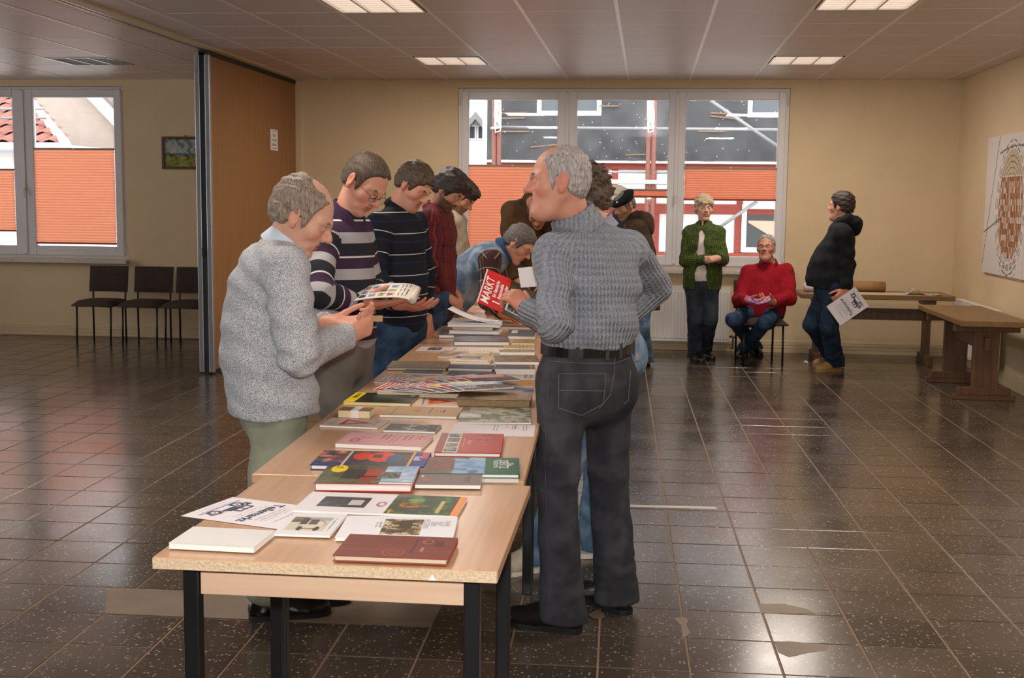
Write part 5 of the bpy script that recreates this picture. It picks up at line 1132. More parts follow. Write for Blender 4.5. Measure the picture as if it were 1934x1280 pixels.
def person(label, J, head, top, legs, feet, hands, vox=.012, group=None, extra=None):
    """J: world joints. Returns the body mesh (top level) with clothes and hair as children"""
    J = {k: np.array(v, float) for k, v in J.items()}
    org = np.array(((J['anL'][0]+J['anR'][0])/2, (J['anL'][1]+J['anR'][1])/2, 0.)) if 'anL' in J else np.array((J['pel'][0], J['pel'][1], 0.))
    hv = .0042 if vox < .01 else (.005 if vox < .0125 else .0065)
    # --- head
    hf = nrm(J['hf']); hu = nrm(np.array(J.get('hu', (0, 0, 1.)))); hu = nrm(hu-hf*(hu@hf)); hr = np.cross(hf, hu); R = np.stack([hr, hf, hu], 1); hs = head.get('size', 1.)
    nbl = (R.T@(J['neck']-J['head']))/hs
    V, F, C = head_mesh(nbl, hv, 1., head.get('lids', .0032), head.get('stub'), head.get('skin', 'fair'), head.get('jowl', 0.), head.get('nose', 1.), head.get('fem', False))
    parts = [(V*hs@R.T+J['head'], F, C)]; sk = np.array(SK[head.get('skin', 'fair')], float)
    # --- hands
    for sd in ('L', 'R'):
        h = hands.get(sd)
        if h is None: continue
        pr = hand_prims(J['wr'+sd], h['D'], h['N'], sd, h.get('curl', .35), h.get('spread', .06), h.get('thumb', (.6, .7, .15)), J['wr'+sd]+(J['el'+sd]-J['wr'+sd])*.35, h.get('sc', 1.), h.get('curls'), h.get('tb', .35))
        V, F = prims_mesh(pr, hv if vox < .0125 else .006); q = np.tile(sk*np.array((1., .93, .9)), (len(V), 1)); parts.append((V, F, q))
    # --- core of the body inside the clothes
    core = []
    sm = (J['shL']+J['shR'])/2; hm = (J['hipL']+J['hipR'])/2
    core += [(cone(J['neck']-(0, 0, .02), sm-(0, 0, .05), .05, .07), .04), (ellseg(hm, sm-(sm-hm)*.12, (.12, .08), (.14, .09), J['shR']-J['shL']), .05)]
    for sd in 'LR':
        core += [(cone(sm, J['sh'+sd], .05, .045), .04), (cone(J['sh'+sd], J['el'+sd], .042, .036), .03), (cone(J['el'+sd], J['wr'+sd], .034, .024), .02)]
        core += [(cone(J['hip'+sd], J['kn'+sd], .065, .045), .03), (cone(J['kn'+sd], J['an'+sd], .043, .032), .02)]
    V, F = prims_mesh(core, .022); parts.append((V, F, np.tile(sk, (len(V), 1))))
    VV = np.concatenate([p[0] for p in parts]); FF = []; o = 0
    for V, F, C in parts: FF.append(F+o); o += len(V)
    body = np_obj('person', VV, np.concatenate(FF), M_skin, None, org, {'col': srgb(np.clip(np.concatenate([p[2] for p in parts]), 0, 255))})
    tag(body, label, 'person', group)
    def child(name, V, F, m, attrs=None, lab=None, par=None):
        o = np_obj(name, V, F, m, par or body, org, attrs)
        if lab: o['label'] = lab
        return o
    # --- hair, brows, eyes
    for hd in head.get('hair', ()):
        V, F = hair_mesh(hd['style'], hv, hd.get('th', .012), hd.get('amp', .003), hd.get('seed', 1), hd.get('bald'), hd.get('fwd', 0), hd.get('freq', 150.)); child(hd.get('name', 'hair'), V*hs@R.T+J['head'], F, hd['mat'])
    if head.get('eyes', True):
        for s in (-1, 1):
            nlat, nlon = 10, 14; vs = []; cs = []
            for i in range(nlat+1):
                th = math.pi*i/nlat
                for k in range(nlon):
                    ph = 2*math.pi*k/nlon; vs.append((.0125*math.sin(th)*math.cos(ph), .0125*math.cos(th), .0125*math.sin(th)*math.sin(ph))); cs.append((30, 24, 22) if th < .22 else ((96, 104, 110) if th < .5 else (226, 218, 212)))
            fs = np.array([(i*nlon+k, i*nlon+(k+1) % nlon, (i+1)*nlon+(k+1) % nlon, (i+1)*nlon+k) for i in range(nlat) for k in range(nlon)])
            child('eye', (np.array(vs)+np.array((s*.0315, .0722, 0)))*hs@R.T+J['head'], fs, MATS.get('eyeball') or colmat('eyeball', .1), {'col': srgb(cs)})
            if 'brow' in head:
                V, F = prims_mesh([(cone((s*.014, .0905, .022), (s*.034, .084, .0275), .0034, .004), .004), (cone((s*.034, .084, .0275), (s*.05, .068, .021), .004, .0026), .004)], .003); child('eyebrow', V*hs@R.T+J['head'], F, head['brow'])
    if head.get('glasses'):
        gm = mat('wire_frame', (96, 84, 70), .3, metal=.8); toW = lambda p: R@(np.array(p)*hs)+J['head']; mb = MB()
        for s in (-1, 1):
            lp = [(s*(.033+.0235*math.copysign(abs(math.cos(a))**.8, math.cos(a))), .1+.0-.006*abs(math.cos(a))*(1 if math.cos(a)*s > 0 else .2), -.004+.0165*math.copysign(abs(math.sin(a))**.8, math.sin(a))) for a in np.linspace(0, 2*math.pi, 21)[:-1]]
            mb.tube([toW(p) for p in lp], .0011, 6, closed=True); mb.tube([toW((s*.056, .094, .004)), toW((s*.077, .06, .006)), toW((s*.081, .0, .006)), toW((s*.08, -.022, -.006))], .0011, 6)
        mb.tube([toW((-.0095, .099, .0)), toW((0, .103, .003)), toW((.0095, .099, .0))], .0011, 6)
        g = mb.build('glasses', gm, body); lens = MB()
        for s in (-1, 1):
            lp = [(s*(.033+.0225*math.cos(a)), .0985-.004*abs(math.cos(a)), -.004+.0155*math.sin(a)) for a in np.linspace(0, 2*math.pi, 21)[:-1]]; lens.raw([toW(p) for p in lp], [tuple(range(20))])
        lens.build('lens', M_glass, g)
    Lsh = nrm(J['shR']-J['shL']); Lhp = nrm(J['hipR']-J['hipL'])
    up = nrm(sm-hm); fwd = np.cross(up, Lsh)
    # --- upper garment
    st = top['stations']  # [(t along hip->shoulder line, half width, half depth, forward offset)]
    def spine(t, fo=0.):
        p = hm+(sm-hm)*t
        if 'bend' in top: p = p+np.array(top['bend'])*4*max(0, t)*(1-min(1, t))*(t < 1)
        return p+fwd*fo
    def build_top(spec, st, name, m, grow=0., sleeves=True, seed=1):
        lo = np.min([J[k] for k in ('shL', 'shR', 'hipL', 'hipR', 'neck')]+([J[k] for k in ('elL', 'elR', 'wrL', 'wrR')] if sleeves else []), 0)-.3; hi = np.max([J[k] for k in ('shL', 'shR', 'hipL', 'hipR', 'neck')]+([J[k] for k in ('elL', 'elR', 'wrL', 'wrR')] if sleeves else []), 0)+.27
        f = Field(lo, hi, vox)
        def tuv(P):
            q = P-hm; h = q@up; x = q@Lsh; y = q@fwd; r = .16; a = np.arctan2(x, -y)
            return np.stack([a*r, h, np.zeros(len(P))], 1)
        pts = [(spine(s[0], s[3] if len(s) > 3 else 0), s[1]+grow, s[2]+grow) for s in st]
        for a, b, i in zip(pts, pts[1:], range(99)):
            L = nrm(Lhp*(1-st[i][0])+Lsh*st[i][0]); f.add(ellseg(a[0], b[0], (a[1], a[2]), (b[1], b[2]), L, 2.2, tuv), .03)
        f.add(cone(sm-(sm-J['neck'])*.1, J['neck']+nrm(J['neck']-sm)*spec.get('necklen', .0), .09+grow, spec.get('neckr', .068)+grow, tuv), .05)
        for b in spec.get('blobs', ()): f.add(ellip(b[0], b[1], uv=tuv), .06)
        hem = pts[0][0]; hn = nrm(spec.get('hemn', up)); f.cut(lambda P: (hem-P)@hn, .006)
        if spec.get('slit'):
            s0, s1 = spec['slit']; hz = spec.get('slit_top', 1.2)
            f.cut(lambda P: np.where((P-hm)@fwd > .0, s0+(s1-s0)*np.clip((P-hm)@up/np.linalg.norm(sm-hm), -.3, 1.3)-np.abs((P-hm)@Lsh), -1.), .006)
        r0, r1, r2 = spec.get('arm', (.068, .058, .044))
        for sd in 'LR':
            S, E, Wr = J['sh'+sd], J['el'+sd], J['wr'+sd]
            f.add(cone(sm+(S-sm)*.35+up*.005, S, .075+grow, r0+grow, tuv), .045)
            if sleeves:
                ref = fwd; Lu = np.linalg.norm(E-S); sl = spec.get('sleeve', 1.); We = E+(Wr-E)*sl
                out = -nrm(E-S+nrm(S-sm)*.001)
                f.add(cone(S, E, r0+grow, r1+grow, limb_uv(S, E, (S-hm)@up, fwd, -1.)), .022)
                w = nrm(We-E); f2 = cone(E, We, r1+grow, r2+grow, limb_uv(E, We, (S-hm)@up-Lu, np.cross(We-E, up)+np.array((.003, .004, .002)), -1.))
                g = f2.fn; f2.fn = (lambda P, g=g, We=We, w=w: np.maximum(g(P), (P-We)@w)); f.add(f2, .02)
                if spec.get('cuff'): 
                    c2 = cone(We-w*.06, We-w*.004, r2+.004+grow, r2+.003+grow, f2.uv); g2 = c2.fn; c2.fn = (lambda P, g=g2, We=We, w=w: np.maximum(g(P), (P-We)@w)); f.add(c2, .004)
        fa = spec.get('fold', .005)
        if fa:
            f.disp(folds(seed, fa, up*.8+fwd*.2, spec.get('ff', 38.)))
            # tighter creases around the elbows
            for sd in 'LR':
                if sleeves:
                    E = J['el'+sd]; w = nrm(J['wr'+sd]-J['sh'+sd]); wf = folds(seed+7, fa*1.1, w, 85., .25)
                    f.disp(lambda P, E=E, wf=wf: wf(P)*np.exp(-(np.linalg.norm(P-E, axis=-1)/.13)**2))
        V, F = f.mesh(); return child(name, V, F, m, {'cuv': field_attr(f, V, F)}), f
    garment, gf = build_top(top, st, top['name'], top['mat'], 0., top.get('sleeves', True), top.get('seed', 1))
    for un in top.get('layers', ()): build_top({**top, **un}, un.get('stations', st), un['name'], un['mat'], un.get('grow', -.008), un.get('sleeves', False), un.get('seed', 3)) if True else None
    # --- collar: open ring around the neck
    for cl in top.get('collar', ()):
        nd = nrm(cl.get('dir', J['head']-J['neck'])); nc = J['neck']+nd*cl.get('up', .0); r0, r1, hgt, th = cl['r0'], cl['r1'], cl['h'], cl.get('th', .005); cf = nrm(cl.get('fwd', fwd)-nd*(np.array(cl.get('fwd', fwd))@nd)); cr = np.cross(cf, nd)
        f = Field(nc-.16, nc+.16, max(.004, hv))
        def shell(P):
            q = P-nc; h = q@nd; x, y = q@cr, q@cf; ang = np.arctan2(x, y); hh = hgt*(1-cl.get('drop', .35)*np.clip(np.cos(ang), 0, 1)**2); t = np.clip(h/hgt, -.3, 1.2); rr = r0+(r1-r0)*t
            d = np.maximum(np.abs(np.sqrt(x*x+(y*cl.get('sq', .92))**2)-rr)-th, np.maximum(-h-cl.get('down', .012), h-hh)); gap = cl.get('gap', .25)
            return np.maximum(d, (gap-np.abs(ang))*.07) if gap else d
        f.add(Prim(shell, nc-.15, nc+.15)); f.D = np.where(np.abs(f.D) > .19, .2, f.D); V, F = f.mesh()
        if len(V): child(cl.get('name', 'collar'), V, F, cl['mat'], {'cuv': V-org})
    # --- trousers
    lg = legs; lo = np.min([J[k] for k in ('hipL', 'hipR', 'knL', 'knR', 'anL', 'anR')], 0)-.2; hi = np.max([J[k] for k in ('hipL', 'hipR', 'knL', 'knR', 'anL', 'anR')], 0)+.26
    f = Field(lo, hi, vox); hup = nrm(np.array(lg.get('hup', up))); hfw = np.cross(hup, Lhp); wl = lg.get('waist', .13); a, b = lg.get('wa', (.165, .115)), lg.get('hi', (.178, .128))
    luv = lambda P: np.stack([np.arctan2((P-hm)@Lhp, -((P-hm)@hfw))*.16, (P-hm)@hup, np.zeros(len(P))], 1)
    f.add(ellseg(hm+hup*wl, hm+hup*.0, a, b, Lhp, 2.3, luv)).add(ellseg(hm, hm-hup*.05, b, (b[0]*.93, b[1]*.9), Lhp, 2.2, luv), .02)
    for sd in 'LR':
        f.add(ellip(J['hip'+sd]-hfw*lg.get('butt', .055)-hup*.03, (.085, .08, .095), uv=luv), .05)
    r = lg.get('r', (.088, .066, .062, .078))
    for sd in 'LR':
        g = Field(lo, hi, vox) if False else f
        Hp, K, A = J['hip'+sd], J['kn'+sd], J['an'+sd]; Hm = K+(A-K)*.45
        kk = .03
        g.add(cone(Hp, K, r[0], r[1], limb_uv(Hp, K, 0, hfw)), kk).add(cone(K, Hm, r[1], r[2], limb_uv(K, Hm, .42, hfw)), .018).add(cone(Hm, A+nrm(A-Hm)*.085, r[2], r[3], limb_uv(Hm, A, .62, hfw)), .018)
    f.cut(lambda P: (P-hm-hup*wl)@hup, .004)
    zc_ = lg.get('hem', .035)
    f.cut(lambda P: zc_-P[..., 2], .006)
    fa = lg.get('fold', .006); f.disp(folds(lg.get('seed', 5), fa*.6, (.5, .3, .8), 30.))
    for sd in 'LR':
        for c, wd, am in ((J['kn'+sd], .12, .6), (J['an'+sd]+(J['kn'+sd]-J['an'+sd])*.16, .11, 1.1)):
            wf = folds(lg.get('seed', 5)+11, fa*am, J['kn'+sd]-J['an'+sd], 75., .3); f.disp(lambda P, c=c, wf=wf, wd=wd: wf(P)*np.exp(-(np.linalg.norm(P-c, axis=-1)/wd)**2))
    V, F = f.mesh(); tro = child(lg.get('name', 'trousers'), V, F, lg['mat'], {'cuv': field_attr(f, V, F)})
    if lg.get('belt'):
        mb = MB(); n = 40; c0 = hm+hup*(wl-.032); vs = []
        for z, e in ((-.018, .004), (.018, .004), (.018, .012), (-.018, .012)):
            for k in range(n):
                an = 2*math.pi*k/n; cc, ss = math.cos(an), math.sin(an); rr = 1/((abs(cc)**2.3+abs(ss)**2.3)**(1/2.3)); vs.append(c0+hup*z+Lhp*(a[0]+e+.003)*cc*rr+hfw*(a[1]+e+.003)*ss*rr)
        fs = [(j*n+k, j*n+(k+1) % n, ((j+1) % 4)*n+(k+1) % n, ((j+1) % 4)*n+k) for j in range(4) for k in range(n)]; mb.raw(vs, fs)
        bl = mb.build('belt', mat('black_leather', (22, 20, 20), .3), body, smooth=False)
        for an in lg.get('loops', (-.9, -.35, .3, .9, 2.2, 3.9)):
            cc, ss = math.cos(an-math.pi/2), math.sin(an-math.pi/2); rr = 1/((abs(cc)**2.3+abs(ss)**2.3)**(1/2.3)); c = c0+Lhp*(a[0]+.016)*cc*rr+hfw*(a[1]+.016)*ss*rr; nn = nrm(Lhp*cc/a[0]+hfw*ss/a[1]); tt = np.cross(hup, nn)
            m2 = MB(); m2.obox(c, (.014, .004, .054), np.stack([tt, nn, hup], 1)); m2.build('belt_loop', lg['mat'], bl)
    # --- shoes
    for sd in 'LR':
        if feet is None: break
        A, T = J['an'+sd], J['to'+sd]; d = np.array((T[0]-A[0], T[1]-A[1], 0)); fl_ = feet.get('len', .285); d = nrm(d); z0 = feet.get('z', {}).get(sd, 0.); tilt = feet.get('tilt', {}).get(sd, 0.); w = np.cross(d, (0, 0, 1.)); base = np.array((A[0], A[1], z0)); hl = base-d*.06; R3 = np.stack([d, -w, (0, 0, 1.)], 1)
        f = Field(base-.26, base+.30, .0075 if vox < .01 else .009)
        f.add(ellip(hl+d*.035+(0, 0, .045), (.05, .037, .05), R3)).add(ellip(hl+d*fl_*.50+(0, 0, .038), (fl_*.36, .038, .040), R3), .03).add(ellip(hl+d*fl_*.74+(0, 0, .03), (fl_*.25, .046, .036), R3), .03).add(cone(base+(0, 0, .105), base+d*.09+(0, 0, .052), .042, .036), .03)
        f.cut(lambda P: (z0+.016)-P[..., 2], .003).cut(lambda P: P[..., 2]-(z0+.115), .004); V, F = f.mesh()
        sh = child('shoe', V, F, feet['mat'])
        ol = [(-.002, -.030), (.05, -.035), (.12, -.034), (.18, -.045), (.235, -.044), (.27, -.03), (.285, -.008), (.283, .012), (.26, .034), (.21, .047), (.15, .04), (.06, .036), (0, .032), (-.012, .012), (-.012, -.012)]
        MB().prism([(p[0]*fl_/.285, p[1]) for p in ol], 0, .022, lambda p: hl+d*p[0]-w*p[1]+np.array((0, 0, z0+p[2]))).build('sole', feet['sole'], sh)
    return body, dict(R=R, garment=garment, trousers=tro, up=up, fwd=fwd, Lsh=Lsh, hm=hm, sm=sm, org=org, Lhp=Lhp, hfw=hfw, child=child, hs=hs, head=J['head'], J=J)
# ================================================================== the visitors
def P3(x, y, Y): return at(x, y, Y=Y)
def fl0(x, y, z=.0): p = at(x, y, Z=0); return np.array((p[0], p[1], z))
H_grey = hairmat('grey_hair', (120, 112, 108), (196, 188, 184)); H_dark = hairmat('dark_brown_hair', (30, 22, 16), (66, 50, 38)); H_brown = hairmat('brown_hair', (48, 36, 26), (98, 78, 58))
H_grbr = hairmat('greying_brown_hair', (96, 80, 68), (168, 148, 130)); H_white = hairmat('white_hair', (176, 166, 150), (232, 226, 214)); H_blond = hairmat('blond_grey_hair', (150, 128, 92), (212, 194, 156)); H_dgrey = hairmat('dark_grey_hair', (54, 48, 44), (120, 112, 106))
T_rib = clothmat('grey_cable_knit', (132, 138, 148), marl=((104, 110, 122), (172, 176, 184), .9), msc=420, rib=56., bump=.8)
T_marl = clothmat('marled_grey_knit', (160, 160, 164), marl=((128, 134, 144), (216, 216, 216), 1.), msc=330, bump=.7)
T_polo = clothmat('rugby_stripe_jersey', (60, 40, 62), stripes=[(0, (168, 164, 164)), (.30, (62, 42, 64)), (.60, (214, 208, 210)), (.645, (40, 40, 48))], period=.153)
T_navy = clothmat('navy_striped_knit', (24, 26, 34), stripes=[(0, (26, 28, 36)), (.30, (30, 36, 62)), (.40, (26, 28, 36)), (.72, (196, 200, 206)), (.755, (26, 28, 36))], period=.112)
T_plaid = clothmat('dark_red_check', (96, 36, 38), stripes=[(0, (98, 36, 40)), (.35, (70, 30, 48)), (.5, (176, 88, 44)), (.55, (104, 38, 38)), (.85, (150, 66, 44)), (.9, (92, 34, 38))], period=.11, axis=0, cross=[(0, (96, 36, 40)), (.45, (60, 30, 50)), (.6, (96, 36, 40))], cperiod=.1, caxis=1)
T_flannel = clothmat('brown_white_check', (80, 50, 40), stripes=[(0, (70, 42, 34)), (.4, (206, 190, 176)), (.47, (60, 44, 44)), (.8, (150, 110, 90)), (.86, (70, 42, 34))], period=.075, axis=0, cross=[(0, (60, 40, 36)), (.4, (206, 192, 180)), (.46, (44, 44, 56)), (.8, (60, 40, 36))], cperiod=.08, caxis=1)
T_denim = clothmat('washed_denim', (118, 134, 152), marl=((90, 110, 134), (150, 160, 170), .85), msc=14, bump=.2)
T_jeans = clothmat('blue_jeans', (42, 60, 84), marl=((32, 48, 70), (58, 80, 106), .85), msc=12, bump=.2)
T_ljeans = clothmat('light_blue_jeans', (94, 120, 146), marl=((74, 102, 130), (126, 146, 166), .85), msc=14, bump=.2)
T_bjeans = clothmat('charcoal_jeans', (58, 58, 62), marl=((48, 48, 53), (72, 72, 77), .8), msc=10, bump=.25)
T_olive = clothmat('sage_trousers', (152, 154, 132), marl=((142, 145, 124), (164, 165, 144), .8), msc=8, bump=.15)
T_gtrou = clothmat('grey_trousers', (118, 110, 102), marl=((110, 102, 94), (130, 122, 112), .8), msc=8, bump=.15)
T_beige = clothmat('beige_jacket', (176, 162, 142), marl=((164, 150, 130), (190, 176, 156), .8), msc=10)
T_brown = clothmat('brown_jacket', (78, 56, 34), marl=((64, 46, 28), (92, 66, 40), .8), msc=9)
T_parka = clothmat('dark_olive_parka', (66, 50, 38), marl=((54, 42, 32), (80, 62, 46), .8), msc=9)
T_green = clothmat('moss_green_knit', (70, 84, 40), marl=((58, 72, 32), (86, 102, 52), .85), msc=60, rib=45., bump=.6)
T_white = clothmat('pale_top', (226, 214, 210)); T_red = clothmat('red_fleece', (152, 24, 36), marl=((144, 20, 33), (162, 28, 41), .8), msc=60)
T_hood = clothmat('black_hoodie_jersey', (30, 30, 34), marl=((24, 24, 28), (38, 38, 44), .8), msc=12); T_black = clothmat('black_felt', (24, 26, 28))
T_shirt = clothmat('pale_blue_shirt', (204, 214, 226), bump=.1); T_lilac = clothmat('lilac_grey_shirt', (150, 146, 164), marl=((140, 136, 154), (160, 156, 174), .8), msc=10); T_dtrou = clothmat('dark_slate_trousers', (50, 56, 66), marl=((42, 48, 58), (62, 68, 78), .8), msc=9)
F_black = dict(mat=mat('black_shoe_leather', (24, 22, 22), .28), sole=mat('black_sole', (16, 16, 16), .6)); F_tan = dict(mat=mat('tan_suede', (166, 128, 78), .85, .1, 40), sole=mat('tan_sole', (150, 120, 80), .7)); F_sneak = dict(mat=mat('beige_sneaker', (196, 184, 164), .7, .08, 30), sole=mat('white_sole', (226, 220, 208), .6)); F_brown = dict(mat=mat('brown_shoe_leather', (60, 44, 32), .4), sole=mat('black_sole', (16, 16, 16), .6))
def arm(J, sd, sh, el, elfar, wr, wrfar, la=.285, lf=.25):
    J['sh'+sd] = P3(*sh); J['el'+sd] = P3(*el) if len(el) == 3 else along(*el, J['sh'+sd], la, elfar); J['wr'+sd] = P3(*wr) if len(wr) == 3 else along(*wr, J['el'+sd], lf, wrfar)
def below(J, sd, dx=0., dy=0., bend=.03, fwd=(1, 0)):
    """straight leg under a hip that the table hides"""
    h = J['hip'+sd]; J['an'+sd] = np.array((h[0]+dx, h[1]+dy, .09)); J['kn'+sd] = (h+J['an'+sd])/2+np.array((fwd[0]*bend, fwd[1]*bend, .02)); J['to'+sd] = J['an'+sd]+np.array((fwd[0]*.2, fwd[1]*.2, -.09))
TOP = [(.0, .165, .120), (.35, .165, .12), (.65, .178, .125), (.88, .178, .11), (.98, .15, .09)]
PEOPLE = {}

# 1 --- man in the grey cable-knit pullover, right of the table
J = dict(head=P3(1053, 341, 4.25), hf=(-1, -.10, -.07), hu=(-.05, 0, 1), neck=P3(1090, 424, 4.30), hipL=P3(1064, 722, 4.24), hipR=P3(1148, 714, 4.37))
arm(J, 'L', (1043, 480, 4.20), (1048, 612), False, (1000, 588), True); arm(J, 'R', (1190, 472, 4.42), (1240, 543), True, (1180, 600, 4.58), True)
J['knL'] = P3(1052, 905, 4.15); J['knR'] = P3(1148, 892, 4.42); J['anL'] = fl0(1062, 1190, .09); J['toL'] = fl0(985, 1180); J['anR'] = fl0(1163, 1152, .09); J['toR'] = fl0(1100, 1125)
b, G = person('balding grey-haired man in a grey cable-knit pullover and charcoal jeans, holding a magazine', J,
    dict(hair=[dict(style='receding', mat=H_grey, th=.004, amp=.0016, seed=3, freq=260., bald=((0, .055, .118), (.062, .07, .055)))], brow=H_dgrey, skin='ruddy', lids=.0042, nose=1.12, jowl=.002),
    dict(name='pullover', mat=T_rib, stations=[(.26, .150, .118), (.36, .176, .142), (.55, .172, .135), (.82, .186, .125), (.97, .155, .095)], neckr=.072, necklen=.01, arm=(.067, .056, .045), cuff=True, fold=.0048, seed=4,
         collar=[dict(r0=.086, r1=.070, h=.064, th=.006, mat=T_rib, drop=.5, gap=.2, up=-.008)]),
    dict(mat=T_bjeans, name='jeans', waist=.150, wa=(.158, .120), hi=(.176, .132), belt=True, r=(.092, .075, .071, .086), fold=.0042, butt=.035, loops=(-.75, -.1, .25, .9, 2.2, 3.9)), F_black,
    dict(L=dict(D=(-.60, .45, .50), N=(-.55, .75, -.2), curl=.6, thumb=(.75, .6, .35)), R=dict(D=(-.5, -.1, -.8), N=(-.6, -.7, .1), curl=.4)), vox=.0085)
PEOPLE['main'] = (b, G)
# seams, pockets of the jeans laid on the cloth surface
def surf(body, part):
    me = part.data; mw = np.array(parent_loc(part)); bv = BVHTree.FromPolygons([tuple(np.array(v.co)+mw) for v in me.vertices], [tuple(p.vertices) for p in me.polygons])
    def hit(x, y):
        d = nrm(ray(x, y)); r = bv.ray_cast(Vector(CAMP), Vector(d)); return None if r[0] is None else np.array(r[0])+np.array(r[1])*.0022
    return hit
M_stitch = mat('stitching', (122, 112, 102), .8); M_seam = mat('dark_seam', (82, 80, 82), .8)
def stitch(name, hit, pts, parent, r=.0011, m=None, n=14):
    out = []
    for a, b2 in zip(pts, pts[1:]):
        for t in np.linspace(0, 1, n, endpoint=False):
            q = hit(a[0]+(b2[0]-a[0])*t, a[1]+(b2[1]-a[1])*t)
            if q is not None: out.append(q)
    q = hit(*pts[-1])
    if q is not None: out.append(q)
    if len(out) > 3: MB().tube(out, r, 5).build(name, m or M_stitch, parent, smooth=True)
hit = surf(b, G['trousers'])
stitch('pocket_seam', hit, [(1058, 706), (1144, 706), (1139, 762), (1098, 784), (1055, 770), (1056, 706)], G['trousers']); stitch('pocket_seam', hit, [(1057, 737), (1141, 738)], G['trousers'], .0011)
stitch('pocket_seam', hit, [(1190, 700), (1186, 755), (1178, 762)], G['trousers']); stitch('yoke_seam', hit, [(1040, 682), (1100, 686), (1160, 686), (1188, 676)], G['trousers']); stitch('centre_seam', hit, [(1161, 672), (1160, 700), (1152, 745), (1130, 772)], G['trousers'])
stitch('side_seam', hit, [(1038, 700), (1034, 770), (1030, 850), (1032, 950), (1036, 1050), (1038, 1140)], G['trousers'], .001, M_seam)
# bracelet
w = J['wrL']; dd = nrm(J['elL']-w); e1 = nrm(np.cross(dd, (0, 0, 1))); e2 = np.cross(dd, e1); c = w+dd*.012
MB().tube([c+(e1*math.cos(a)+e2*math.sin(a))*.0315 for a in np.linspace(0, 6.283, 25)[:-1]], .004, 6, closed=True).build('bracelet', mat('gold_metal', (206, 170, 110), .3, metal=.8), b, smooth=True)

# 2 --- elderly man in the marled grey pullover, left of the table
J = dict(head=P3(574, 407, 4.16), hf=(.83, .14, -.54), hu=(.5, 0, .85), neck=P3(540, 462, 4.17), hipR=P3(526, 766, 4.10), hipL=P3(512, 760, 4.23))
arm(J, 'R', (540, 512, 4.01), (566, 668, 3.96), False, (656, 634), True); arm(J, 'L', (492, 500, 4.32), (560, 650, 4.42), True, (618, 612, 4.26), True)
J['knR'] = P3(508, 960, 4.12); J['knL'] = P3(530, 950, 4.3); J['anR'] = fl0(508, 1168, .09); J['toR'] = fl0(600, 1160); J['anL'] = fl0(548, 1143, .09); J['toL'] = fl0(640, 1138)
b, G = person('elderly balding man in a marled light grey pullover and sage trousers, head bowed', J,
    dict(size=1.07, hair=[dict(style='receding', mat=H_grbr, th=.010, amp=.0022, seed=6, freq=120., bald=((0, .05, .125), (.058, .10, .055)))], brow=H_grbr, skin='fair', lids=.0022, nose=1.1),
    dict(name='pullover', mat=T_marl, stations=[(-.06, .174, .154), (0.0, .168, .150), (.07, .180, .158), (.35, .18, .155), (.62, .182, .15), (.86, .172, .128), (.97, .148, .098)], bend=(-.028, 0, 0), neckr=.074, arm=(.080, .074, .046), cuff=True, fold=.006, ff=30., seed=9,
         collar=[dict(name='shirt_collar', r0=.078, r1=.062, h=.05, th=.004, mat=T_shirt, drop=.3, gap=.25, up=-.004)]),
    dict(mat=T_olive, waist=.08, wa=(.14, .11), hi=(.146, .114), r=(.086, .078, .074, .086), fold=.008, butt=.02, hem=.075), F_black,
    dict(R=dict(D=(.62, .55, .30), N=(-.45, .75, .35), curls=(.75, .95, 1.05, 1.1), thumb=(.95, .35, .1), sc=1.0), L=dict(D=(.95, -.12, .10), N=(-.1, -.35, .95), curl=.35, thumb=(.6, .7, .2), sc=1.05)), vox=.0085)
q = J['wrR']+np.array((.085, .085, .055)); t = thing('slip_of_paper', 'small tan slip between the fingers of the elderly man', 'slip', tuple(q)); MB().obox(q, (.045, .002, .022), rotz(.3)).build('slip', mat('tan_card', (186, 150, 104), .7), t)

# 3 --- man in the striped rugby shirt with glasses
J = dict(head=P3(690, 347, 5.1), hf=(.66, -.36, -.66), hu=(.55, -.1, .82), neck=P3(652, 412, 5.12), hipR=P3(622, 662, 5.04), hipL=P3(662, 655, 5.2))
arm(J, 'R', (608, 452, 4.98), (602, 552), False, (676, 574), True); arm(J, 'L', (676, 440, 5.27), (698, 548, 5.34), True, (752, 572, 5.16), True)
below(J, 'R', .03, 0, .03); below(J, 'L', .03, .02, .03)
b, G = person('man with glasses in a purple, grey and navy striped shirt, reading a magazine', J,
    dict(hair=[dict(style='receding', mat=H_brown, th=.008, amp=.0018, seed=2, freq=180.)], brow=H_dgrey, skin='ruddy', lids=.0026, glasses=True),
    dict(name='striped_shirt', mat=T_polo, stations=[(-.06, .165, .125), (.2, .17, .135), (.5, .172, .135), (.85, .178, .115), (.97, .15, .09)], arm=(.07, .062, .044), fold=.0045, seed=12,
         collar=[dict(r0=.084, r1=.07, h=.05, th=.005, mat=clothmat('purple_collar', (62, 42, 66)), drop=.6, gap=.5)]),
    dict(mat=T_gtrou, waist=.1, r=(.09, .07, .066, .076)), F_black,
    dict(R=dict(D=(.93, .12, -.02), N=(-.05, .35, .93), curls=(.12, .16, .2, .25), thumb=(.75, .35, .7), tb=.5, sc=1.1), L=dict(D=(.8, -.3, -.1), N=(0, .3, .9), curl=.3)), vox=.0105)
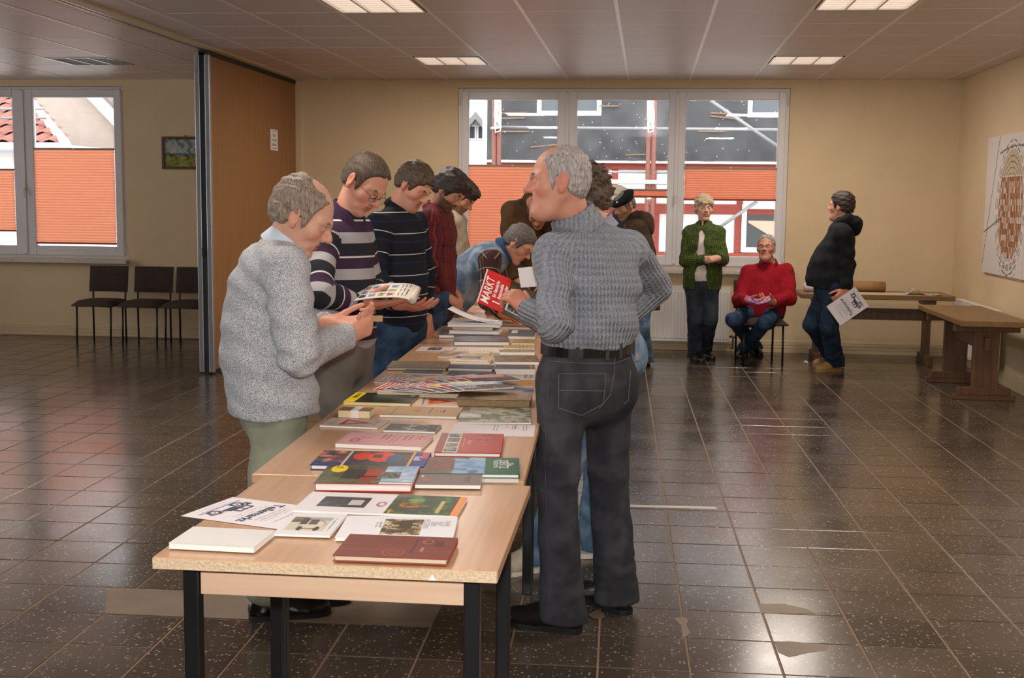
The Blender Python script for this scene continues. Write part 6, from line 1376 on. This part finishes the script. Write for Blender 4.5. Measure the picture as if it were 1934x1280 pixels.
# magazine in his hand
q0 = P3(659, 547, 5.10); q1 = q0+(P3(788, 536, 5.10)-q0); q2 = along(682, 566, q0, .19, False)
ex = nrm(q1-q0); Wm = np.linalg.norm(q1-q0); ey = q0-q2; Hm_ = .20; ey = nrm(ey-ex*(ey@ex)); nn = np.cross(ex, ey); bl_ = q0-ey*Hm_
def readfn(U, V):
    C = full(U, (226, 216, 202)); u, v = U/Wm, V/Hm_
    cols = [(60, 60, 66), (150, 96, 70), (170, 140, 70), (110, 130, 150), (150, 120, 96), (90, 124, 176), (140, 150, 90), (186, 120, 70)]; k = 0
    for i in range(4):
        for j in range(3):
            a, b_ = .26+.135*i, .10+.27*j; m = (u > a) & (u < a+.105) & (v > b_) & (v < b_+.2); c = cols[(i*3+j*5) % 8]; z = vnoise(U, V, i*3+j, 120); put(C, m, c); put(C, m & (z > .2), tuple(min(255, x+50) for x in c)); put(C, m & (z < -.4), tuple(int(x*.6) for x in c))
    for a in (.82, .87, .915): put(C, (u > a) & (u < a+.02) & (v > .1) & (v < .95) & (vnoise(U, V, 3, 200) > -.3), (86, 78, 76))
    put(C, (u > .04) & (u < .10) & ((V/.008) % 1 < .4) & (v > .3), (150, 142, 136)); return C
t = thing('magazine', 'folded magazine page with rows of small pictures held by the man with glasses', 'magazine', tuple(bl_))
mb = MB(); paint(mb, lambda p: bl_+ex*p[0]+ey*p[1]+nn*(.014*math.sin(p[0]/Wm*3.0)-.02*max(0, p[0]/Wm-.8)**2*12), Wm, Hm_, 60, 40, readfn); o = mb.build('page', M_print, t); s_ = o.modifiers.new('thick', 'SOLIDIFY'); s_.thickness = .003; s_.offset = -1
# rolled lower half of the magazine at its right end
mb = MB(); mb.tube([bl_+ex*(Wm*1.02)+ey*(.02+.16*k/8)+nn*(-.016) for k in range(9)], [.018-.0008*k for k in range(9)], 12); mb.build('rolled_pages', mat('magazine_paper', (226, 212, 192), .6), t, smooth=True)

# 4 --- man in the navy pullover
J = dict(head=P3(783, 351, 6.6), hf=(.72, -.28, -.64), hu=(.58, -.1, .8), neck=P3(752, 396, 6.62), hipR=P3(722, 622, 6.52), hipL=P3(772, 616, 6.7))
arm(J, 'R', (716, 428, 6.42), (708, 520, 6.35), False, (752, 572, 6.28), True); arm(J, 'L', (782, 422, 6.76), (802, 512, 6.82), True, (804, 594, 6.78), True)
below(J, 'R', .0, 0, .02); below(J, 'L', .0, .02, .02)
b, G = person('dark-haired man in a navy pullover with thin white stripes, hand on the table', J,
    dict(hair=[dict(style='short', mat=H_brown, th=.013, amp=.003, seed=8, freq=150.)], brow=H_dark, skin='ruddy', lids=.0024, jowl=.006, stub=((110, 90, 84), .22)),
    dict(name='pullover', mat=T_navy, stations=[(-.02, .18, .135), (.2, .185, .15), (.5, .186, .15), (.85, .186, .125), (.97, .155, .095)], arm=(.074, .062, .046), fold=.0035, seed=15, collar=[dict(r0=.075, r1=.068, h=.03, th=.006, mat=clothmat('navy_knit', (22, 24, 32)), drop=.3, gap=0)]),
    dict(mat=T_jeans, name='jeans', waist=.1, r=(.098, .076, .072, .082), hi=(.182, .135)), F_brown,
    dict(L=dict(D=(.22, -.12, -.95), N=(-.75, .45, -.35), curls=(.15, .12, .12, .15), spread=.16, thumb=(.5, .8, .2), sc=1.08), R=dict(D=(.7, .0, -.2), N=(0, .5, .8), curl=.4)), vox=.0115)
w = J['wrL']; dd = nrm(J['elL']-w); e1 = nrm(np.cross(dd, (0, 1, 0))); e2 = np.cross(dd, e1); c = w+dd*.008
wt = MB().tube([c+(e1*math.cos(a)+e2*math.sin(a))*.031 for a in np.linspace(0, 6.283, 25)[:-1]], .006, 6, closed=True).build('watch', mat('steel_watch', (190, 188, 184), .3, metal=.7), b, smooth=True)
fd = nrm(CAMP-c+np.array((.6, 0, 0))); fd = nrm(fd-dd*(fd@dd)); MB().tube([c+fd*.028, c+fd*.04], .017, 18).build('watch_face', mat('watch_dial', (220, 220, 216), .25), wt)

# 5 --- man in the dark red check shirt
J = dict(head=P3(850, 360, 7.4), hf=(.72, -.25, -.64), hu=(.58, -.1, .8), neck=P3(822, 402, 7.42), hipR=P3(806, 572, 7.3), hipL=P3(828, 568, 7.5))
arm(J, 'R', (810, 420, 7.24), (817, 500, 7.18), False, (836, 556), True); arm(J, 'L', (836, 412, 7.58), (846, 492, 7.68), True, (846, 540, 7.5), True)
below(J, 'R', -.02, 0, .02); below(J, 'L', -.02, .02, .02)
b, G = person('bearded dark-haired man in a dark red check shirt, lifting a sheet from the book stack', J,
    dict(hair=[dict(style='fringe', mat=H_dark, th=.016, amp=.004, seed=11, freq=130., fwd=1)], brow=H_dark, skin='tan', lids=.0024, stub=((58, 44, 36), .72)),
    dict(name='check_shirt', mat=T_plaid, stations=[(-.15, .165, .125), (.3, .168, .13), (.85, .175, .115), (.97, .15, .09)], arm=(.066, .056, .046), sleeve=.72, fold=.005, seed=18, collar=[dict(r0=.078, r1=.068, h=.045, th=.005, mat=T_plaid, gap=.4)]),
    dict(mat=T_jeans, name='jeans', waist=.1), F_brown,
    dict(R=dict(D=(.82, .2, -.5), N=(-.3, .5, -.75), curls=(.55, .6, .65, .7), thumb=(.7, .6, .4), sc=1.05), L=dict(D=(.75, -.2, -.55), N=(-.4, .0, -.8), curl=.5)), vox=.013)
# sheet he lifts
q0 = J['wrR']+np.array((.10, .03, -.055)); zst = ZSTACK+.001
def liftT(p): 
    t_ = p[0]/.30; return np.array((q0[0]+.02+p[0]*.92, STACKP[1]+.10+p[1]*.85, zst+.075*(1-t_)**2+.001))
def bikefn(U, V):
    C = full(U, (230, 226, 228)); 
    for cx, cy, r in ((.215, .06, .026), (.265, .06, .022)): q = np.hypot(U-cx, V-cy); put(C, np.abs(q-r) < .0035, (40, 40, 46))
    put(C, (U > .225) & (U < .285) & (np.abs(V-.06) < .012) & (vnoise(U, V, 2, 120) > -.2), (48, 48, 54)); return C
t = thing('paper_sheet', 'white sheet with a small black motorbike drawing, lifted off the book stack', 'sheet', tuple(liftT((.15, .1))))
mb = MB(); paint(mb, liftT, .30, .21, 60, 40, bikefn); o = mb.build('sheet', M_print_matt, t); s_ = o.modifiers.new('thick', 'SOLIDIFY'); s_.thickness = .0008; s_.offset = 1

# 6 --- man in the beige jacket behind him
J = dict(head=P3(873, 371, 8.8), hf=(.72, -.2, -.66), hu=(.6, -.1, .8), neck=P3(850, 408, 8.82), hipR=P3(842, 556, 8.7), hipL=P3(858, 552, 8.9))
arm(J, 'R', (840, 424, 8.66), (842, 492, 8.62), False, (862, 530, 8.5), True); arm(J, 'L', (862, 418, 8.98), (868, 488, 9.05), True, (880, 528, 8.9), True)
below(J, 'R', -.02, 0, .02); below(J, 'L', -.02, .02, .02)
b, G = person('dark-haired man in a beige jacket, half hidden behind the bearded man', J,
    dict(hair=[dict(style='fringe', mat=H_dark, th=.014, amp=.004, seed=21, fwd=1)], brow=H_dark, skin='tan', stub=((70, 54, 44), .5)),
    dict(name='jacket', mat=T_beige, stations=TOP, arm=(.074, .066, .05), fold=.006, seed=22, collar=[dict(r0=.085, r1=.075, h=.05, th=.006, mat=T_beige, gap=.5)]),
    dict(mat=T_jeans, name='jeans', waist=.1), F_brown, dict(R=dict(D=(.8, .1, -.5), N=(0, .3, -.8)), L=dict(D=(.8, -.1, -.5), N=(0, -.3, -.8))), vox=.014)

# 7 --- man in the denim waistcoat bending over the table
J = dict(head=P3(981, 461, 8.1), hf=(.72, -.22, -.66), hu=(.6, 0, .8), neck=P3(951, 474, 8.12), hipR=P3(846, 578, 7.98), hipL=P3(846, 570, 8.22))
arm(J, 'R', (926, 492, 7.92), (922, 566), False, (950, 592), False, .27, .24); arm(J, 'L', (936, 480, 8.30), (950, 560, 8.36), True, (978, 592, 8.2), True)
below(J, 'R', -.12, 0, .06); below(J, 'L', -.12, .04, .06)
b, G = person('man with glasses in a washed denim waistcoat over a check shirt, bending over the table', J,
    dict(hair=[dict(style='short', mat=H_dgrey, th=.012, amp=.003, seed=31)], brow=H_dgrey, skin='ruddy', glasses=True, lids=.0024),
    dict(name='denim_waistcoat', mat=T_denim, sleeves=False, stations=[(-.05, .17, .125), (.2, .175, .14), (.5, .182, .145), (.85, .182, .125), (.97, .155, .10)], bend=(-.01, 0, .035), fold=.006, ff=28., seed=33, arm=(.056, .06, .045), layers=[dict(name='check_shirt', mat=T_flannel, grow=-.008, sleeves=True, arm=(.082, .070, .054), stations=[(.3, .165, .13), (.5, .172, .135), (.85, .172, .115), (.97, .145, .09)])],
         collar=[dict(r0=.083, r1=.072, h=.045, th=.007, mat=clothmat('dark_denim', (56, 80, 116)), gap=.4)]),
    dict(mat=T_ljeans, name='jeans', waist=.1, hup=(.2, 0, 1)), F_brown, dict(R=dict(D=(.8, .1, -.35), N=(0, 0, -1), curl=.3), L=dict(D=(.8, -.1, -.3), N=(0, 0, -1), curl=.3)), vox=.012)

# 8 --- man in the brown jacket at the far end of the tables
J = dict(head=P3(1017, 400, 9.25), hf=(-.10, -.62, -.78), hu=(0, -.78, .62), neck=P3(1003, 376, 9.42), hipR=P3(974, 560, 9.62), hipL=P3(1012, 560, 9.62))
arm(J, 'R', (966, 398, 9.46), (962, 470, 9.36), False, (978, 528, 9.2), True); arm(J, 'L', (1040, 394, 9.46), (1052, 466, 9.36), False, (1036, 530, 9.2), True)
below(J, 'R', 0, .05, .03, (0, -1)); below(J, 'L', 0, .05, .03, (0, -1))
b, G = person('bald man in a brown jacket leaning in at the far end, face lowered', J,
    dict(hair=[dict(style='receding', mat=H_dgrey, th=.003, amp=.001, seed=41, bald=((0, .02, .1), (.075, .11, .05)))], brow=H_dark, skin='tan'),
    dict(name='jacket', mat=T_brown, stations=TOP, bend=(0, .03, .0), arm=(.08, .07, .052), fold=.006, seed=42, collar=[dict(r0=.09, r1=.085, h=.05, th=.007, mat=T_brown, gap=.6)]),
    dict(mat=T_dtrou, waist=.1), F_brown, dict(R=dict(D=(.1, -.5, -.8), N=(.3, .3, -.8)), L=dict(D=(-.1, -.5, -.8), N=(-.3, .3, -.8))), vox=.014)

# 9 --- man with spiky hair behind the grey pullover
J = dict(head=P3(1096, 371, 4.97), hf=(-.95, .08, -.32), hu=(-.25, 0, .95), neck=P3(1128, 436, 4.99), hipL=P3(1128, 668, 4.93), hipR=P3(1160, 662, 5.10))
arm(J, 'L', (1100, 470, 4.86), (1090, 580, 4.88), False, (1050, 645, 4.95), True); arm(J, 'R', (1150, 462, 5.15), (1150, 570, 5.22), True, (1080, 620, 5.2), True)
J['knL'] = P3(1072, 880, 4.95); J['knR'] = P3(1132, 870, 5.12); J['anL'] = fl0(1018, 1076, .09); J['toL'] = fl0(975, 1082); J['anR'] = fl0(1118, 1050, .09); J['toR'] = fl0(1070, 1052)
b, G = person('man with spiky brown hair standing behind the grey pullover, light jeans and beige sneakers', J,
    dict(hair=[dict(style='short', mat=H_brown, th=.016, amp=.010, seed=51, freq=190.)], brow=H_brown, skin='fair'),
    dict(name='shirt', mat=T_lilac, stations=[(-.12, .17, .135), (.2, .165, .13), (.6, .17, .13), (.86, .175, .115), (.97, .15, .09)], fold=.006, seed=52, collar=[dict(r0=.078, r1=.068, h=.04, th=.005, mat=T_lilac, gap=.4)]),
    dict(mat=T_ljeans, name='jeans', waist=.1), F_sneak, dict(L=dict(D=(-.45, .0, -.85), N=(.5, .4, -.5), curl=.25), R=dict(D=(-.8, .1, -.4), N=(0, .3, -.8))), vox=.011)

# 10 --- man with the black beret
J = dict(head=P3(1179, 389, 11.15), hf=(-.72, -.52, -.42), hu=(-.35, -.2, .9), neck=P3(1197, 412, 11.17), hipL=P3(1214, 546, 11.06), hipR=P3(1210, 543, 11.24))
arm(J, 'L', (1208, 436, 10.98), (1222, 494, 10.94), False, (1186, 524, 10.9), True); arm(J, 'R', (1196, 432, 11.34), (1200, 490, 11.4), True, (1176, 520, 11.2), True)
J['knL'] = P3(1212, 618, 11.0); J['knR'] = P3(1208, 612, 11.25); J['anL'] = fl0(1217, 692, .09); J['toL'] = fl0(1196, 697); J['anR'] = fl0(1207, 688, .09); J['toR'] = fl0(1186, 690)
b, G = person('man in a black beret and dark hooded parka by the radiator', J,
    dict(hair=[dict(style='short', mat=H_dgrey, th=.003, amp=.001, seed=61)], brow=H_dark, skin='tan', stub=((90, 80, 74), .3)),
    dict(name='parka', mat=T_parka, stations=[(-.38, .185, .15), (.0, .185, .155), (.5, .186, .15), (.88, .185, .13), (.98, .16, .1)], arm=(.082, .074, .056), fold=.008, seed=62, neckr=.08),
    dict(mat=T_ljeans, name='jeans', waist=.05, r=(.09, .075, .072, .084)), F_brown, dict(L=dict(D=(-.8, -.1, -.3), N=(0, .6, .5)), R=dict(D=(-.8, 0, -.3), N=(0, -.6, .5))), vox=.0145)
bf = [(ellip((0, -.02, .072), (.105, .118, .042), np.array(((1, 0, 0), (0, .97, .24), (0, -.24, .97)))), 0), (ellip((0, -.01, .045), (.086, .104, .03)), .02)]
V, F = prims_mesh(bf, .007); G['child']('beret', V@G['R'].T+J['head'], F, T_black, {'cuv': V})
V, F = prims_mesh([(ellip((-.045, .085, .075), (.009, .009, .009)), 0)], .003); G['child']('badge', V@G['R'].T+J['head'], F, M_paper)
n_ = J['neck']; V, F = prims_mesh([(ellip(n_+np.array((.09, 0, -.02)), (.09, .12, .085)), 0), (ellip(n_+np.array((.13, 0, -.09)), (.06, .1, .08)), .04), (cone(n_+np.array((0, -.08, .02)), n_+np.array((.06, -.06, .03)), .035, .04), .03), (cone(n_+np.array((0, .08, .02)), n_+np.array((.06, .06, .03)), .035, .04), .03)], .012); G['child']('hood', V, F, T_parka, {'cuv': V})

# 11 --- white-haired visitor hidden behind the beret
J = dict(head=P3(1163, 378, 11.95), hf=(-.9, .3, -.3), hu=(-.2, 0, .97), neck=P3(1172, 402, 11.97), hipL=P3(1176, 530, 11.86), hipR=P3(1174, 528, 12.04))
arm(J, 'L', (1176, 422, 11.8), (1182, 478, 11.78), False, (1160, 510, 11.74), True); arm(J, 'R', (1170, 420, 12.14), (1174, 476, 12.18), True, (1154, 508, 12.05), True)
below(J, 'L', 0, 0, .02, (-1, 0)); below(J, 'R', 0, 0, .02, (-1, 0))
person('white-haired visitor almost hidden behind the black beret', J, dict(hair=[dict(style='woman', mat=H_white, th=.02, amp=.006, seed=71)], skin='fair', eyes=False),
    dict(name='pullover', mat=T_dtrou, stations=TOP, fold=.005), dict(mat=T_dtrou, waist=.1), F_black, dict(L=dict(D=(-.8, 0, -.3), N=(0, .6, .5)), R=dict(D=(-.8, 0, -.3), N=(0, -.6, .5))), vox=.016)

# 12 --- woman in the green cardigan
J = dict(head=P3(1330, 393, 11.64), hf=(.16, -1, -.03), neck=P3(1330, 424, 11.66), hipR=P3(1311, 528, 11.66), hipL=P3(1342, 528, 11.62))
arm(J, 'R', (1303, 440, 11.66), (1295, 492, 11.6), False, (1334, 490), False, .26, .23); arm(J, 'L', (1356, 440, 11.62), (1364, 490, 11.52), False, (1356, 488, 11.38), False)
J['knR'] = P3(1312, 605, 11.62); J['knL'] = P3(1341, 603, 11.58); J['anR'] = fl0(1312, 683, .09); J['toR'] = fl0(1330, 690); J['anL'] = fl0(1330, 677, .09); J['toL'] = fl0(1345, 682)
b, G = person('woman with short blond-grey hair in a moss green cardigan, hands folded', J,
    dict(size=.96, fem=True, hair=[dict(style='woman', mat=H_blond, th=.019, amp=.006, seed=81, freq=120.)], brow=H_blond, skin='pale', lids=.003),
    dict(name='cardigan', mat=T_green, stations=[(-.20, .178, .135), (.1, .178, .145), (.45, .168, .14), (.75, .172, .14), (.9, .168, .11), (.98, .14, .085)], arm=(.068, .06, .048), cuff=True, fold=.004, seed=82, slit=(.055, .02), neckr=.066,
         layers=[dict(name='pale_top', mat=T_white, grow=-.012, stations=[(-.04, .178, .135), (.1, .178, .145), (.45, .168, .14), (.75, .172, .14), (.9, .168, .11), (.98, .14, .085)], slit=None)], collar=[dict(r0=.072, r1=.068, h=.03, th=.006, mat=T_green, gap=.6)]),
    dict(mat=T_dtrou, waist=.1, r=(.09, .07, .066, .078), hi=(.160, .12), butt=.04), F_black,
    dict(R=dict(D=(.9, -.35, .0), N=(.3, .85, -.3), curl=.75, spread=.0, thumb=(.9, .3, .3), sc=.9), L=dict(D=(-.8, -.45, -.05), N=(.4, .85, -.3), curl=.8, spread=.0, thumb=(.9, .3, .3), sc=.9)), vox=.0115)

# 13 --- seated man in the red pullover
J = dict(head=P3(1447, 467, 11.84), hf=(-.28, -.95, .06), neck=P3(1451, 499, 11.90), hipR=P3(1420, 590, 11.86), hipL=P3(1462, 590, 11.90))
arm(J, 'R', (1414, 516, 11.88), (1397, 566, 11.76), False, (1412, 566, 11.52), False); arm(J, 'L', (1484, 514, 11.92), (1490, 562, 11.78), False, (1462, 570, 11.56), False)
J['knR'] = P3(1385, 604, 11.46); J['knL'] = P3(1446, 608, 11.42); J['anR'] = fl0(1424, 669, .085); J['toR'] = fl0(1440, 676); J['anL'] = fl0(1405, 675, .085); J['toL'] = fl0(1388, 684)
b, G = person('grey-haired man in a red pullover sitting on a chair by the window', J,
    dict(hair=[dict(style='receding', mat=H_grey, th=.008, amp=.003, seed=91)], brow=H_dgrey, skin='ruddy', jowl=.008, lids=.003),
    dict(name='pullover', mat=T_red, stations=[(-.10, .20, .165), (.15, .205, .18), (.45, .20, .17), (.82, .2, .135), (.97, .165, .1)], arm=(.08, .072, .05), cuff=True, fold=.006, seed=92, neckr=.07, collar=[dict(r0=.085, r1=.078, h=.035, th=.007, mat=T_red, gap=.5), dict(name='shirt_collar', r0=.07, r1=.062, h=.05, th=.004, mat=clothmat('grey_check_shirt', (150, 140, 136)), gap=.4, up=.0)]),
    dict(mat=T_jeans, name='jeans', waist=.08, r=(.09, .07, .064, .074), hi=(.18, .13), hem=.05), F_black,
    dict(R=dict(D=(.75, -.5, -.2), N=(.3, .5, .6), curl=.5), L=dict(D=(-.75, -.5, .1), N=(-.2, .5, .7), curl=.5)), vox=.012)
q = P3(1432, 569, 11.42); t = thing('leaflet', 'purple leaflet in the hands of the seated man', 'leaflet', tuple(q))
mb = MB(); T_ = lambda p: q+np.array((-.11+p[0], -.03+p[1]*.8, -.025+.035*abs(p[0]-.11)/.11+p[1]*.35)); paint(mb, T_, .22, .12, 24, 12, lambda U, V: put(put(full(U, (150, 96, 150)), vnoise(U, V, 4, 40) > .2, (206, 150, 160)), vnoise(U, V, 6, 50) > .45, (90, 110, 170))); o = mb.build('sheet', M_print, t); s_ = o.modifiers.new('thick', 'SOLIDIFY'); s_.thickness = .002

# 14 --- man in the black hoodie
J = dict(head=P3(1588, 389, 11.19), hf=(-.84, .52, .0), neck=P3(1593, 418, 11.18), hipL=P3(1573, 540, 11.08), hipR=P3(1567, 538, 11.26))
arm(J, 'L', (1592, 440, 11.0), (1601, 498, 10.98), False, (1597, 546, 10.96), True); arm(J, 'R', (1586, 436, 11.35), (1588, 494, 11.42), True, (1572, 540, 11.36), True)
J['knL'] = P3(1566, 618, 11.06); J['knR'] = P3(1534, 612, 11.24); J['anL'] = fl0(1576, 700, .09); J['toL'] = fl0(1535, 703); J['anR'] = fl0(1572, 690, .09); J['toR'] = fl0(1535, 692)
b, G = person('man in a black hoodie and dark jeans holding a flyer behind his hip', J,
    dict(size=1.02, hair=[dict(style='short', mat=H_dark, th=.014, amp=.003, seed=95)], brow=H_dark, skin='ruddy', jowl=.008),
    dict(name='hoodie', mat=T_hood, stations=[(-.08, .185, .165, .02), (.1, .19, .195, .035), (.35, .19, .19, .035), (.65, .188, .155, .01), (.9, .18, .12), (.98, .15, .095)], arm=(.078, .068, .052), cuff=True, fold=.006, seed=96, neckr=.075),
    dict(mat=clothmat('dark_jeans', (34, 46, 66), marl=((26, 38, 56), (46, 60, 80), .85), msc=12), name='jeans', waist=.06, r=(.098, .08, .076, .09), hi=(.18, .15)), F_tan,
    dict(L=dict(D=(-.55, -.1, -.7), N=(-.2, .9, .1), curl=.7, thumb=(.7, .6, .2)), R=dict(D=(-.3, 0, -.9), N=(0, -1, 0), curl=.4)), vox=.0115)
n_ = J['neck']; V, F = prims_mesh([(ellip(n_+np.array((.075, -.02, -.005)), (.085, .11, .06)), 0), (ellip(n_+np.array((.1, -.03, -.055)), (.055, .09, .075)), .04), (cone(n_+np.array((-.05, -.07, .0)), n_+np.array((.03, -.085, .035)), .028, .042), .03), (cone(n_+np.array((-.05, .08, .0)), n_+np.array((.03, .07, .035)), .028, .042), .03)], .011); G['child']('hood', V, F, T_hood, {'cuv': V})
# his flyer, title edge towards lower left
Yf = 10.93; c1, c2, c3, c4 = P3(1616, 543, Yf), P3(1641, 578, Yf), P3(1592, 609, Yf), P3(1574, 575, Yf)
flyer('white Teilemarkt flyer held behind the hip of the man in the hoodie', quadT(c2, c1, c3, .21, .297), org=tuple((c1+c3)/2))

# ------------------------------------------------------------------ magazine of the man in the grey pullover, and his loose sheet
bl = P3(905, 562, 4.44); tl = along(919.4, 508.8, bl, .20, True); tr = P3(985, 549, tl[1]+.022)
ex = nrm(tl-bl); ey = bl-tl; sd_ = tr-tl; sd_ = nrm(sd_-ex*(sd_@ex)); nn = np.cross(ex, sd_)
Wc, Hc = .205, .275    # Wc along bl->tl (title direction), Hc along tl->tr (downwards)
def mk(U, V):
    C = full(U, (72, 62, 40)); u, v = U/Wc, V/Hc   # v runs from title edge to foot
    put(C, v < .37, (206, 46, 40)); put(C, (v < .02), (226, 214, 206))
    put(C, (v > .40) & (v < .70) & (u > .10) & (u < .72), (198, 206, 200)); z = vnoise(U, V, 5, 26); m = (v > .42) & (v < .64) & (u > .12) & (u < .70); put(C, m, (38, 40, 40)); put(C, m & (z > .1), (176, 190, 180)); put(C, m & (z < -.5), (90, 100, 96))
    put(C, (v > .78) & (v < .84) & (u > .05) & (u < .5), (196, 60, 50)); put(C, (v > .86) & (v < .90) & (u > .05) & (u < .5), (206, 198, 190)); put(C, (v > .92) & (v < .96) & (u > .05) & (u < .5), (196, 60, 50)); return C
t = thing('magazine', 'red-topped MARKT magazine held by the man in the grey pullover', 'magazine', tuple(bl)); org_ = bl
TM = lambda p: org_+ex*p[0]+sd_*p[1]+nn*(-.012*math.sin(p[1]/Hc*2.6)+.02*(1-p[0]/Wc)**2)
face = -1 if nn@(CAMP-bl) < 0 else 1
mb = MB(); paint(mb, TM, Wc, Hc, 90, 116, mk); o = mb.build('cover', M_print_gloss, t); s_ = o.modifiers.new('thick', 'SOLIDIFY'); s_.thickness = .004; s_.offset = -face
tm = MB(); 
for s, u0, v0, sz in (('MARKT', .03, .10, .046), ('für klassische', .27, .20, .019), ('Automobile', .27, .27, .019), ('& Motorräder', .27, .335, .016)):
    add_text(tm, s, lambda p, u0=u0, v0=v0: np.array(TM((u0*Wc+p[0], v0*Hc-p[1])))+nn*face*.0015, sz, 'LEFT', .15 if s == 'MARKT' else 0, 1., .0006)
add_text(tm, '1', lambda p: np.array(TM((.10*Wc+p[0], .27*Hc-p[1])))+nn*face*.0015, .05, 'LEFT', 0, 1., .001)
tm.build('lettering', M_paper, t)
q = [P3(978, 506, 4.62), P3(1004, 500, 4.62), P3(1004, 540, 4.62), P3(984, 543, 4.62)]
t = thing('paper_sheet', 'plain white sheet behind the thumb of the man in the grey pullover', 'sheet', tuple(q[3])); MB().raw([q[3], q[2]+np.array((.1, .1, 0)), q[1]+np.array((.1, .1, 0)), q[0]], [(0, 1, 2, 3)]).build('sheet', M_paper, t).modifiers.new('thick', 'SOLIDIFY').thickness = .001
